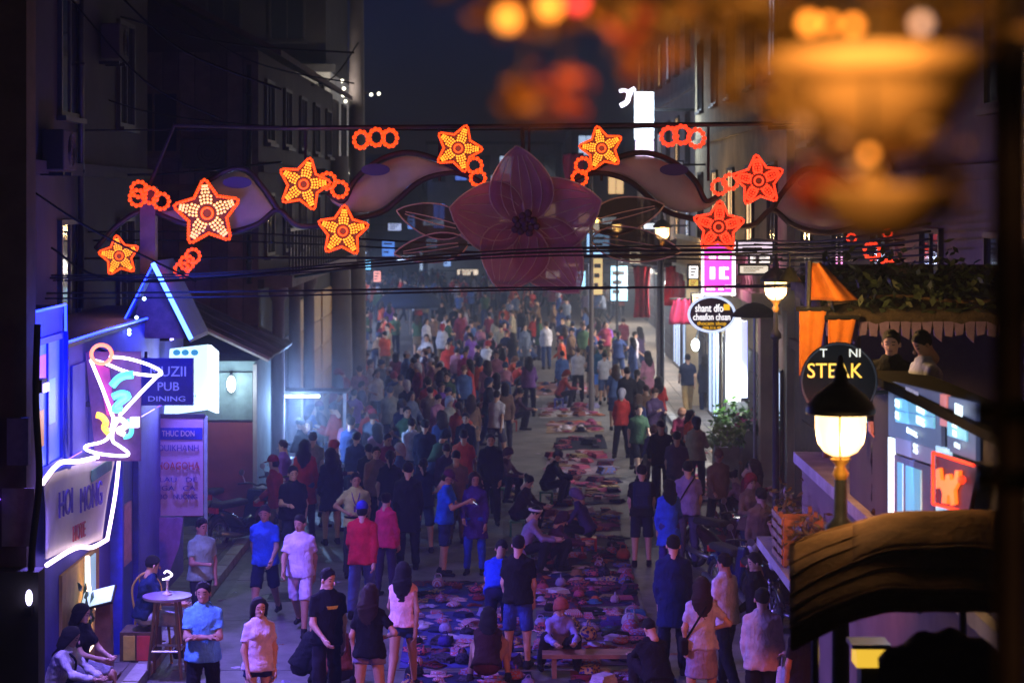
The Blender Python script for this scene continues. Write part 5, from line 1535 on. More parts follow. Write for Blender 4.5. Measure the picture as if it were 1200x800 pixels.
# canvas canopy in front of the lamp post
can = empty('canvas_canopy', (2.3, 12.8, 0), 'brown canvas canopy with rolled front edge over the right pavement', 'canopy')
M_CANV = mat('brown_canvas', (0.19, 0.105, 0.05), rough=1.0, noise=0.35, scale=4, bump=0.5, spec=0.03)
def canv(u, v):
    # u along x (street side to wall), v from front edge up over the back
    px = 926 + 246 * u
    top = 640 - 40 * math.sin(min(1, u * 1.6) * math.pi / 2)
    bot = 738 - 46 * math.sin(min(1, u * 1.9) * math.pi / 2)
    if v < 0.18:                                   # front hem hanging down
        w = v / 0.18
        p = P(px, bot, 12.2); p.z -= 0.11 * (1 - w); p.y -= 0.03 * (1 - w) - 0.012 * math.sin(u * 30)
        return p
    w = (v - 0.18) / 0.82
    p = P(px, bot + (top - bot) * w, 12.2 + 1.35 * w)
    p.z += 0.07 * math.sin(w * math.pi) + 0.008 * math.sin(w * 15 + 4 * u) + 0.006 * math.sin(u * 17)
    return p
b = MB(); b.grid(canv, 28, 32); o = b.build('canvas', M_CANV, can, smooth=True); solidify(o, 0.02)
for v in (0.02, 0.18, 0.98):
    MB().tube([canv(i / 16, v) + Vector((0, -0.02, 0)) for i in range(17)], 0.022, 7).build('hem', M_CANV, can, smooth=True)
for u in (0.3, 0.62, 0.95):
    MB().tube([canv(u, i / 10) + Vector((0, 0.05, -0.03)) for i in range(11)], 0.015, 6).build('rib', M_STEEL, can)
for v in (0.3, 0.42, 0.56, 0.72):                   # sewn folds
    MB().tube([canv(i / 18, v + 0.05 * math.sin(i / 18 * 3)) + Vector((0, -0.005, 0.004)) for i in range(19)], 0.016, 6).build('fold', M_CANV, can, smooth=True)
def flap(u, v):
    p = canv(0.3 + 0.7 * u, 0.45 + 0.5 * v); p.z += (0.03 + 0.03 * math.sin(v * math.pi)) * min(1, u * 2.2) + 0.004; return p
b = MB(); b.grid(flap, 20, 12); o = b.build('overlapping_flap', M_CANV, can, smooth=True); solidify(o, 0.015)
MB().tube([flap(i / 14, 0.0) for i in range(15)], 0.016, 7).build('hem', M_CANV, can, smooth=True)
for (x, y) in ((1.85, 12.5), (2.75, 12.5)):
    MB().tube([(x, y, 0), (x, y, 3.6)], 0.025, 8).build('post', M_STEEL, can)
can2 = empty('canvas_bundle', (2.1, 10.0, 0), 'dark canvas cover heaped over a cart beneath the canopy', 'canvas cover')
b = MB()
def heap(u, v):
    px = 1030 + 150 * u; py = 800 - 62 * math.sin(math.pi * (0.15 + 0.7 * u)) * (1 - v) + 60 * v
    p = P(px, py, 10.4 - 0.5 * v); p.z += 0.015 * math.sin(u * 25 + v * 9); return p
b.grid(heap, 20, 8); o = b.build('cloth', mat('dark_canvas', (0.1, 0.065, 0.045), rough=0.9, noise=0.3), can2, smooth=True); solidify(o, 0.02)
MB().bb(1.85, 2.5, 9.95, 10.35, 0.0, 3.2).build('cart', M_WOODD, can2)
yt = empty('lit_tray', tuple(P(1020, 790, 13)), 'glowing yellow box seen under the canopy beside the lamp post', 'light box')
a_, b_ = P(1004, 760, 13), P(1038, 782, 13)
MB().bb(a_.x, b_.x, 13.0, 13.2, b_.z, a_.z).build('box', E_YEL, yt); MB().bb(a_.x - 0.03, b_.x + 0.03, 12.98, 13.22, a_.z + 0.002, a_.z + 0.03).build('lid', M_STEEL, yt)
MB().bb(a_.x + 0.03, b_.x - 0.03, 13.02, 13.18, 0, b_.z - 0.002).build('stand', M_BLACK, yt)

# foreground pole at the right edge
fp = empty('utility_pole', (P(1187, 0, 3.5).x, 3.5, 0), 'thick blurred pole with clamps close to the balcony', 'pole')
x = P(1187, 0, 3.5).x
MB().lathe([(0.03, 0), (0.026, 5), (0.024, 10)], (x, 3.5, 0), 14).build('shaft', mat('pole_grey', (0.3, 0.22, 0.24), rough=0.6, noise=0.4, scale=3), fp, smooth=True)
for z in (P(0, 480, 3.5).z, P(0, 560, 3.5).z):
    MB().lathe([(0.027, z - 0.02), (0.036, z - 0.015), (0.036, z + 0.015), (0.027, z + 0.02)], (x, 3.5, 0), 14).build('clamp', M_IRON, fp, smooth=True)
    MB().box((x - 0.045, 3.5, z), (0.05, 0.025, 0.03)).build('bracket', M_IRON, fp)
MB().tube(smooth_path([(x - 0.035, 3.46, 2.0), (x - 0.042, 3.46, 4.2), (x - 0.035, 3.46, 5.1), (x - 0.037, 3.46, 7.5)], 5), 0.009, 6).build('conduit', M_WOODD, fp, smooth=True)

# ---- hanging planter and bulb string close to the camera
pl = empty('hanging_planter', tuple(P(1022, 200, 2.4)), 'blurred terracotta bowl with flowers hanging close to the balcony', 'planter')
c = P(1022, 190, 2.4); M_BOWL = mat('terracotta', (0.5, 0.3, 0.14), rough=0.6, noise=0.2, scale=12)
MB().lathe([(0.001, 0.0), (0.03, 0.004), (0.062, 0.02), (0.092, 0.048), (0.112, 0.078), (0.12, 0.098), (0.13, 0.1), (0.132, 0.128), (0.122, 0.13), (0.112, 0.1), (0.08, 0.04), (0.001, 0.02)], c, 36).build('bowl', M_BOWL, pl, smooth=True)
MB().lathe([(0.001, -0.092), (0.03, -0.088), (0.056, -0.07), (0.072, -0.04), (0.074, -0.028), (0.064, -0.03), (0.03, -0.05), (0.001, -0.052)], c + Vector((0.012, 0, 0)), 30).build('lower_tier', M_BOWL, pl, smooth=True)
MB().lathe([(0.004, -0.04), (0.016, -0.03), (0.02, -0.015), (0.008, 0.0)], c, 14).build('finial', M_BOWL, pl, smooth=True)
for a in (10, 130, 250):
    MB().tube([c + Vector((0.126 * math.cos(R(a)), 0.126 * math.sin(R(a)), 0.12)), c + Vector((0, 0, 0.5))], 0.0025, 5).build('chain', M_BLACK, pl)
lv = MB(); M_LEAFO = mat('bronze_leaf', (0.16, 0.09, 0.03), rough=0.5, noise=0.5, scale=20)
g2 = random.Random(5)
def leafy(mb, c0, n, sx, sy, sz, s0, s1, mi):
    for _ in range(n):
        q = c0 + Vector((g2.gauss(0, sx), g2.gauss(0, sy), g2.gauss(0, sz))); s = g2.uniform(s0, s1)
        d = Vector((g2.gauss(0, 1), g2.gauss(0, 1), g2.gauss(0, 0.7))).normalized(); e = d.cross(Vector((g2.gauss(0, 1), g2.gauss(0, 1), g2.gauss(0, 1)))).normalized()
        nn = d.cross(e) * 0.2
        mb.add([q - d * s, q + e * s * 0.45 + nn * s, q + d * s, q - e * s * 0.45 + nn * s], [(0, 1, 2), (0, 2, 3)], mi)
M_FLR = mat('red_flower', (0.4, 0.07, 0.05), rough=0.6, noise=0.3, scale=20); M_FLO = mat('orange_flower', (0.4, 0.16, 0.04), rough=0.6, noise=0.3, scale=20); M_FLB = mat('dusty_flower', (0.3, 0.2, 0.2), rough=0.6, noise=0.3, scale=20)
leafy(lv, P(1020, 25, 2.45), 170, 0.07, 0.05, 0.016, 0.012, 0.025, 0)
leafy(lv, P(960, 228, 2.45), 60, 0.018, 0.03, 0.014, 0.01, 0.02, 1)
leafy(lv, P(1100, 225, 2.45), 70, 0.018, 0.03, 0.02, 0.01, 0.02, 0)
leafy(lv, P(1040, 235, 2.5), 60, 0.025, 0.03, 0.016, 0.01, 0.02, 3)
leafy(lv, P(915, 130, 2.3), 20, 0.012, 0.02, 0.02, 0.01, 0.02, 0)
leafy(lv, P(960, 165, 2.3), 20, 0.022, 0.02, 0.014, 0.01, 0.018, 3)
leafy(lv, P(1075, 160, 2.3), 12, 0.02, 0.02, 0.012, 0.008, 0.016, 0)
leafy(lv, P(1030, 262, 2.5), 22, 0.02, 0.03, 0.008, 0.008, 0.015, 2)
lv.build('foliage', [M_LEAFO, M_FLR, M_FLO, M_FLB], pl, kind='stuff')
for k, (px, py) in enumerate(((950, 205), (1040, 200), (1108, 195))):
    MB().tube(smooth_path([c + Vector((0.02 * (k - 1), 0, 0.02)), P(px, py, 2.45), P(px + 8, py + 50, 2.45)], 4), 0.004, 5).build('stem', M_WOODD, pl)
sp2 = empty('hanging_spray', tuple(P(720, 20, 2.4)), 'blurred orange and brown flower spray hanging along the balcony', 'plant')
sv = MB()
for (px, py, n, sx, sz, mi) in ((650, 12, 40, 0.035, 0.012, 2), (760, 20, 55, 0.05, 0.016, 0), (860, 15, 60, 0.035, 0.016, 0), (610, 118, 26, 0.013, 0.012, 2), (660, 105, 24, 0.016, 0.018, 1), (765, 75, 26, 0.018, 0.014, 2), (745, 40, 24, 0.02, 0.014, 1), (860, 95, 36, 0.014, 0.016, 0), (590, 18, 24, 0.012, 0.012, 2), (905, 110, 20, 0.01, 0.02, 2)):
    leafy(sv, P(px, py, 2.4), n, sx, 0.03, sz, 0.01, 0.022, mi)
for (px, py, n, sx, sz, mi) in ((700, 5, 90, 0.07, 0.014, 0), (850, 30, 120, 0.05, 0.03, 0), (800, 5, 70, 0.08, 0.012, 2), (950, 40, 70, 0.04, 0.012, 0), (1110, 10, 90, 0.03, 0.014, 0)):
    leafy(sv, P(px, py, 2.5), n, sx, 0.04, sz, 0.01, 0.022, mi)
sv.build('foliage', [M_LEAFO, M_FLR, M_FLO], sp2, kind='stuff')
MB().tube(smooth_path([P(540, -20, 2.45), P(650, 5, 2.45), P(760, -5, 2.45), P(880, 10, 2.45), P(1000, -10, 2.45)], 5), 0.004, 5).build('stem', M_WOODD, sp2, smooth=True)
for (px, py) in ((612, 118), (660, 105), (765, 75), (745, 40), (860, 95)):
    MB().tube(smooth_path([P(px + 10, 5, 2.45), P(px + 4, py * 0.5, 2.42), P(px, py, 2.4)], 4), 0.002, 5).build('stem', M_WOODD, sp2)
bst = empty('bulb_string', tuple(P(800, -10, 2.3)), 'string of warm bulbs with red one, blurred close to the balcony', 'bulb string')
MB().tube(smooth_path([P(520, -30, 2.3), P(700, -8, 2.3), P(900, -14, 2.3), P(1120, -30, 2.3)], 6), 0.003, 5).build('wire', M_BLACK, bst)
E_B1 = emit('warm_bulb', (1.0, 0.36, 0.05), 2.4); E_B2 = emit('red_bulb', (1.0, 0.06, 0.08), 2.0); E_B3 = emit('dim_bulb', (0.6, 0.45, 0.45), 0.9)
for (px, py, r, m) in ((948, 28, 0.009, E_B1), (972, 27, 0.006, E_B1), (1000, 30, 0.007, E_B1), (1080, 28, 0.009, E_B3), (594, 22, 0.012, E_B1), (643, 8, 0.012, E_B1), (676, 3, 0.009, E_B2), (1018, 181, 0.006, E_B1)):
    MB().ball(P(px, py, 2.28), r, 12, 8).build('bulb', m, bst, smooth=True)
    MB().tube([P(px, py, 2.28) + Vector((0, 0, r)), P(px, -12, 2.3)], 0.002, 4).build('flex', M_BLACK, bst)
for (px, py, e) in ((960, -30, 2.8), (1060, -50, 3.6), (640, -20, 2.0), (800, -30, 2.4), (990, 183, 0.7)):  # the last is fill added to lift the bowl's underside
    light('bulb_and_fill', 'POINT', P(px, py, 2.1), e, (1, 0.5, 0.13), bst, 0.03)

# ================================================================ SIGNS DOWN THE RIGHT
vs = empty('vertical_sign', tuple(P(755, 185, 62)), 'blazing white vertical sign with curly emblem above the street', 'sign')
rect(744, 108, 766, 163, 62, emit('sign_blaze', (0.75, 0.88, 1.0), 5.0), 'panel', vs, 0.25)
rect(745, 165, 766, 186, 62.0, emit('sign_pink', (0.9, 0.65, 0.95), 1.6), 'lower_panel', vs, 0.2)
neon([P(727, 124, 61.9), P(735, 119, 61.9), P(738, 108, 61.9), P(744, 104, 61.9)], E_WHITE, 0.07, vs, 'emblem')
neon([P(726, 107, 61.9), P(733, 106, 61.9), P(740, 112, 61.9)], E_WHITE, 0.05, vs, 'emblem')
MB().bb(P(766, 0, 62).x, 6.3, 62.1, 62.2, P(0, 130, 62).z, P(0, 127, 62).z).build('bracket', M_BLACK, vs)
light('sign_glow', 'POINT', P(755, 135, 60.8), 200, (0.7, 0.85, 1), vs, 0.4)
mg = empty('magenta_sign', tuple(P(840, 350, 43)), 'magenta led sign with chunky white characters on white frame', 'sign')
rect(823, 284, 861, 345, 43, E_MAG, 'panel', mg, 0.15)
for (x0, y0_, x1, y1_) in ((822, 283, 825, 346), (858, 283, 862, 346), (822, 343, 862, 346)):
    rect(x0, y0_, x1, y1_, 42.95, E_SIGNW, 'frame', mg, 0.04)
for (x0, y0_, x1, y1_) in ((831, 297, 839, 305), (842, 297, 855, 305), (834, 297, 852, 299), (832, 313, 838, 327), (843, 313, 849, 327), (848, 313, 854, 316), (848, 324, 854, 327), (828, 336, 838, 340), (842, 336, 848, 340), (850, 334, 857, 338)):
    rect(x0, y0_, x1, y1_, 42.96, E_SIGNW, 'character', mg, 0.03)
MB().bb(P(861, 0, 43).x, 4.8, 43.02, 43.1, P(0, 335, 43).z, P(0, 332, 43).z).build('bracket', M_BLACK, mg)
light('sign_glow', 'POINT', P(842, 320, 42.3), 40, (1, 0.3, 0.7), mg, 0.4)
ov = empty('oval_sign', tuple(P(834, 392, 41)), 'oval black sign with two white word lines over yellow line', 'sign')
c = P(834, 368, 41)
def ell(rx, ry, y): return [c + Vector((rx * math.cos(a), y, ry * math.sin(a))) for a in np.linspace(0, 2 * math.pi, 32, endpoint=False)]
MB().prism(ell(0.46, 0.35, 0), 0.32).build('disc', mat('oval_black', (0.02, 0.02, 0.05), rough=0.3), ov)
MB().tube(ell(0.46, 0.35, -0.01), 0.025, 6, closed=True).build('rim', emit('rim_blue', (0.6, 0.7, 1.0), 1.3), ov, smooth=True)
text('lettering', 'shant dfo', c + Vector((-0.05, -0.02, 0.115)), 0.22, E_SIGNW, ov, width=0.56)
text('lettering', 'cheafon chsan', c + Vector((0, -0.02, -0.06)), 0.19, E_SIGNW, ov, width=0.74)
text('lettering', 'thocam shop', c + Vector((0, -0.02, -0.185)), 0.11, E_SIGNY, ov, width=0.58)
text('lettering', '098.316.49', c + Vector((0, -0.02, -0.275)), 0.08, E_SIGNY, ov, width=0.36)
MB().box(c + Vector((0.3, -0.01, 0.14)), (0.12, 0.02, 0.12)).build('badge', E_SIGNY, ov)
MB().bb(c.x + 0.44, 5.1, 41.3, 41.36, c.z + 0.02, c.z + 0.06).build('bracket', M_BLACK, ov)
ls = empty('lit_column_sign', tuple(P(862, 480, 44)), 'white lit column panel beside the shop doorway', 'sign')
rect(851, 372, 868, 470, 44, emit('column_white', (0.9, 0.92, 1.0), 1.8), 'panel', ls, 0.1)
rect(868, 376, 876, 466, 44.1, emit('column_violet', (0.5, 0.55, 1.0), 1.0), 'side_panel', ls, 0.1)
MB().bb(P(851, 0, 44).x, P(876, 0, 44).x, 43.98, 44.22, 0.12, P(0, 471, 44).z).build('foot', M_STEEL, ls)
light('sign_glow', 'AREA', P(848, 420, 43.6), 120, (0.85, 0.92, 1.0), ls, 1.0, aim=(1.5, 46, 0), size_y=1.8)
fb = empty('door_lamp', tuple(P(815, 404, 55)), 'blazing bluish lamp over the two people by the kerb', 'lamp')
MB().ball(P(815, 404, 55), 0.12, 12, 8, sc=(0.9, 0.9, 1.4)).build('bulb', emit('white_bulb', None, 0), fb, smooth=True)
MB().tube([P(815, 399, 55), P(820, 380, 55), Vector((5.4, 55, P(0, 380, 55).z))], 0.025, 6).build('arm', M_BLACK, fb)
light('lamp_glow', 'POINT', P(815, 407, 54.6), 170, (0.75, 0.9, 1.0), fb, 0.15)
# fluorescent tubes under the cream balcony
for k, y in enumerate((44.6, 51.6, 57.2)):
    t = empty('fluorescent_tube', (5.1, y, 3.8), 'fluorescent tube fixed under the cream balcony', 'tube light', 'tube lights under the balcony')
    MB().bb(5.05, 5.15, y - 0.65, y + 0.65, 3.86, 3.918).build('batten', M_BANNER, t)
    MB().tube([(5.1, y - 0.6, 3.83), (5.1, y + 0.6, 3.83)], 0.03, 8).build('tube', emit('tube_white', (1.0, 0.92, 0.8), 6.0), t)
    light('tube_glow', 'AREA', (5.1, y, 3.78), 150, (1.0, 0.9, 0.78), t, 0.2, aim=(3.2, y, 0), size_y=1.2)
for k, (y, x, sgn) in enumerate(((66, 5.6, -1), (72, 5.6, -1), (79, 5.6, -1), (88, 6.3, -1), (97, 6.3, -1), (62, -4.85, 1), (70, -6.7, 1), (77, -6.7, 1), (88, -7.9, 1), (98, -7.9, 1), (110, -7.9, 1))):
    t = empty('shop_light', (x, y, 3.2), ['white strip lamp over a right-hand shop door', 'bluish strip lamp over a left-hand shop door'][sgn > 0], 'strip lamp', ['strip lamps along the right shops', 'strip lamps along the left shops'][sgn > 0])
    MB().bb(x - 0.12, x + 0.12, y - 0.7, y + 0.7, 3.22, 3.3).build('reflector', M_STEEL, t)
    MB().tube([(x, y - 0.6, 3.19), (x, y + 0.6, 3.19)], 0.03, 8).build('tube', emit('strip_warm', (1.0, 0.85, 0.65), 5.0) if sgn < 0 else emit('strip_blue', (0.45, 0.6, 1.0), 5.0), t)
    MB().bb(x if sgn < 0 else x - 0.35, x + 0.35 if sgn < 0 else x, y - 0.03, y + 0.03, 3.302, 3.34).build('arm', M_BLACK, t)
    light('strip_glow', 'AREA', (x, y, 3.15), 560 if sgn < 0 else 330, (1.0, 0.86, 0.72) if sgn < 0 else (0.55, 0.66, 1.0), t, 0.25, aim=(x + sgn * 3.0, y, 0), size_y=1.2)

# projecting shop signs further down
for (x0, y0_, x1, y1_, Y, col, st_, wall, lab) in (
        (672, 262, 702, 270, 92, (1.0, 0.85, 0.7), 2.0, 7, 'thin white lit signboard under the fabric flower leaf'),
        (688, 274, 714, 300, 84, (0.3, 0.6, 1.0), 1.2, 7, 'sky blue lit signboard below the right flower leaf'),
        (695, 303, 706, 345, 86, (0.9, 0.65, 0.25), 0.7, 7, 'tall yellow shop banner among the far crowd'),
        (716, 312, 735, 352, 80, (0.25, 0.6, 0.9), 0.9, 7, 'tall cyan shop banner left of the crimson cloth'),
        (808, 312, 818, 326, 50, (1.0, 0.95, 0.9), 1.8, 6, 'small white plate sign left of the magenta sign'),
        (808, 328, 818, 336, 50, (1.0, 0.65, 0.12), 0.9, 6, 'small yellow plate sign below the white plate'),
        (866, 284, 905, 298, 40.8, (1.0, 0.8, 0.95), 1.0, 6, 'wide pinkish lit fascia sign right of the magenta sign'),
        (868, 312, 900, 320, 40.7, (1.0, 0.85, 0.65), 1.0, 6, 'narrow warm fascia sign under the pinkish one'),
        (790, 190, 800, 230, 58, (0.5, 0.55, 0.7), 0.25, 6, 'dim pale vertical sign behind the right ribbon'),
        (575, 205, 600, 212, 120, (0.5, 0.5, 0.6), 0.4, 0, 'dim pale signboard high over the street end'),
        (455, 262, 470, 270, 110, (0.5, 0.6, 1.0), 0.9, -8, 'small blue white signboard over the far left shops'),
        (448, 282, 462, 300, 108, (0.1, 0.3, 1.0), 0.9, -8, 'small deep blue signboard over the far left shops'),
        (500, 280, 512, 290, 120, (0.4, 0.6, 1.0), 0.8, -8, 'tiny pale blue signboard left of the flower'),
        (438, 318, 446, 330, 100, (0.9, 0.3, 0.2), 0.6, -8, 'small reddish signboard over the far left crowd'),
        (466, 300, 486, 306, 112, (0.6, 0.75, 1.0), 1.3, -8, 'thin bluish light bar over the far left crowd'),
        (520, 298, 528, 312, 124, (0.3, 0.5, 1.0), 1.0, -8, 'small blue banner at the far street end'),
        (536, 316, 560, 322, 130, (1.0, 0.8, 0.6), 1.2, -6, 'thin warm light bar at the far street end'),
        (478, 252, 486, 268, 116, (0.15, 0.35, 1.0), 1.0, -8, 'upright deep blue sign high on the far left'),
        (496, 258, 520, 264, 126, (0.5, 0.65, 1.0), 0.9, -8, 'pale blue fascia high on the far left'),
        (640, 318, 656, 326, 122, (1.0, 0.9, 0.8), 1.5, 7, 'small white lamp board right of the street end'),
        (662, 304, 678, 312, 108, (1.0, 0.7, 0.4), 1.2, 7, 'small amber lamp board right of the street end'),
        (676, 318, 686, 338, 100, (0.3, 0.7, 1.0), 1.0, 7, 'upright sky blue banner by the far right shops'),
        (706, 255, 724, 262, 90, (0.8, 0.9, 1.0), 1.6, 7, 'thin cold white light bar on the far right'),
        (738, 288, 750, 308, 74, (1.0, 0.85, 0.6), 0.9, 7, 'warm upright sign left of the crimson cloth rail'),
        (755, 262, 772, 268, 68, (0.9, 0.95, 1.0), 1.8, 7, 'bright light bar beside the lamp under the ribbon'),
        (812, 345, 822, 362, 52, (1.0, 0.6, 0.3), 0.8, 6, 'small orange plate sign left of the oval sign'),
        (880, 300, 902, 308, 41.5, (1.0, 0.9, 0.85), 1.5, 6, 'white light bar between the two fascia signs'),
        (428, 305, 434, 316, 62, (0.2, 0.6, 1.0), 1.5, -6, 'tiny cyan lamp box on the thick pole')):
    t = empty('shop_sign', tuple(P((x0 + x1) / 2, y1_, Y)), lab, 'sign')
    rect(x0, y0_, x1, y1_, Y, emit('sign_%d_%d' % (x0, y0_), col, st_), 'face', t, 0.12)
    a_, b_ = P(x0, y0_, Y), P(x1, y1_, Y)
    MB().bb(a_.x - 0.05, b_.x + 0.05, Y + 0.122, Y + 0.2, b_.z - 0.05, a_.z + 0.05).build('case', M_BLACK, t)
    if wall > 0: MB().bb(b_.x + 0.05, max(b_.x + 0.2, wall + 0.1), Y + 0.13, Y + 0.18, a_.z - 0.1, a_.z - 0.04).build('bracket', M_BLACK, t)
    elif wall < 0: MB().bb(min(a_.x - 0.2, wall - 0.2), a_.x - 0.05, Y + 0.13, Y + 0.18, a_.z - 0.1, a_.z - 0.04).build('bracket', M_BLACK, t)
    for q_ in range(3):
        za = b_.z + (a_.z - b_.z) * (0.2 + 0.27 * q_)
        MB().bb(a_.x + 0.1 * (b_.x - a_.x), a_.x + (0.55 + 0.14 * ((q_ * 7) % 3)) * (b_.x - a_.x), Y - 0.012, Y - 0.002, za, za + (a_.z - b_.z) * 0.12).build('print', M_DARKPAINT, t)
def parasol(px, py, Y, r, col, lab):
    c = P(px, py, Y); t = empty('parasol', (c.x, Y, 0), lab, 'parasol')
    b = MB(); n = 16
    b.lathe([(0.02, c.z + 0.45 * r), (0.4 * r, c.z + 0.36 * r), (0.8 * r, c.z + 0.12 * r), (r, c.z - 0.08 * r), (0.99 * r, c.z - 0.2 * r)], (c.x, Y, 0), n); o = b.build('canopy', cloth(col), t, smooth=True); solidify(o, 0.01)
    MB().tube([(c.x, Y, 0), (c.x, Y, c.z + 0.47 * r)], 0.025, 8).build('pole', M_STEEL, t)
    for k_ in range(8):
        a = k_ * math.pi / 4; MB().tube([(c.x, Y, c.z + 0.1 * r), (c.x + 0.9 * r * math.cos(a), Y + 0.9 * r * math.sin(a), c.z + 0.0 * r)], 0.01, 4).build('rib', M_STEEL, t)
parasol(884, 366, 39, 0.42, '2c2030', 'dark plum parasol beside the oval sign')
parasol(800, 300, 64, 1.3, '4a3c34', 'brown parasol behind the broad red cloth')
parasol(690, 300, 96, 1.6, '30384a', 'slate parasol over the far right shoppers')
parasol(480, 352, 92, 1.5, '24304a', 'navy parasol over the far left shoppers')

# hanging cloths of the right stalls
for k, (x0, y0_, x1, y1_, Y, col, lab) in enumerate(((742, 312, 762, 372, 66, 'a01828', 'long crimson cloth hung beside the far right shop door'), (777, 312, 806, 358, 60, 'b0202c', 'broad red cloth hung high under the right balcony'), (787, 350, 811, 380, 58, 'a83058', 'pink shirt hung on show under the broad red cloth'), (540, 340, 549, 360, 112, 'c03028', 'orange-red cloth hung over the far crowd'), (662, 180, 682, 215, 70, 'a02048', 'magenta flag hanging from the far right facade'))):
    t = empty('hanging_cloth', tuple(P((x0 + x1) / 2, y1_, Y)), lab, 'cloth')
    b = MB()
    def fn(u, v, x0=x0, x1=x1, y0_=y0_, y1_=y1_, Y=Y):
        p = P(x0 + (x1 - x0) * (0.5 + (u - 0.5) * (1 - 0.25 * math.sin(v * 3 + k))), y0_ + (y1_ - y0_) * v, Y); p.y += 0.08 * math.sin(u * 16 + v * 2); return p
    b.grid(fn, 14, 8); o = b.build('cloth', cloth(col), t, smooth=True); solidify(o, 0.015)
    MB().tube([P(x0 - 2, y0_, Y), P(x1 + 2, y0_, Y)], 0.03, 6).build('rail', M_BLACK, t)

# flower bed planters by the kerb
for k, (px, Y_) in enumerate(((858, 43.2), (882, 42.6), (902, 41.8), (850, 42.2))):
    g = P(px, 0, Y_); zt = 1.25 - 0.3 * (k == 3); t = empty('planter_box', (g.x, g.y, 0.12), ['planter box of bright green shrubs by the column sign', 'planter of pink flowering shrubs under the cream pillars', 'planter of dark shrubs beside the lamp pole', 'low planter of lime green shrubs at the kerb'][k], 'planter')
    MB().bb(g.x - 0.24, g.x + 0.24, g.y - 0.3, g.y + 0.3, 0.122, zt).build('box', M_CONC, t)
    fv = MB()
    for _ in range(260):
        q = Vector((g.x + g2.uniform(-0.38, 0.38), g.y + g2.uniform(-0.35, 0.35), zt + abs(g2.gauss(0, 0.22)))); s = g2.uniform(0.05, 0.1)
        d = Vector((g2.gauss(0, 1), g2.gauss(0, 1), g2.gauss(0.4, 0.7))).normalized(); e = d.cross(Vector((g2.gauss(0, 1), g2.gauss(0, 1), g2.gauss(0, 1)))).normalized()
        fv.add([q - d * s, q + e * s * 0.5, q + d * s, q - e * s * 0.5], [(0, 1, 2), (0, 2, 3)], 1 if (k == 1 and g2.random() < 0.25) else 0)
    fv.build('foliage', [mat('shrub_%d' % k, ((0.09, 0.22, 0.03), (0.07, 0.14, 0.04), (0.04, 0.08, 0.03), (0.14, 0.26, 0.03))[k], rough=0.5, noise=0.4, scale=7), mat('pink_bloom', (0.5, 0.1, 0.2), rough=0.6)], t, kind='stuff')

# clay pots and crates by the brown house
gk = 0
for (px, py, s, kind_) in ((940, 600, 0.3, 'pot'), (965, 590, 0.26, 'pot'), (948, 572, 0.24, 'pot'), (1008, 640, 0.34, 'crate'), (1035, 650, 0.34, 'crate'), (925, 560, 0.25, 'pot'), (975, 630, 0.28, 'pot')):
    g = P(px, py, 19.6 + gk * 0.4); gk += 1; g.x = TX - 0.27; s *= 0.6; zb_ = 2.302
    if kind_ == 'pot':
        t = empty('clay_pot', (g.x, g.y, zb_), 'brown clay pot with dry plant on the ledge of the terrace house', 'pot', 'clay pots on the ledge of the terrace house')
        MB().lathe([(0.001, zb_ + 0.002), (s * 0.6, zb_ + 0.002), (s * 0.95, zb_ + s * 0.9), (s * 1.05, zb_ + s * 1.3), (s * 1.12, zb_ + s * 1.32), (s * 1.12, zb_ + s * 1.45), (s, zb_ + s * 1.45), (s * 0.9, zb_ + s * 1.2), (0.001, zb_ + s * 1.15)], (g.x, g.y, 0), 18).build('pot', mat('brown_clay', (0.2, 0.1, 0.06), rough=0.8, noise=0.3), t, smooth=True)
        fv = MB()
        for _ in range(110):
            q = Vector((g.x + g2.gauss(0, s * 0.5), g.y + g2.gauss(0, s * 0.5), zb_ + s * 1.4 + abs(g2.gauss(0, 0.16)))); d = Vector((g2.gauss(0, 1), g2.gauss(0, 1), g2.gauss(0.3, 0.7))).normalized() * 0.05; e = d.cross(Vector((g2.gauss(0, 1), g2.gauss(0, 1), 1))).normalized() * 0.018
            fv.add([q - d, q + e, q + d, q - e], [(0, 1, 2), (0, 2, 3)])
        fv.build('foliage', mat('dry_leaf', (0.05, 0.055, 0.025), rough=0.6, noise=0.4), t, kind='stuff')
    else:
        t = empty('slatted_crate', (g.x, g.y, zb_), 'dark slatted wooden crate standing on the ledge of the terrace house', 'crate', 'slatted crates on the ledge of the terrace house')
        for sx in (-1, 1):
            for sy in (-1, 1):
                MB().box((g.x + sx * 0.18, g.y + sy * 0.18, zb_ + 0.26), (0.04, 0.04, 0.5)).build('post', M_WOOD, t)
        for k in range(5):
            MB().box((g.x, g.y - 0.21, zb_ + 0.06 + k * 0.1), (0.4, 0.015, 0.06)).build('slat', M_WOOD, t)
            MB().box((g.x - 0.21, g.y, zb_ + 0.06 + k * 0.1), (0.015, 0.38, 0.06)).build('slat', M_WOOD, t)

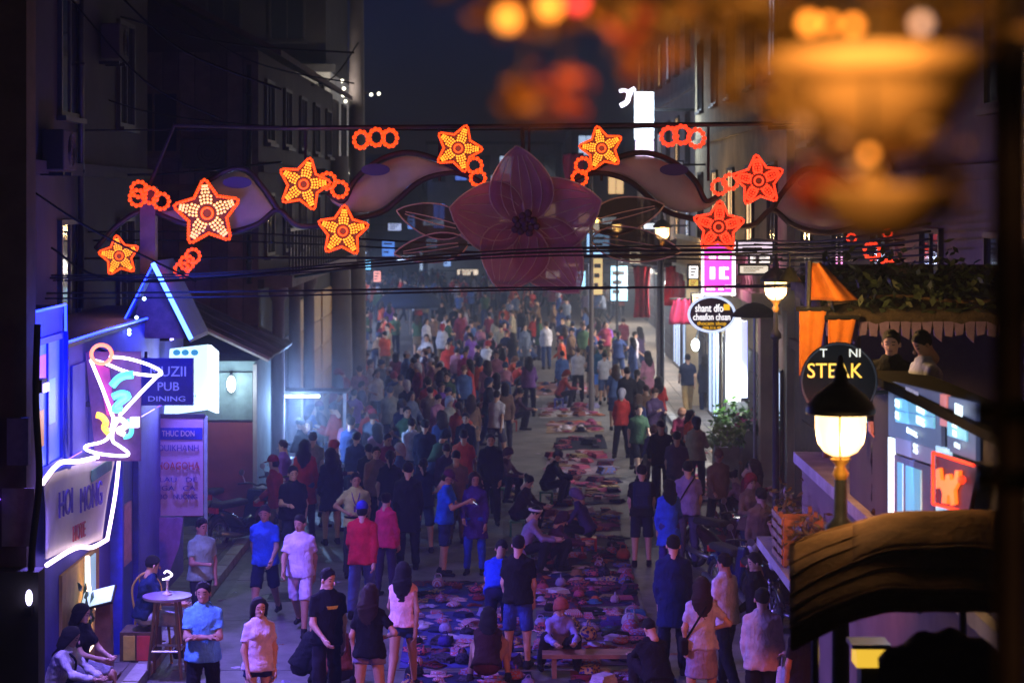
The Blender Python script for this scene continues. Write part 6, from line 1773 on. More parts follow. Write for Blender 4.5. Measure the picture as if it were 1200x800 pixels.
# ================================================================ POLES AND CABLES
def upole(px, Y, r, label, top=13.0, arms=2):
    x = P(px, 0, Y).x; t = empty('utility_pole', (x, Y, 0), label, 'pole')
    MB().lathe([(r * 1.25, 0), (r, top * 0.6), (r * 0.8, top)], (x, Y, 0), 12).build('shaft', mat('pole_concrete', (0.12, 0.1, 0.1), rough=0.85, noise=0.3, scale=1.5), t, smooth=True)
    for k in range(arms):
        z = 6.3 - k * 1.1
        MB().bb(x - 0.8, x + 0.8, Y - 0.05, Y + 0.05, z, z + 0.09).build('cross_arm', M_IRON, t)
        for q in (-0.7, -0.3, 0.3, 0.7):
            MB().lathe([(0.03, z + 0.09), (0.06, z + 0.13), (0.04, z + 0.17), (0.05, z + 0.2)], (x + q, Y, 0), 8).build('insulator', PL_WHITE, t, smooth=True)
    return t
tall_ = upole(418, 57, 0.22, 'tall dark pole cutting the night sky left of centre', 14, 1)
tp_ = upole(398, 55.5, 0.3, 'thick dark pole beside the yellow doors', 7.2, 2)
upole(340, 46, 0.11, 'thin pole in front of the yellow doors', 7.0, 1)
upole(693, 58, 0.06, 'thin mast standing in the right lane of the crowd', 7.4, 0)
upole(773, 62, 0.08, 'dark mast beside the red hanging cloths', 8, 0)
for (px, py) in ((401, 95), (403, 104), (402, 112), (405, 119), (435, 111), (444, 110), (394, 186), (400, 194), (407, 203)):
    q = P(px, py, 56.9); MB().ball(q, 0.05, 8, 6).build('bulb', emit('pole_bulb', (1.0, 0.95, 0.75), 3.0), tall_, smooth=True)
    MB().tube([q, Vector((tall_.location.x, 57, q.z + 0.05))], 0.012, 4).build('bulb_arm', M_IRON, tall_)
light('bulb_and_fill', 'POINT', P(400, 105, 56.3), 90, (1, 0.9, 0.75), tall_, 0.1)  # fill added to brighten the pale house front, stronger than the bulbs
# weathered fittings on the left facades
def ac_unit(c, face, lab):
    t = empty('air_conditioner', tuple(c), lab, 'air conditioner', 'air conditioners on the left facades')
    sx, sy = (0.3, 0.8) if face == 'x' else (0.8, 0.3)
    bevel(MB().box(Vector(c) + Vector((0, 0, 0.3)), (sx, sy, 0.56)).build('case', PL_DARK, t), 0.02)
    f_ = Vector((0.155, 0.1, 0.3)) if face == 'x' else Vector((0.1, -0.155, 0.3))
    M_ = Matrix.Rotation(R(90), 3, 'Y' if face == 'x' else 'X')
    for r_ in (0.08, 0.15, 0.22):
        MB().tube([Vector(c) + f_ + M_ @ Vector((r_ * math.cos(a), r_ * math.sin(a), 0)) for a in np.linspace(0, 6.28, 14, endpoint=False)], 0.008, 4, closed=True).build('grille', M_IRON, t)
    for s_ in (-0.25, 0.25):
        MB().box(Vector(c) + (Vector((-0.05, s_, -0.03)) if face == 'x' else Vector((s_, 0.05, -0.03))), (0.34, 0.04, 0.05) if face == 'x' else (0.04, 0.34, 0.05)).build('bracket', M_IRON, t)
for c, f_ in (((-5.9, 39.28, 6.6), 'y'), ((-7.8, 39.28, 6.4), 'y'), ((-4.7, 44.5, 6.0), 'x'), ((-4.7, 50.5, 6.2), 'x'), ((-6.3, 28.5, 6.4), 'x'), ((-6.3, 32.5, 8.2), 'x'), ((-5.9, 57.3, 7.2), 'y')):
    ac_unit(c, f_, 'grey air conditioner bracketed to ' + ('the board gable of the timber house' if c[1] == 39.28 else 'the balcony side of the timber house' if c[0] == -4.7 else 'the tall sooty house' if c[0] == -6.3 else 'the end of the pale corner house'))
for (x, y, zt) in ((-5.05, 39.33, 8.6), (-6.42, 30.5, 12.8), (-6.42, 25.0, 12.8), (-5.3, 57.4, 9.4)):
    b = MB(); b.tube([(x, y, 4.4), (x, y, zt)], 0.05, 8)
    for z_ in np.arange(4.8, zt, 1.6): b.lathe([(0.05, z_), (0.07, z_ + 0.01), (0.07, z_ + 0.05), (0.05, z_ + 0.06)], (x, y, 0), 8)
    b.build('drainpipe', M_IRON, label='iron drainpipe running down ' + ('the corner of the timber house' if y == 39.33 else 'the tall sooty house' if x == -6.42 else 'the corner of the pale house'), cat='drainpipe', group='drainpipes on the left facades', smooth=True)
M_CABLE = mat('cable', (0.012, 0.012, 0.014), rough=0.8, noise=0.2)
def cable(pts, r, label, group=None):
    b = MB(); b.tube(smooth_path(pts, 6), r, 5)
    return b.build('overhead_cable', M_CABLE, label=label, cat='cable', group=group, smooth=True)
GC = 'overhead cables'
for k, (ya, ym, yb, Y, r) in enumerate(((318, 293, 287, 28.9, 0.013), (321, 297, 293, 28.8, 0.016), (324, 301, 299, 29.0, 0.012), (300, 302, 296, 30.9, 0.018), (340, 337, 336, 28.6, 0.014), (346, 340, 334, 28.5, 0.012), (150, 152, 146, 30.6, 0.014), (270, 289, 292, 31.4, 0.015), (280, 297, 305, 31.8, 0.014))):
    cable([P(-40, ya + 4, Y), P(250, ya + 2, Y), P(600, ym, Y), P(900, yb, Y), P(1060, yb - 6, Y)], r, ['black overhead cable passing before the lower petals of the flower', 'black overhead cable passing behind the arch ribbons', 'thin black cable crossing below the fabric flower', 'thin cable strung level with the arch crossbar'][(0, 0, 0, 1, 2, 2, 3, 1, 1)[k]], GC)
for k, (a, m_, b2, Y, r, lab) in enumerate((((80, -5), (170, 95), (260, 140), 24, 0.012, 'thin cable slanting down over the sooty house'), ((140, -5), (215, 60), (330, 105), 24, 0.014, 'second thin cable slanting over the board gable'), ((40, 225), (110, 270), (230, 330), 23, 0.012, 'bluish cable sagging from the corner column to the gable'), ((60, 290), (150, 330), (420, 310), 26, 0.014, 'cable sagging behind the small lit star'), ((240, 330), (330, 326), (420, 312), 40, 0.03, 'cable running to the thick dark pole'), ((0, 60), (160, 128), (335, 150), 33, 0.014, 'cable sagging along the face of the sooty house'), ((60, -5), (250, 48), (415, 62), 34, 0.016, 'cable looping from the sooty house to the tall pole'), ((170, -5), (290, 70), (415, 98), 36, 0.014, 'upper cable looping across the board gable to the pole'), ((0, 180), (150, 205), (330, 190), 34, 0.02, 'cable crossing the boards above the biggest star'), ((330, 100), (385, 95), (420, 50), 50, 0.02, 'short cable from the tall pole to the pale house'))):
    cable([P(*a, Y), P(*m_, Y), P(*b2, Y)], r, lab)
for k in range(7):
    Y = 24 + k * 1.2
    cable([P(880 + k * 4, 280 + k * 6, Y + 8), P(960, 283 + k * 6, Y), P(1090, 262 + k * 9, Y - 4)], 0.014, 'tangled black cable above the thatched eave', 'tangled cables over the terrace')

# ================================================================ MOTORBIKES
def motorbike(x, y, rz, label, col, z=0.0):
    t = empty('motorbike', (x, y, z), label, 'motorbike', 'parked motorbikes', rz)
    mc = mat('bike_' + col, hexc(col), rough=0.25, noise=0.1, scale=3, bump=0.02, spec=0.6)
    for wx in (-0.62, 0.62):
        b = MB(); b.tube([(wx + 0.25 * math.cos(a), 0, 0.29 + 0.25 * math.sin(a)) for a in np.linspace(0, 2 * math.pi, 20, endpoint=False)], 0.042, 7, closed=True)
        w = b.build('wheel', M_RUBBER, t, smooth=True, local=True)
        b = MB(); b.tube([(wx + 0.2 * math.cos(a), 0, 0.29 + 0.2 * math.sin(a)) for a in np.linspace(0, 2 * math.pi, 20, endpoint=False)], 0.016, 5, closed=True)
        b.tube([(wx, -0.06, 0.29), (wx, 0.06, 0.29)], 0.045, 8)
        for k in range(8):
            a = k * math.pi / 4; b.tube([(wx, 0, 0.29), (wx + 0.2 * math.cos(a), 0, 0.29 + 0.2 * math.sin(a))], 0.006, 4)
        b.build('rim', M_STEEL, w, smooth=True, local=True)
        b = MB(); b.tube([(wx + 0.33 * math.cos(a), 0, 0.3 + 0.33 * math.sin(a)) for a in np.linspace(R(20), R(150), 8)], 0.05, 6); b.build('mudguard', mc, t, smooth=True, local=True)
    b = MB(); b.tube([(0.55, 0, 0.72), (0.3, 0, 0.42), (0.0, 0, 0.36), (-0.3, 0, 0.5), (-0.6, 0, 0.66)], [0.1, 0.1, 0.12, 0.13, 0.07], 8); b.build('frame_cover', mc, t, smooth=True, local=True)
    b = MB(); b.prism([(0.62, -0.17, 0.95), (0.4, -0.17, 0.95), (0.22, -0.17, 0.35), (0.42, -0.17, 0.32)], 0.34); o = b.build('leg_shield', mc, t, local=True); bevel(o, 0.04, 2)
    b = MB(); b.tube([(0.62, 0.07, 0.29), (0.5, 0.07, 0.9)], 0.022, 6); b.tube([(0.62, -0.07, 0.29), (0.5, -0.07, 0.9)], 0.022, 6); b.build('fork', M_STEEL, t, local=True)
    b = MB(); b.tube(smooth_path([(0.36, -0.34, 1.02), (0.45, -0.14, 1.04), (0.48, 0, 1.0), (0.45, 0.14, 1.04), (0.36, 0.34, 1.02)], 4), 0.018, 6); h_ = b.build('handlebar', M_BLACK, t, smooth=True, local=True)
    for s in (-1, 1):
        b = MB(); b.tube([(0.42, 0.22 * s, 1.04), (0.4, 0.28 * s, 1.2)], 0.008, 5); b.lathe([(0.001, 0), (0.055, 0), (0.055, 0.015), (0.001, 0.02)], (0.4, 0.28 * s, 1.22), 10, M=Matrix.Rotation(R(-80), 3, 'Y')); b.build('mirror', M_STEEL, h_, local=True)
    b = MB(); b.ball((0.58, 0, 0.93), 0.09, 12, 8, sc=(0.7, 1.1, 0.9)); b.build('headlight', mat('headlight_glass', (0.6, 0.6, 0.65), rough=0.1, bump=0.0), t, smooth=True, local=True)
    b = MB(); b.box((-0.3, 0, 0.78), (0.78, 0.25, 0.11)); o = b.build('seat', M_RUBBER, t, local=True); bevel(o, 0.045, 3)
    b = MB(); b.box((-0.76, 0, 0.72), (0.07, 0.18, 0.09)); b.build('tail_light', mat('tail_red', (0.5, 0.02, 0.02), rough=0.2), t, local=True)
    b = MB(); b.box((0.02, 0, 0.3), (0.36, 0.22, 0.24)); o = b.build('engine', M_IRON, t, local=True); bevel(o, 0.03, 2)
    b = MB(); b.tube([(0.1, -0.13, 0.22), (-0.3, -0.15, 0.25), (-0.75, -0.16, 0.34)], [0.025, 0.045, 0.05], 8); b.build('exhaust', M_STEEL, t, smooth=True, local=True)
    b = MB(); b.tube([(-0.05, 0.1, 0.3), (-0.12, 0.22, 0.0)], 0.012, 5); b.build('stand', M_STEEL, t, local=True)
    return t
MBK = [(862, 668, 200, 'dark blue motorbike parked at the head of the row by the lamp', '141c50'), (893, 690, 190, 'black motorbike parked behind the white-shirted man', '101012'), (935, 700, 205, 'dark red motorbike parked under the lamp pole', '3a0c10'), (915, 652, 170, 'grey motorbike parked by the clay pots', '3a3a40'), (962, 672, 195, 'black and chrome motorbike nearest the crates', '0c0c10'), (845, 630, 215, 'maroon motorbike at the edge of the goods mats', '30101a'), (885, 625, 195, 'navy motorbike wedged behind the pole', '0e1430')]
for (px, py, a, lab, col) in MBK:
    g = G(px, py + 40); motorbike(g.x, g.y, R(a + 90), lab, col)
for (px, py, a, lab, col) in ((282, 640, 60, 'dusky scooter parked in the smoke by the lean-to', '203040'), (318, 630, 80, 'plum scooter parked in front of the red door', '501848'), (262, 622, 75, 'pale grey scooter against the lean-to wall', '8090a0')):
    g = G(px, py); motorbike(g.x, g.y, R(a), lab, col)
# ================================================================ GOODS ON THE STREET
g3 = random.Random(21)
CLOTHS = {}
def crumple(kind_, i):
    k = (kind_, i)
    if k in CLOTHS: return CLOTHS[k]
    q = random.Random(100 * i + len(kind_)); b = MB()
    if kind_ == 'garment' and i % 2 == 0:              # a shirt laid out flat
        ol = [(-0.13, -0.22), (0.13, -0.22), (0.125, 0.08), (0.21, 0.0), (0.26, 0.07), (0.14, 0.2), (0.05, 0.21), (0, 0.175), (-0.05, 0.21), (-0.14, 0.2), (-0.26, 0.07), (-0.21, 0.0), (-0.125, 0.08)]
        b.prism([(x + q.uniform(-0.015, 0.015), y + q.uniform(-0.015, 0.015), 0.0) for x, y in ol], 0.022, axis='z')
        for _ in range(2):
            y_ = q.uniform(-0.18, 0.1); b.tube([(-0.1, y_, 0.02), (0.0, y_ + q.uniform(-0.04, 0.04), 0.034), (0.1, y_ + q.uniform(-0.05, 0.05), 0.02)], 0.014, 4)
    elif kind_ == 'garment':
        hs = [[q.random() for _ in range(7)] for _ in range(7)]
        def fn(u, v):
            a = int(u * 6); c = int(v * 6)
            e = math.sin(math.pi * u) * math.sin(math.pi * v)
            return ((u - 0.5) * 0.42 + 0.04 * (hs[a][c] - 0.5), (v - 0.5) * 0.34 + 0.04 * (hs[c][a] - 0.5), 0.008 + e ** 0.5 * (0.02 + 0.06 * hs[a][c]))
        b.grid(fn, 6, 6)
        b.add([(-0.2, -0.16, 0.0), (0.2, -0.16, 0.0), (0.2, 0.16, 0.0), (-0.2, 0.16, 0.0)], [(3, 2, 1, 0)])
    elif kind_ == 'folded_textile':
        for z in range(2 + i % 2):
            b.box((q.uniform(-0.02, 0.02), q.uniform(-0.02, 0.02), 0.028 + z * 0.05), (0.36 - 0.03 * z, 0.28 - 0.02 * z, 0.048), rz=q.uniform(-0.15, 0.15), taper=0.93)
    elif kind_ == 'woven_bag':
        b.tube([(0, 0, 0.0), (0, 0, 0.05), (0, 0, 0.14), (0, 0, 0.2)], [0.11, 0.14, 0.12, 0.07], 8)
        b.tube(smooth_path([(-0.07, 0, 0.18), (-0.05, 0, 0.29), (0.05, 0, 0.29), (0.07, 0, 0.18)], 3), 0.012, 4)
    elif kind_ == 'hat':
        b.lathe([(0.17, 0.005), (0.175, 0.015), (0.1, 0.03), (0.09, 0.1), (0.05, 0.13), (0.001, 0.135)], (0, 0, 0), 10)
    elif kind_ == 'shoe':
        b.tube([(-0.12, 0, 0.03), (-0.04, 0, 0.035), (0.08, 0, 0.05), (0.12, 0, 0.06)], [0.03, 0.04, 0.04, 0.035], 6)
        b.tube([(-0.12, 0.11, 0.03), (-0.04, 0.11, 0.035), (0.08, 0.11, 0.05), (0.12, 0.11, 0.06)], [0.03, 0.04, 0.04, 0.035], 6)
    me = b.mesh(kind_, smooth=kind_ not in ('folded_textile',)); me.materials.append(None)
    CLOTHS[k] = me
    return me
COLN = {'8880a8': 'pale lilac', '3a2c78': 'deep violet', '20244c': 'navy', '6a2030': 'wine red', 'a8a0b0': 'whitish', '2c2420': 'dark brown', '7a5a40': 'tan', '345a80': 'blue', '8a3a60': 'rose', '14141a': 'black', '9a5030': 'rust', '506040': 'olive'}
def goods(mat_label, corners, color, palette, n, place, kinds, z=0.0):
    n = int(n * 1.82)
    """a ground sheet (its four corners as street pixels) and the goods lying on it"""
    c = [G(*p) for p in corners]
    t = MB()
    cen = sum(c, Vector((0, 0, 0))) / 4
    hs = 0.006 + g3.random() * 0.004
    def fn(u, v):
        p = c[0].lerp(c[1], u).lerp(c[3].lerp(c[2], u), v); p.z = hs + 0.006 * math.sin(u * 17) * math.sin(v * 13) + 0.006; return p
    t.grid(fn, 10, 8)
    o = t.build('ground_sheet', cloth(color), at=(cen.x, cen.y, 0), label=mat_label, cat='ground sheet'); solidify(o, 0.006)
    nx = max(1, int(round(math.sqrt(n * (c[1] - c[0]).length / max(0.3, (c[3] - c[0]).length))))); ny = max(1, int(math.ceil(n / nx)))
    for j in range(ny):
        for i in range(nx):
            u = (i + 0.5 + g3.uniform(-0.32, 0.32)) / nx; v = (j + 0.5 + g3.uniform(-0.32, 0.32)) / ny
            p = c[0].lerp(c[1], u).lerp(c[3].lerp(c[2], u), v)
            kd = g3.choice(kinds); col = g3.choice(palette)
            o = bpy.data.objects.new(kd, crumple(kd, g3.randrange(5))); COL.objects.link(o)
            o.location = (p.x, p.y, hs + 0.016); o.rotation_euler = (0, 0, g3.uniform(0, 6.28))
            s = g3.uniform(0.5, 0.95) * (1.0 if p.y < 40 else 1.2); o.scale = (s, s, s * g3.uniform(0.4, 1.0))
            o.material_slots[0].link = 'OBJECT'; o.material_slots[0].material = print_cloth(col) if kd in ('garment', 'folded_textile', 'woven_bag') and g3.random() < 0.7 else cloth(col)
            nm = {'garment': 'crumpled %s garment', 'folded_textile': 'folded %s textile stack', 'woven_bag': '%s woven bag', 'hat': '%s brimmed hat', 'shoe': 'pair of %s shoes'}[kd] % COLN[col]
            tag(o, nm + ' lying on ' + place, kd.replace('_', ' ').split()[-1] if kd != 'folded_textile' else 'textile', 'goods on ' + place)
PV = ['8880a8', '3a2c78', '20244c', 'a8a0b0', '8880a8', '345a80', '6a2030', '14141a']
PM = ['6a2030', '2c2420', '20244c', '7a5a40', '9a5030', '14141a', '8a3a60', 'a8a0b0']
PW = ['a8a0b0', '8880a8', '7a5a40', 'a8a0b0', '9a5030', '8a3a60']
goods('violet ground sheet heaped with pale cloth before the bare-legged shopper', ((468, 784), (618, 782), (612, 716), (478, 718)), '3a3a78', PV, 36, 'the violet sheet', ('garment', 'folded_textile', 'folded_textile', 'woven_bag', 'garment'))
goods('blue ground sheet of bags at the feet of the couple with a phone', ((474, 714), (612, 712), (604, 682), (482, 684)), '28306a', PV, 20, 'the blue sheet', ('garment', 'woven_bag', 'garment'))
goods('dark ground sheet of bags at the lower edge of the street', ((470, 835), (632, 835), (622, 788), (474, 790)), '1c1c40', PV, 16, 'the dark lower sheet', ('garment', 'woven_bag', 'folded_textile'))
goods('long striped ground sheet with pale textiles beside the squatting vendor', ((630, 782), (772, 780), (750, 714), (628, 716)), '5a4a70', PV + ['8880a8'], 34, 'the striped sheet', ('folded_textile', 'garment', 'folded_textile', 'garment', 'woven_bag'))
goods('plum ground sheet with heaped garments right of the black-shirted man', ((626, 712), (750, 710), (740, 670), (622, 672)), '402048', PV + PM, 30, 'the plum sheet', ('garment', 'folded_textile', 'hat', 'garment', 'woven_bag'))
goods('orange-edged low ground sheet at the bottom of the middle row', ((672, 830), (800, 830), (778, 785), (668, 787)), '7a4030', PV, 14, 'the orange-edged sheet', ('folded_textile', 'garment'))
goods('dusty ground sheet of mixed goods by the headband vendor', ((620, 668), (740, 666), (730, 628), (614, 630)), '40304a', PM + PV, 26, 'the dusty sheet', ('garment', 'woven_bag', 'folded_textile'))
goods('mauve ground sheet with plum textiles in the middle row', ((612, 626), (728, 622), (722, 598), (616, 602)), '4a3040', PM, 20, 'the mauve sheet', ('folded_textile', 'garment'))
goods('grey ground sheet of dark textiles beside the black-clad vendor', ((644, 594), (728, 590), (722, 560), (650, 562)), '504850', PM + ['20244c'], 20, 'the grey sheet', ('folded_textile', 'garment'))
goods('pale ground sheet with brown garments beyond the black-clad vendor', ((638, 558), (722, 556), (716, 530), (642, 532)), '807080', PM, 14, 'the pale sheet', ('garment', 'folded_textile'))
goods('navy ground sheet lying almost bare in the middle row', ((650, 528), (712, 526), (708, 512), (652, 513)), '16182c', ['20244c', '14141a'], 5, 'the navy sheet', ('folded_textile',))
goods('tan ground sheet with rows of small goods in the middle row', ((640, 508), (708, 506), (704, 494), (642, 495)), '8a7058', PM + PW, 12, 'the tan sheet', ('garment', 'hat'))
goods('whitish ground sheet at the top of the middle row', ((632, 490), (704, 488), (700, 474), (636, 475)), 'a09898', PW, 14, 'the whitish sheet', ('garment', 'folded_textile'))
goods('bright plastic ground sheet of white goods by the right kerb', ((800, 548), (862, 552), (842, 522), (790, 520)), 'a8a098', PW, 12, 'the kerb sheet', ('folded_textile', 'shoe', 'hat'))
goods('brown ground sheet of shoes along the right kerb', ((818, 592), (876, 596), (862, 560), (808, 556)), '5a4a44', PM + PW, 14, 'the shoe sheet', ('shoe', 'garment'))
goods('dark ground sheet before the stooping pink vendor', ((836, 640), (892, 642), (878, 604), (828, 602)), '302830', PM, 14, 'the stooping vendor sheet', ('garment', 'woven_bag'))
goods('far ground sheet of reddish goods under the standing shoppers', ((628, 464), (690, 462), (686, 448), (632, 449)), '705050', PM + PW, 12, 'the far red sheet', ('garment', 'hat'))
goods('far brown ground sheet below the orange-hooded shopper', ((552, 470), (600, 470), (596, 450), (556, 450)), '6a5444', PM, 10, 'the far brown sheet', ('garment', 'woven_bag'))
goods('ground sheet of bags at the seated family', ((560, 585), (612, 584), (608, 556), (564, 557)), '3a2c38', PM, 12, 'the family sheet', ('woven_bag', 'garment'))

def stool(x, y, col, label, group, h=0.22):
    t = empty('low_stool', (x, y, 0), label, 'stool', group); m = mat('stool_' + col, hexc(col), rough=0.35, noise=0.1)
    MB().box((x, y, h - 0.015), (0.28, 0.28, 0.03), taper=0.94).build('seat', m, t)
    for sx in (-1, 1):
        for sy in (-1, 1):
            MB().box((x + sx * 0.115, y + sy * 0.115, (h - 0.03) / 2), (0.035, 0.035, h - 0.032)).build('leg', m, t)

# sandals board / open box at the lower middle
bx = empty('wooden_bench', tuple(G(700, 790)), 'low plank bench with orange-lit edge between the lower sheets', 'bench')
q = G(705, 792); MB().bb(q.x - 0.75, q.x + 0.75, q.y - 0.18, q.y + 0.18, 0.26, 0.31).build('plank', M_WOOD, bx)
for s in (-1, 1): MB().bb(q.x + s * 0.6 - 0.03, q.x + s * 0.6 + 0.03, q.y - 0.15, q.y + 0.15, 0, 0.258).build('leg', M_WOOD, bx)

# food stall in the smoke
fs_ = G(352, 590)
fc_ = empty('food_stall', (fs_.x, fs_.y, 0), 'smoky food stall with lit white edge and metal trays', 'food stall')
MB().bb(fs_.x - 0.9, fs_.x + 0.9, fs_.y - 0.4, fs_.y + 0.4, 0.78, 0.84).build('counter', M_STEEL, fc_)
for sx in (-1, 1):
    for sy in (-1, 1):
        MB().bb(fs_.x + sx * 0.85 - 0.03, fs_.x + sx * 0.85 + 0.03, fs_.y + sy * 0.36 - 0.03, fs_.y + sy * 0.36 + 0.03, 0, 0.778 if sy < 0 else 2.2).build('leg', M_STEEL, fc_)
MB().bb(fs_.x - 0.95, fs_.x + 0.95, fs_.y - 0.3, fs_.y + 0.45, 2.21, 2.25).build('roof', M_CORR, fc_)
MB().bb(fs_.x - 0.88, fs_.x + 0.88, fs_.y - 0.41, fs_.y - 0.402, 0.2, 0.77).build('front_panel', M_DARKPAINT, fc_)
MB().tube([(fs_.x - 0.4, fs_.y - 0.2, 2.15), (fs_.x + 0.4, fs_.y - 0.2, 2.15)], 0.025, 8).build('tube_lamp', emit('white_bulb', None, 0), fc_)
for k in range(4):
    MB().lathe([(0.1, 0.842), (0.15, 0.85), (0.16, 0.93), (0.15, 0.93), (0.13, 0.86)], (fs_.x - 0.6 + k * 0.4, fs_.y - 0.1, 0), 14).build('tray', M_STEEL, fc_, smooth=True)
light('stall_glow', 'POINT', (fs_.x, fs_.y - 0.3, 2.0), 420, (0.3, 0.52, 1.0), fc_, 0.1)

# ================================================================ PEOPLE
def at_top(px, row, h, face, **k):
    person(by_top(px, row, h), face, h=h, **k)

# --- by the bar
b_ = P(55, 0, 23.0)
person((P(62, 0, 23.0).x, 22.95, 0.06), 70, 'sitlean', ('long', 'b8b4b8'), ('trousers', '15131a'), 'bob', 'f', 1.62, label='seated woman in white shirt and dark scarf leaning forward on the bench', extras=(('sling', '14141c', 1, False),))
person((P(90, 0, 23.8).x, 23.75, 0.06), 65, 'sit', ('tee', '14141a'), ('shorts', '8a8a98'), 'long', 'f', 1.62, label='seated long-haired woman in black top on the bench beside the menu')
person((-4.72, 26.3, 0.1), 100, 'sit', ('tee', '18284a'), ('shorts', '8890a0'), 'short', 'm', 1.7, label='man in navy shirt and grey shorts seated by the blue door')
at_top(238, 682, 1.72, 8, pose='cross', top=('polo', '5a9ac8'), low=('trousers', '14141a'), label='man with folded arms in a light blue polo shirt')
at_top(303, 700, 1.58, 25, pose='stand', top=('tee', 'c8b8c8'), low=('hot', '1c2450'), hair='bob', sex='f', label='girl with bobbed hair in white tee and dark shorts')
at_top(311, 588, 1.68, -8, pose='walk', top=('tee', '3060d8'), low=('shorts', '101838'), label='man in bright blue tee and navy shorts walking beside man in white')
at_top(352, 600, 1.68, -6, pose='walk2', top=('tee', 'c0b4dc'), low=('shorts', 'b8acd0'), label='man all in white tee and white shorts walking')
at_top(383, 666, 1.72, 28, pose='stand2', top=('tee', '101016'), low=('trousers', '1a1a24'), extras=(('logo', 'b8a030'),), label='man in black tee with a small yellow print')
at_top(433, 684, 1.64, 165, pose='hips', top=('tee', '101014'), low=('hot', '7a7090'), hair='long', sex='f', extras=(('handbag', '141420', 1),), label='long-haired woman in black top and grey shorts with dangling bag', hairm=M_HAIRB)
at_top(472, 655, 1.62, 172, pose='walk', top=('none', 'd8b0b8'), low=('hot', '24386a'), hair='long', sex='f', label='long-haired woman in sleeveless pink top and denim shorts')
at_top(424, 585, 1.70, 176, pose='walk', top=('long', 'b01830'), low=('trousers', '5060a0'), hair='cap', hatc='3030a0', label='man in red top and jeans wearing a blue cap')
at_top(452, 578, 1.56, 150, pose='stand', top=('long', 'b82858'), low=('slim', '302848'), hair='bun', sex='f', label='woman in hot pink jacket at the red-topped man’s side'.replace('’', "'"))
at_top(417, 554, 1.66, 5, pose='hips', top=('polo', 'a8a870'), low=('trousers', '2a2a34'), extras=(('lanyard', '5a3a80'), ('belt', '101014')), label='attendant in khaki shirt with lanyard and belt')
at_top(478, 542, 1.74, 178, pose='stand', top=('coat', '14141c'), low=('trousers', '101016'), label='tall man in long black coat seen from behind', extras=())
at_top(521, 551, 1.68, 80, pose='phone', top=('tee', '1c54d0'), low=('shorts', '202c60'), hair='cap', hatc='502048', label='man in vivid blue tee and shorts looking at phone with woman', extras=(('phone', 1),))
at_top(557, 553, 1.64, -10, pose='stand2', top=('coat', '3c2470'), low=('slim', '2444b0'), hair='long', sex='f', label='woman in purple cardigan and blue leggings beside phone man', hairm=M_HAIRB)
at_top(575, 508, 1.70, 0, pose='stand', top=('long', '121216'), low=('trousers', '15151c'), label='man in plain black jacket facing down the street behind the cardigan woman')
at_top(607, 628, 1.70, 165, pose='stand', top=('tee', '101014'), low=('shorts', '2a3a80'), label='man in black tee and blue shorts standing among the goods', hair='short')
person(by_top(584, 655, 1.35) + Vector((0, 0.2, 0)), 175, 'bend', ('tee', '1c3cae'), ('trousers', '15183c'), 'short', 'm', 1.66, label='stooping person in bright blue shirt behind the man in blue shorts')
def seated(px, py, face, col, label, pose='low', top='long', low=('trousers', '1a1620'), hair='bun', sex='f', h=1.6, extras=(), hatc='a8a0b0', stoolc=None, res=0.022, seed=0, group=None):
    g = G(px, py)
    person((g.x, g.y, 0), face, pose, (top, col), low, hair, sex, h, res, label, group, extras, hatc=hatc, seed=seed)
    if pose == 'low':
        # stool under the pelvis: behind the feet
        J = person_meshes(pose, top, low[0], hair, sex, res, seed)['J']; k = h / 1.7
        d = Matrix.Rotation(R(face), 3, 'Z') @ Vector((0, J['pel'][1] * k, 0))
        stool(g.x + d.x, g.y + d.y, stoolc or g3.choice(['3040a0', 'a02828', '208050']), 'low plastic stool under a seated vendor', 'vendors stools', max(0.12, (J['pel'][2] - 0.15) * k))
seated(612, 672, 85, '8a7aa8', 'vendor in lilac top with white headband seated beside the goods', extras=(('headband', 'c8c8d8'),), hair='short')
seated(652, 782, 10, '7a78b0', 'squatting vendor in lilac clothes with reddish headscarf', pose='squat', hair='scarf', hatc='8a4a40')
seated(570, 805, 175, '2a1418', 'woman in dark sleeveless top crouching at the lower sheet', pose='squat', top='none', hair='long', low=('skirt', '4a1410'))
seated(640, 592, 80, '0e0e12', 'vendor all in black with cap seated beside the grey sheet', hair='cap', hatc='50505a', sex='m')
seated(398, 812, 200, '5a2a1c', 'crouching woman with brown hair and rust-coloured top', pose='squat', hair='long', top='tee')
seated(352, 806, 110, '0f1018', 'crouching person in black jacket with bundle at the lower left', pose='squat', hair='short', sex='m')
seated(772, 822, 200, '141018', 'crouching vendor in black holding a blue-lit phone', pose='squat', hair='short', sex='m', extras=(('phone', -1),))
seated(640, 668, 95, '4a2a40', 'vendor in plum jacket stooping over the dusty sheet', pose='squat', hair='scarf', hatc='3a2030')
seated(690, 648, 260, '3a2c60', 'vendor in violet patterned jacket seated amid the plum goods', hair='scarf', hatc='6a5a90')
seated(606, 628, 70, '2c2028', 'vendor in dark jacket seated behind the mauve sheet', hair='bun')
seated(584, 588, 60, '4a2a30', 'vendor in brown jacket seated with the family', hair='scarf', hatc='402028')
seated(560, 600, 20, '30304a', 'vendor in slate jacket with patterned scarf seated with the family', hair='scarf', hatc='5a4a6a')
seated(876, 612, 250, '9a6a80', 'stooping vendor in dusty pink at the dark sheet', pose='squat', hair='bun')
seated(902, 575, 255, '2448a0', 'vendor in blue jacket seated by the right kerb', hair='short', sex='m')
seated(868, 560, 265, '40343c', 'vendor in brown shawl seated by the kerb sheet', hair='scarf', hatc='302428')
seated(560, 512, 60, '6a3a30', 'vendor in rust shawl seated in the middle distance', hair='scarf', hatc='803020', res=0.024)
seated(600, 505, 100, '402838', 'vendor in dark plum seated in the middle distance', hair='bun', res=0.024)
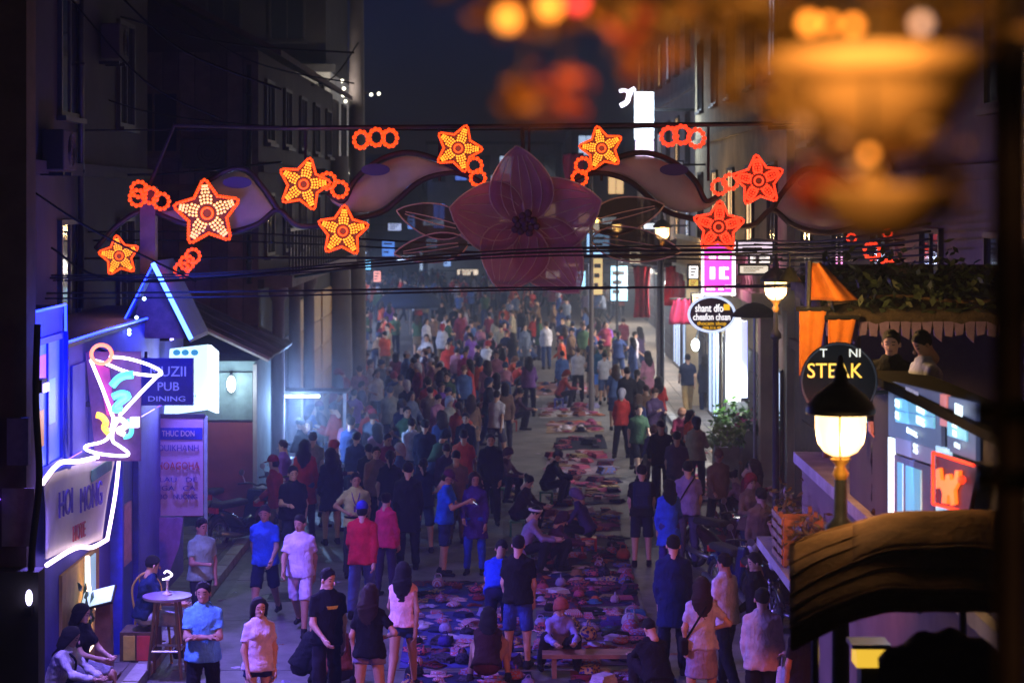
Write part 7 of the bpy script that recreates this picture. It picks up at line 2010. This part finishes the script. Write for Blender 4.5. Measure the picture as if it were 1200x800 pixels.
seated(655, 478, 90, '7a2a28', 'vendor in red shawl seated by the whitish sheet', hair='scarf', hatc='602020', res=0.024)
at_top(789, 628, 1.76, 176, pose='stand', top=('coat', '14204a'), low=('trousers', '10142c'), label='tall man in long navy coat seen from behind')
at_top(822, 676, 1.64, 182, pose='hips', top=('tee', 'b0a8bc'), low=('skirt', '8a7a90'), hair='long', sex='f', label='woman with waist-long hair in pale top and grey skirt', hairm=M_HAIRB, extras=(('sling', '100c10', 1, True),))
at_top(851, 648, 1.68, 225, pose='carry', top=('polo', 'c0b8c8'), low=('trousers', '181820'), label='man in white polo looking down to his right')
at_top(893, 690, 1.70, 165, pose='stand', top=('long', 'b8a8a8'), low=('trousers', '121216'), label='man in long-sleeved white shirt seen from behind', hair='short')
at_top(888, 648, 1.70, 255, pose='stand2', top=('long', '0e0e12'), low=('trousers', '101014'), label='man in black jacket behind the white-shirted man')
at_top(942, 712, 1.64, 215, pose='carry', top=('tee', '18141a'), low=('trousers', '1a1a20'), hair='long', sex='f', label='woman in dark tee carrying pale shopping bag near the motorbikes', extras=(('handbag', 'b0a8a8', -1),))
at_top(806, 541, 1.72, 178, pose='stand', top=('tee', '8a7ab0'), low=('trousers', '4a4468'), extras=(('sling', '141420', 1, True),), label='man in lavender tee with black sling bag on his back')
at_top(784, 562, 1.60, 190, pose='stand2', top=('coat', '2c50d0'), low=('slim', '3a3080'), hair='long', sex='f', label='woman in vivid blue coat at the lavender man\'s side')
at_top(775, 492, 1.72, 180, pose='out', top=('long', '0c0c10'), low=('trousers', '121218'), label='man in black stretching one arm out, seen from behind')
at_top(752, 545, 1.66, 178, pose='stand', top=('tee', '101016'), low=('shorts', '181c34'), extras=(('backpack', '1c2448'),), label='backpacker in black with a navy backpack')
at_top(735, 428, 1.80, 182, pose='walk', top=('long', '0e0e14'), low=('trousers', '0e0e14'), label='tall man in black walking away hand in hand', res=0.026)
at_top(747, 432, 1.70, 178, pose='walk2', top=('long', '121218'), low=('trousers', '101016'), hair='tail', sex='f', label='woman in black walking away hand in hand', res=0.026)
at_top(772, 440, 1.66, 184, pose='carry', top=('long', 'a02818'), low=('trousers', '15151c'), hair='long', sex='f', label='woman in brick red jacket with white bag on her arm', extras=(('handbag', 'b0a890', 1),), res=0.026)
at_top(806, 413, 1.74, 186, pose='walk', top=('tee', '141c34'), low=('trousers', '8a7048'), label='man in navy tee and khaki trousers by the kerb', res=0.026)
at_top(827, 415, 1.68, 182, pose='stand', top=('coat', '10142a'), low=('trousers', '141c40'), hair='long', sex='f', label='woman in dark coat under the blazing door lamp', res=0.026)
at_top(704, 404, 1.68, 175, pose='stand', top=('long', '205070'), low=('shorts', '5a8ae0'), hair='short', label='person in teal jacket and bright blue shorts', res=0.026)
at_top(620, 418, 1.66, 178, pose='stand2', top=('long', '5a3a70'), low=('trousers', '14121c'), hair='long', sex='f', label='long-haired woman in purple jacket and black trousers', res=0.026)
at_top(545, 410, 1.68, 10, pose='stand', top=('long', '8a2a58'), low=('trousers', '0e0e14'), label='person in magenta shirt and black trousers by the far brown sheet', res=0.026)
at_top(343, 545, 1.70, 15, pose='carry', top=('tee', '101420'), low=('shorts', '26304a'), sex='b', label='stout man in black tee standing in the smoke')
at_top(388, 525, 1.68, 200, pose='stand', top=('coat', '141c34'), low=('hot', '1a2038'), hair='long', sex='f', label='woman in long dark blue dress in the smoke')
at_top(275, 505, 1.70, 60, pose='stand2', top=('long', '1c2840'), low=('trousers', '20283c'), hair='cap', hatc='508080', label='man with green cap at the scooters by the red door')
at_top(498, 492, 1.70, 178, pose='stand', top=('long', '10182c'), low=('trousers', '10142a'), label='man in dark navy jacket at the edge of the smoke', res=0.026)
at_top(516, 432, 1.68, 180, pose='walk', top=('long', '8a94a8'), low=('skirt', '8088a0'), hair='long', sex='f', label='woman in long pale grey dress walking away', res=0.026)
at_top(235, 606, 1.66, 40, pose='carry', top=('tee', '80a090'), low=('trousers', '20202a'), label='server in pale green tee behind the menu banner', res=0.026)

# --- on the terrace
p_ = P(1045, 0, 18.2); person((p_.x, 18.2, 3.222), -20, 'stand', ('long', '101016'), ('trousers', '101016'), 'short', 'm', 1.62, label='man in black jacket looking down from the terrace')
p_ = P(1088, 0, 17.8); person((p_.x, 17.8, 3.222), -75, 'phone', ('short', 'b0b8d0'), ('trousers', '181820'), 'short', 'm', 1.64, label='man in pale patterned shirt at the terrace counter')

# --- the crowd further down
CR = random.Random(77)
TOPS = [('2c3c6a', 'slate blue'), ('14161e', 'black'), ('1c2444', 'navy'), ('5a6478', 'grey blue'), ('a03028', 'red'), ('6a2038', 'wine red'), ('a8a8b4', 'white'), ('3a2c4a', 'plum'), ('b04a30', 'orange'), ('405a90', 'mid blue'), ('8a5a70', 'dusty pink'), ('6a5444', 'brown'), ('38503c', 'green'), ('8a8474', 'beige'), ('7048a0', 'violet')]
LOWS = [('14141c', 'black'), ('1c2440', 'navy'), ('3a3a48', 'grey'), ('6a5a44', 'khaki'), ('30406a', 'denim')]
TEMPL = [('stand', 'long', 'trousers', 'short', 'm'), ('stand2', 'tee', 'trousers', 'short', 'm'), ('walk', 'tee', 'shorts', 'short', 'm'), ('walk2', 'long', 'trousers', 'cap', 'm'), ('stand', 'coat', 'slim', 'long', 'f'), ('walk', 'long', 'slim', 'bob', 'f'),
         ('stand2', 'tee', 'skirt', 'long', 'f'), ('phone', 'long', 'trousers', 'short', 'm'), ('carry', 'long', 'trousers', 'scarf', 'f'), ('bend', 'long', 'trousers', 'scarf', 'f'), ('hips', 'tee', 'shorts', 'tail', 'f'), ('cross', 'tee', 'trousers', 'short', 'm')]
GARM = {'long': 'jacket', 'tee': 'tee', 'coat': 'long coat'}
LOWN = {'trousers': 'trousers', 'slim': 'leggings', 'shorts': 'shorts', 'skirt': 'skirt'}
HAIRN = {'short': 'short-haired', 'cap': 'capped', 'long': 'long-haired', 'bob': 'bob-haired', 'scarf': 'headscarfed', 'tail': 'ponytailed'}
POSEN = {'stand': 'standing', 'stand2': 'looking aside', 'walk': 'striding', 'walk2': 'ambling', 'phone': 'phoning', 'carry': 'carrying', 'bend': 'stooping', 'hips': 'posing', 'cross': 'arms-folded'}
used = set(); spots = []
def crowd(n, zone, group, res, xr, yr, faces=(180, 180, 170, 190, 0, 20, 90, 270), gap=0.55, tall=1.66):
    made = tries = 0
    while made < n and tries < 6000:
        tries += 1
        Y = yr[0] + (yr[1] - yr[0]) * CR.random()
        lo, hi = xr(Y); X = lo + (hi - lo) * CR.random()
        if any((X - a) ** 2 + ((Y - b2) * 0.6) ** 2 < gap ** 2 for a, b2 in spots): continue
        tp = CR.choice(TEMPL); tc = CR.choice(TOPS); lc = CR.choice(LOWS)
        lab = '%s %s %s in %s %s and %s %s, %s' % (HAIRN[tp[3]], 'woman' if tp[4] == 'f' else 'man', POSEN[tp[0]], tc[1], GARM[tp[1]], lc[1], LOWN[tp[2]], zone)
        if lab in used: continue
        used.add(lab); spots.append((X, Y)); made += 1
        person((X, Y, 0), CR.choice(faces) + CR.uniform(-25, 25), tp[0], (tp[1], tc[0]), (tp[2], lc[0]), tp[3], tp[4], tall * CR.uniform(0.93, 1.06), res, lab, group, hatc=CR.choice(['802028', '24304a', '6a4a3a', '9090a0']), hairm=CR.choice([M_HAIR, M_HAIR, M_HAIRB]))
for o in list(COL.objects):
    if o.type == 'EMPTY' and o.name.startswith('person'): spots.append((o.location.x, o.location.y))
crowd(42, 'in the smoke', 'crowd in the smoke on the left', 0.027, lambda Y: (-4.3, -2.0), (40, 60), gap=0.5)
crowd(34, 'beside the middle row', 'crowd left of the middle row', 0.027, lambda Y: (-2.8, 0.0), (46, 66), gap=0.5)
crowd(20, 'among the front shoppers', 'shoppers near the front of the crowd', 0.025, lambda Y: (-4.2, -0.9), (34.5, 45), gap=0.62)
crowd(8, 'on the right walkway', 'shoppers on the right walkway', 0.025, lambda Y: (2.3, 3.4), (36, 54), faces=(180, 170, 190, 0, 90), gap=0.8)
crowd(18, 'in the right lane', 'crowd in the right lane', 0.026, lambda Y: (1.4, 4.2), (58, 76), gap=0.55)
crowd(8, 'by the motorbikes', 'crowd by the parked motorbikes', 0.025, lambda Y: (3.3, 4.3), (29, 46), gap=0.6)
crowd(60, 'in the packed far crowd', 'packed far crowd', 0.03, lambda Y: (-5.6 if Y < 66 else -6.6, 4.4), (66, 86))
crowd(26, 'at the street end', 'crowd at the street end', 0.036, lambda Y: (-7.4, 5.4), (86, 108), gap=0.6)
# low seated vendors and buyers in the middle distance
for k in range(14):
    Y = 56 + k * 2.1; X = 0.2 + CR.uniform(-0.9, 0.9)
    tc = TOPS[(k * 4 + 3) % len(TOPS)]
    person((X, Y, 0), CR.choice((80, 100, 260, 280)), 'squat', ('long', tc[0]), ('trousers', '1a1620'), 'scarf', 'f', 1.6, 0.03, 'squatting vendor in %s jacket and headscarf in row with the far goods' % tc[1], 'far squatting vendors', hatc=CR.choice(['802028', '24304a', '6a4a3a']))

# ---- the mass of heads beyond the people one can tell apart
def mesh_arrays(me):
    v = np.empty(len(me.vertices) * 3, np.float32); me.vertices.foreach_get('co', v)
    f = np.empty(len(me.polygons) * 4, np.int32); me.loops.foreach_get('vertex_index', f)
    return v.reshape(-1, 3), f.reshape(-1, 4)
MV, MF, MI, nv_ = [], [], [], 0
MASSC = ['1c2444', '14161e', 'a03028', 'a8a8b4', '405a90', '6a2038', '8a8474', 'b04a30', '5a6478']
for k in range(130):
    tp = CR.choice(TEMPL[:8]); Y = CR.uniform(98, 134); X = CR.uniform(-8.0, 5.6); a = CR.uniform(0, 6.28); sc_ = CR.uniform(0.9, 1.04)
    ca, sa_ = math.cos(a) * sc_, math.sin(a) * sc_
    ci = CR.randrange(len(MASSC))
    for kk, me in person_meshes(tp[0], tp[1], tp[2], tp[3], tp[4], 0.05).items():
        if kk == 'J' or isinstance(kk, tuple): continue
        v, f = mesh_arrays(me)
        w = np.stack([v[:, 0] * ca - v[:, 1] * sa_ + X, v[:, 0] * sa_ + v[:, 1] * ca + Y, v[:, 2] * sc_], -1)
        MV.append(w); MF.append(f + nv_); nv_ += len(v)
        MI.append(np.full(len(f), {'body': 0, 'hair': 1, 'headscarf': 2 + ci, 'cap': 1, 'shirt': 2 + ci}.get(kk, 3), int))
me = np_mesh('far_crowd', np.concatenate(MV), np.concatenate(MF), np.concatenate(MI))
for m in [SKIN[1], M_HAIR] + [cloth(c) for c in MASSC]: me.materials.append(m)
o = bpy.data.objects.new('far_crowd', me); COL.objects.link(o)
tag(o, 'mass of people filling the far end of the street', 'crowd', kind='stuff')

# ---- litter and ironwork on the road
for k, (px, py) in enumerate(((330, 700), (760, 610))):
    g = G(px, py); t = empty('manhole_cover', (g.x, g.y, 0), ['iron manhole cover on the open paving near the walking men', 'iron manhole cover beside the middle row of sheets'][k], 'manhole cover')
    MB().lathe([(0.36, 0.004), (0.36, 0.014), (0.33, 0.016), (0.33, 0.01), (0.001, 0.01)], (g.x, g.y, 0), 24).build('plate', M_IRON, t)
    for j in range(5): MB().box((g.x, g.y - 0.2 + j * 0.1, 0.013), (0.4, 0.03, 0.008)).build('rib', M_IRON, t)
LIT = [crumple('garment', i) for i in range(3)]
for k in range(46):
    px, py = g3.uniform(255, 930), g3.uniform(520, 800); g = G(px, py)
    if abs(g.x) > 4.4: continue
    o = bpy.data.objects.new('litter', g3.choice(LIT)); COL.objects.link(o)
    col = g3.choice(['a8a0b0', '8880a8', '7a5a40', '345a80'])
    o.location = (g.x, g.y, 0.008); o.rotation_euler = (0, 0, g3.uniform(0, 6)); z = g3.uniform(0.14, 0.34); o.scale = (z, z, z * 0.6)
    o.material_slots[0].link = 'OBJECT'; o.material_slots[0].material = cloth(col)
    tag(o, 'small %s scrap of litter on the bare road' % COLN[col], 'litter', 'litter on the road')

# ================================================================ SMOKY AIR
hz = MB(); hz.bb(-152, 152, -62, 302, -1.2, 17.2)
hm = bpy.data.materials.new('smoky_air'); hm.use_nodes = True
nt = hm.node_tree
nt.nodes.remove(nt.nodes['Principled BSDF'])
pv = nt.nodes.new('ShaderNodeVolumePrincipled')
pv.inputs['Color'].default_value = (0.62, 0.76, 1.0, 1)
pv.inputs['Density'].default_value = 0.0026
pv.inputs['Anisotropy'].default_value = 0.25
nt.links.new(pv.outputs[0], nt.nodes['Material Output'].inputs['Volume'])
hz.build('haze', hm, kind='stuff')

# cooking smoke drifting from the food stall
sm = MB(); sx_, sy_, sz_ = fs_.x, fs_.y - 1.0, 1.7
sm.ball((0, 0, 0), 1.0, 20, 14, sc=(2.3, 5.0, 2.2))
smm = bpy.data.materials.new('cooking_smoke'); smm.use_nodes = True
nt = smm.node_tree; nt.nodes.remove(nt.nodes['Principled BSDF'])
pv = nt.nodes.new('ShaderNodeVolumePrincipled'); pv.inputs['Color'].default_value = (0.75, 0.85, 1.0, 1); pv.inputs['Anisotropy'].default_value = 0.1
tc = nt.nodes.new('ShaderNodeTexCoord')
mpn = nt.nodes.new('ShaderNodeMapping'); mpn.inputs['Scale'].default_value = (1 / 2.3, 1 / 5.0, 1 / 2.2)
ln = nt.nodes.new('ShaderNodeVectorMath'); ln.operation = 'LENGTH'
fo = nt.nodes.new('ShaderNodeMapRange'); fo.inputs[1].default_value = 1.0; fo.inputs[2].default_value = 0.25; fo.inputs[3].default_value = 0.0; fo.inputs[4].default_value = 1.0
nz = nt.nodes.new('ShaderNodeTexNoise'); nz.inputs['Scale'].default_value = 0.7; nz.inputs['Detail'].default_value = 3
nr = nt.nodes.new('ShaderNodeMapRange'); nr.inputs[1].default_value = 0.38; nr.inputs[2].default_value = 0.7; nr.inputs[3].default_value = 0.15; nr.inputs[4].default_value = 1.0
m1 = nt.nodes.new('ShaderNodeMath'); m1.operation = 'MULTIPLY'; m2 = nt.nodes.new('ShaderNodeMath'); m2.operation = 'MULTIPLY'; m2.inputs[1].default_value = 0.11
nt.links.new(tc.outputs['Object'], mpn.inputs[0]); nt.links.new(mpn.outputs[0], ln.inputs[0]); nt.links.new(ln.outputs['Value'], fo.inputs[0])
nt.links.new(tc.outputs['Object'], nz.inputs['Vector']); nt.links.new(nz.outputs['Fac'], nr.inputs[0])
nt.links.new(fo.outputs[0], m1.inputs[0]); nt.links.new(nr.outputs[0], m1.inputs[1]); nt.links.new(m1.outputs[0], m2.inputs[0]); nt.links.new(m2.outputs[0], pv.inputs['Density'])
nt.links.new(pv.outputs[0], nt.nodes['Material Output'].inputs['Volume'])
so = sm.build('smoke', smm, kind='stuff', local=True); so.location = (sx_, sy_, sz_ + 0.55)
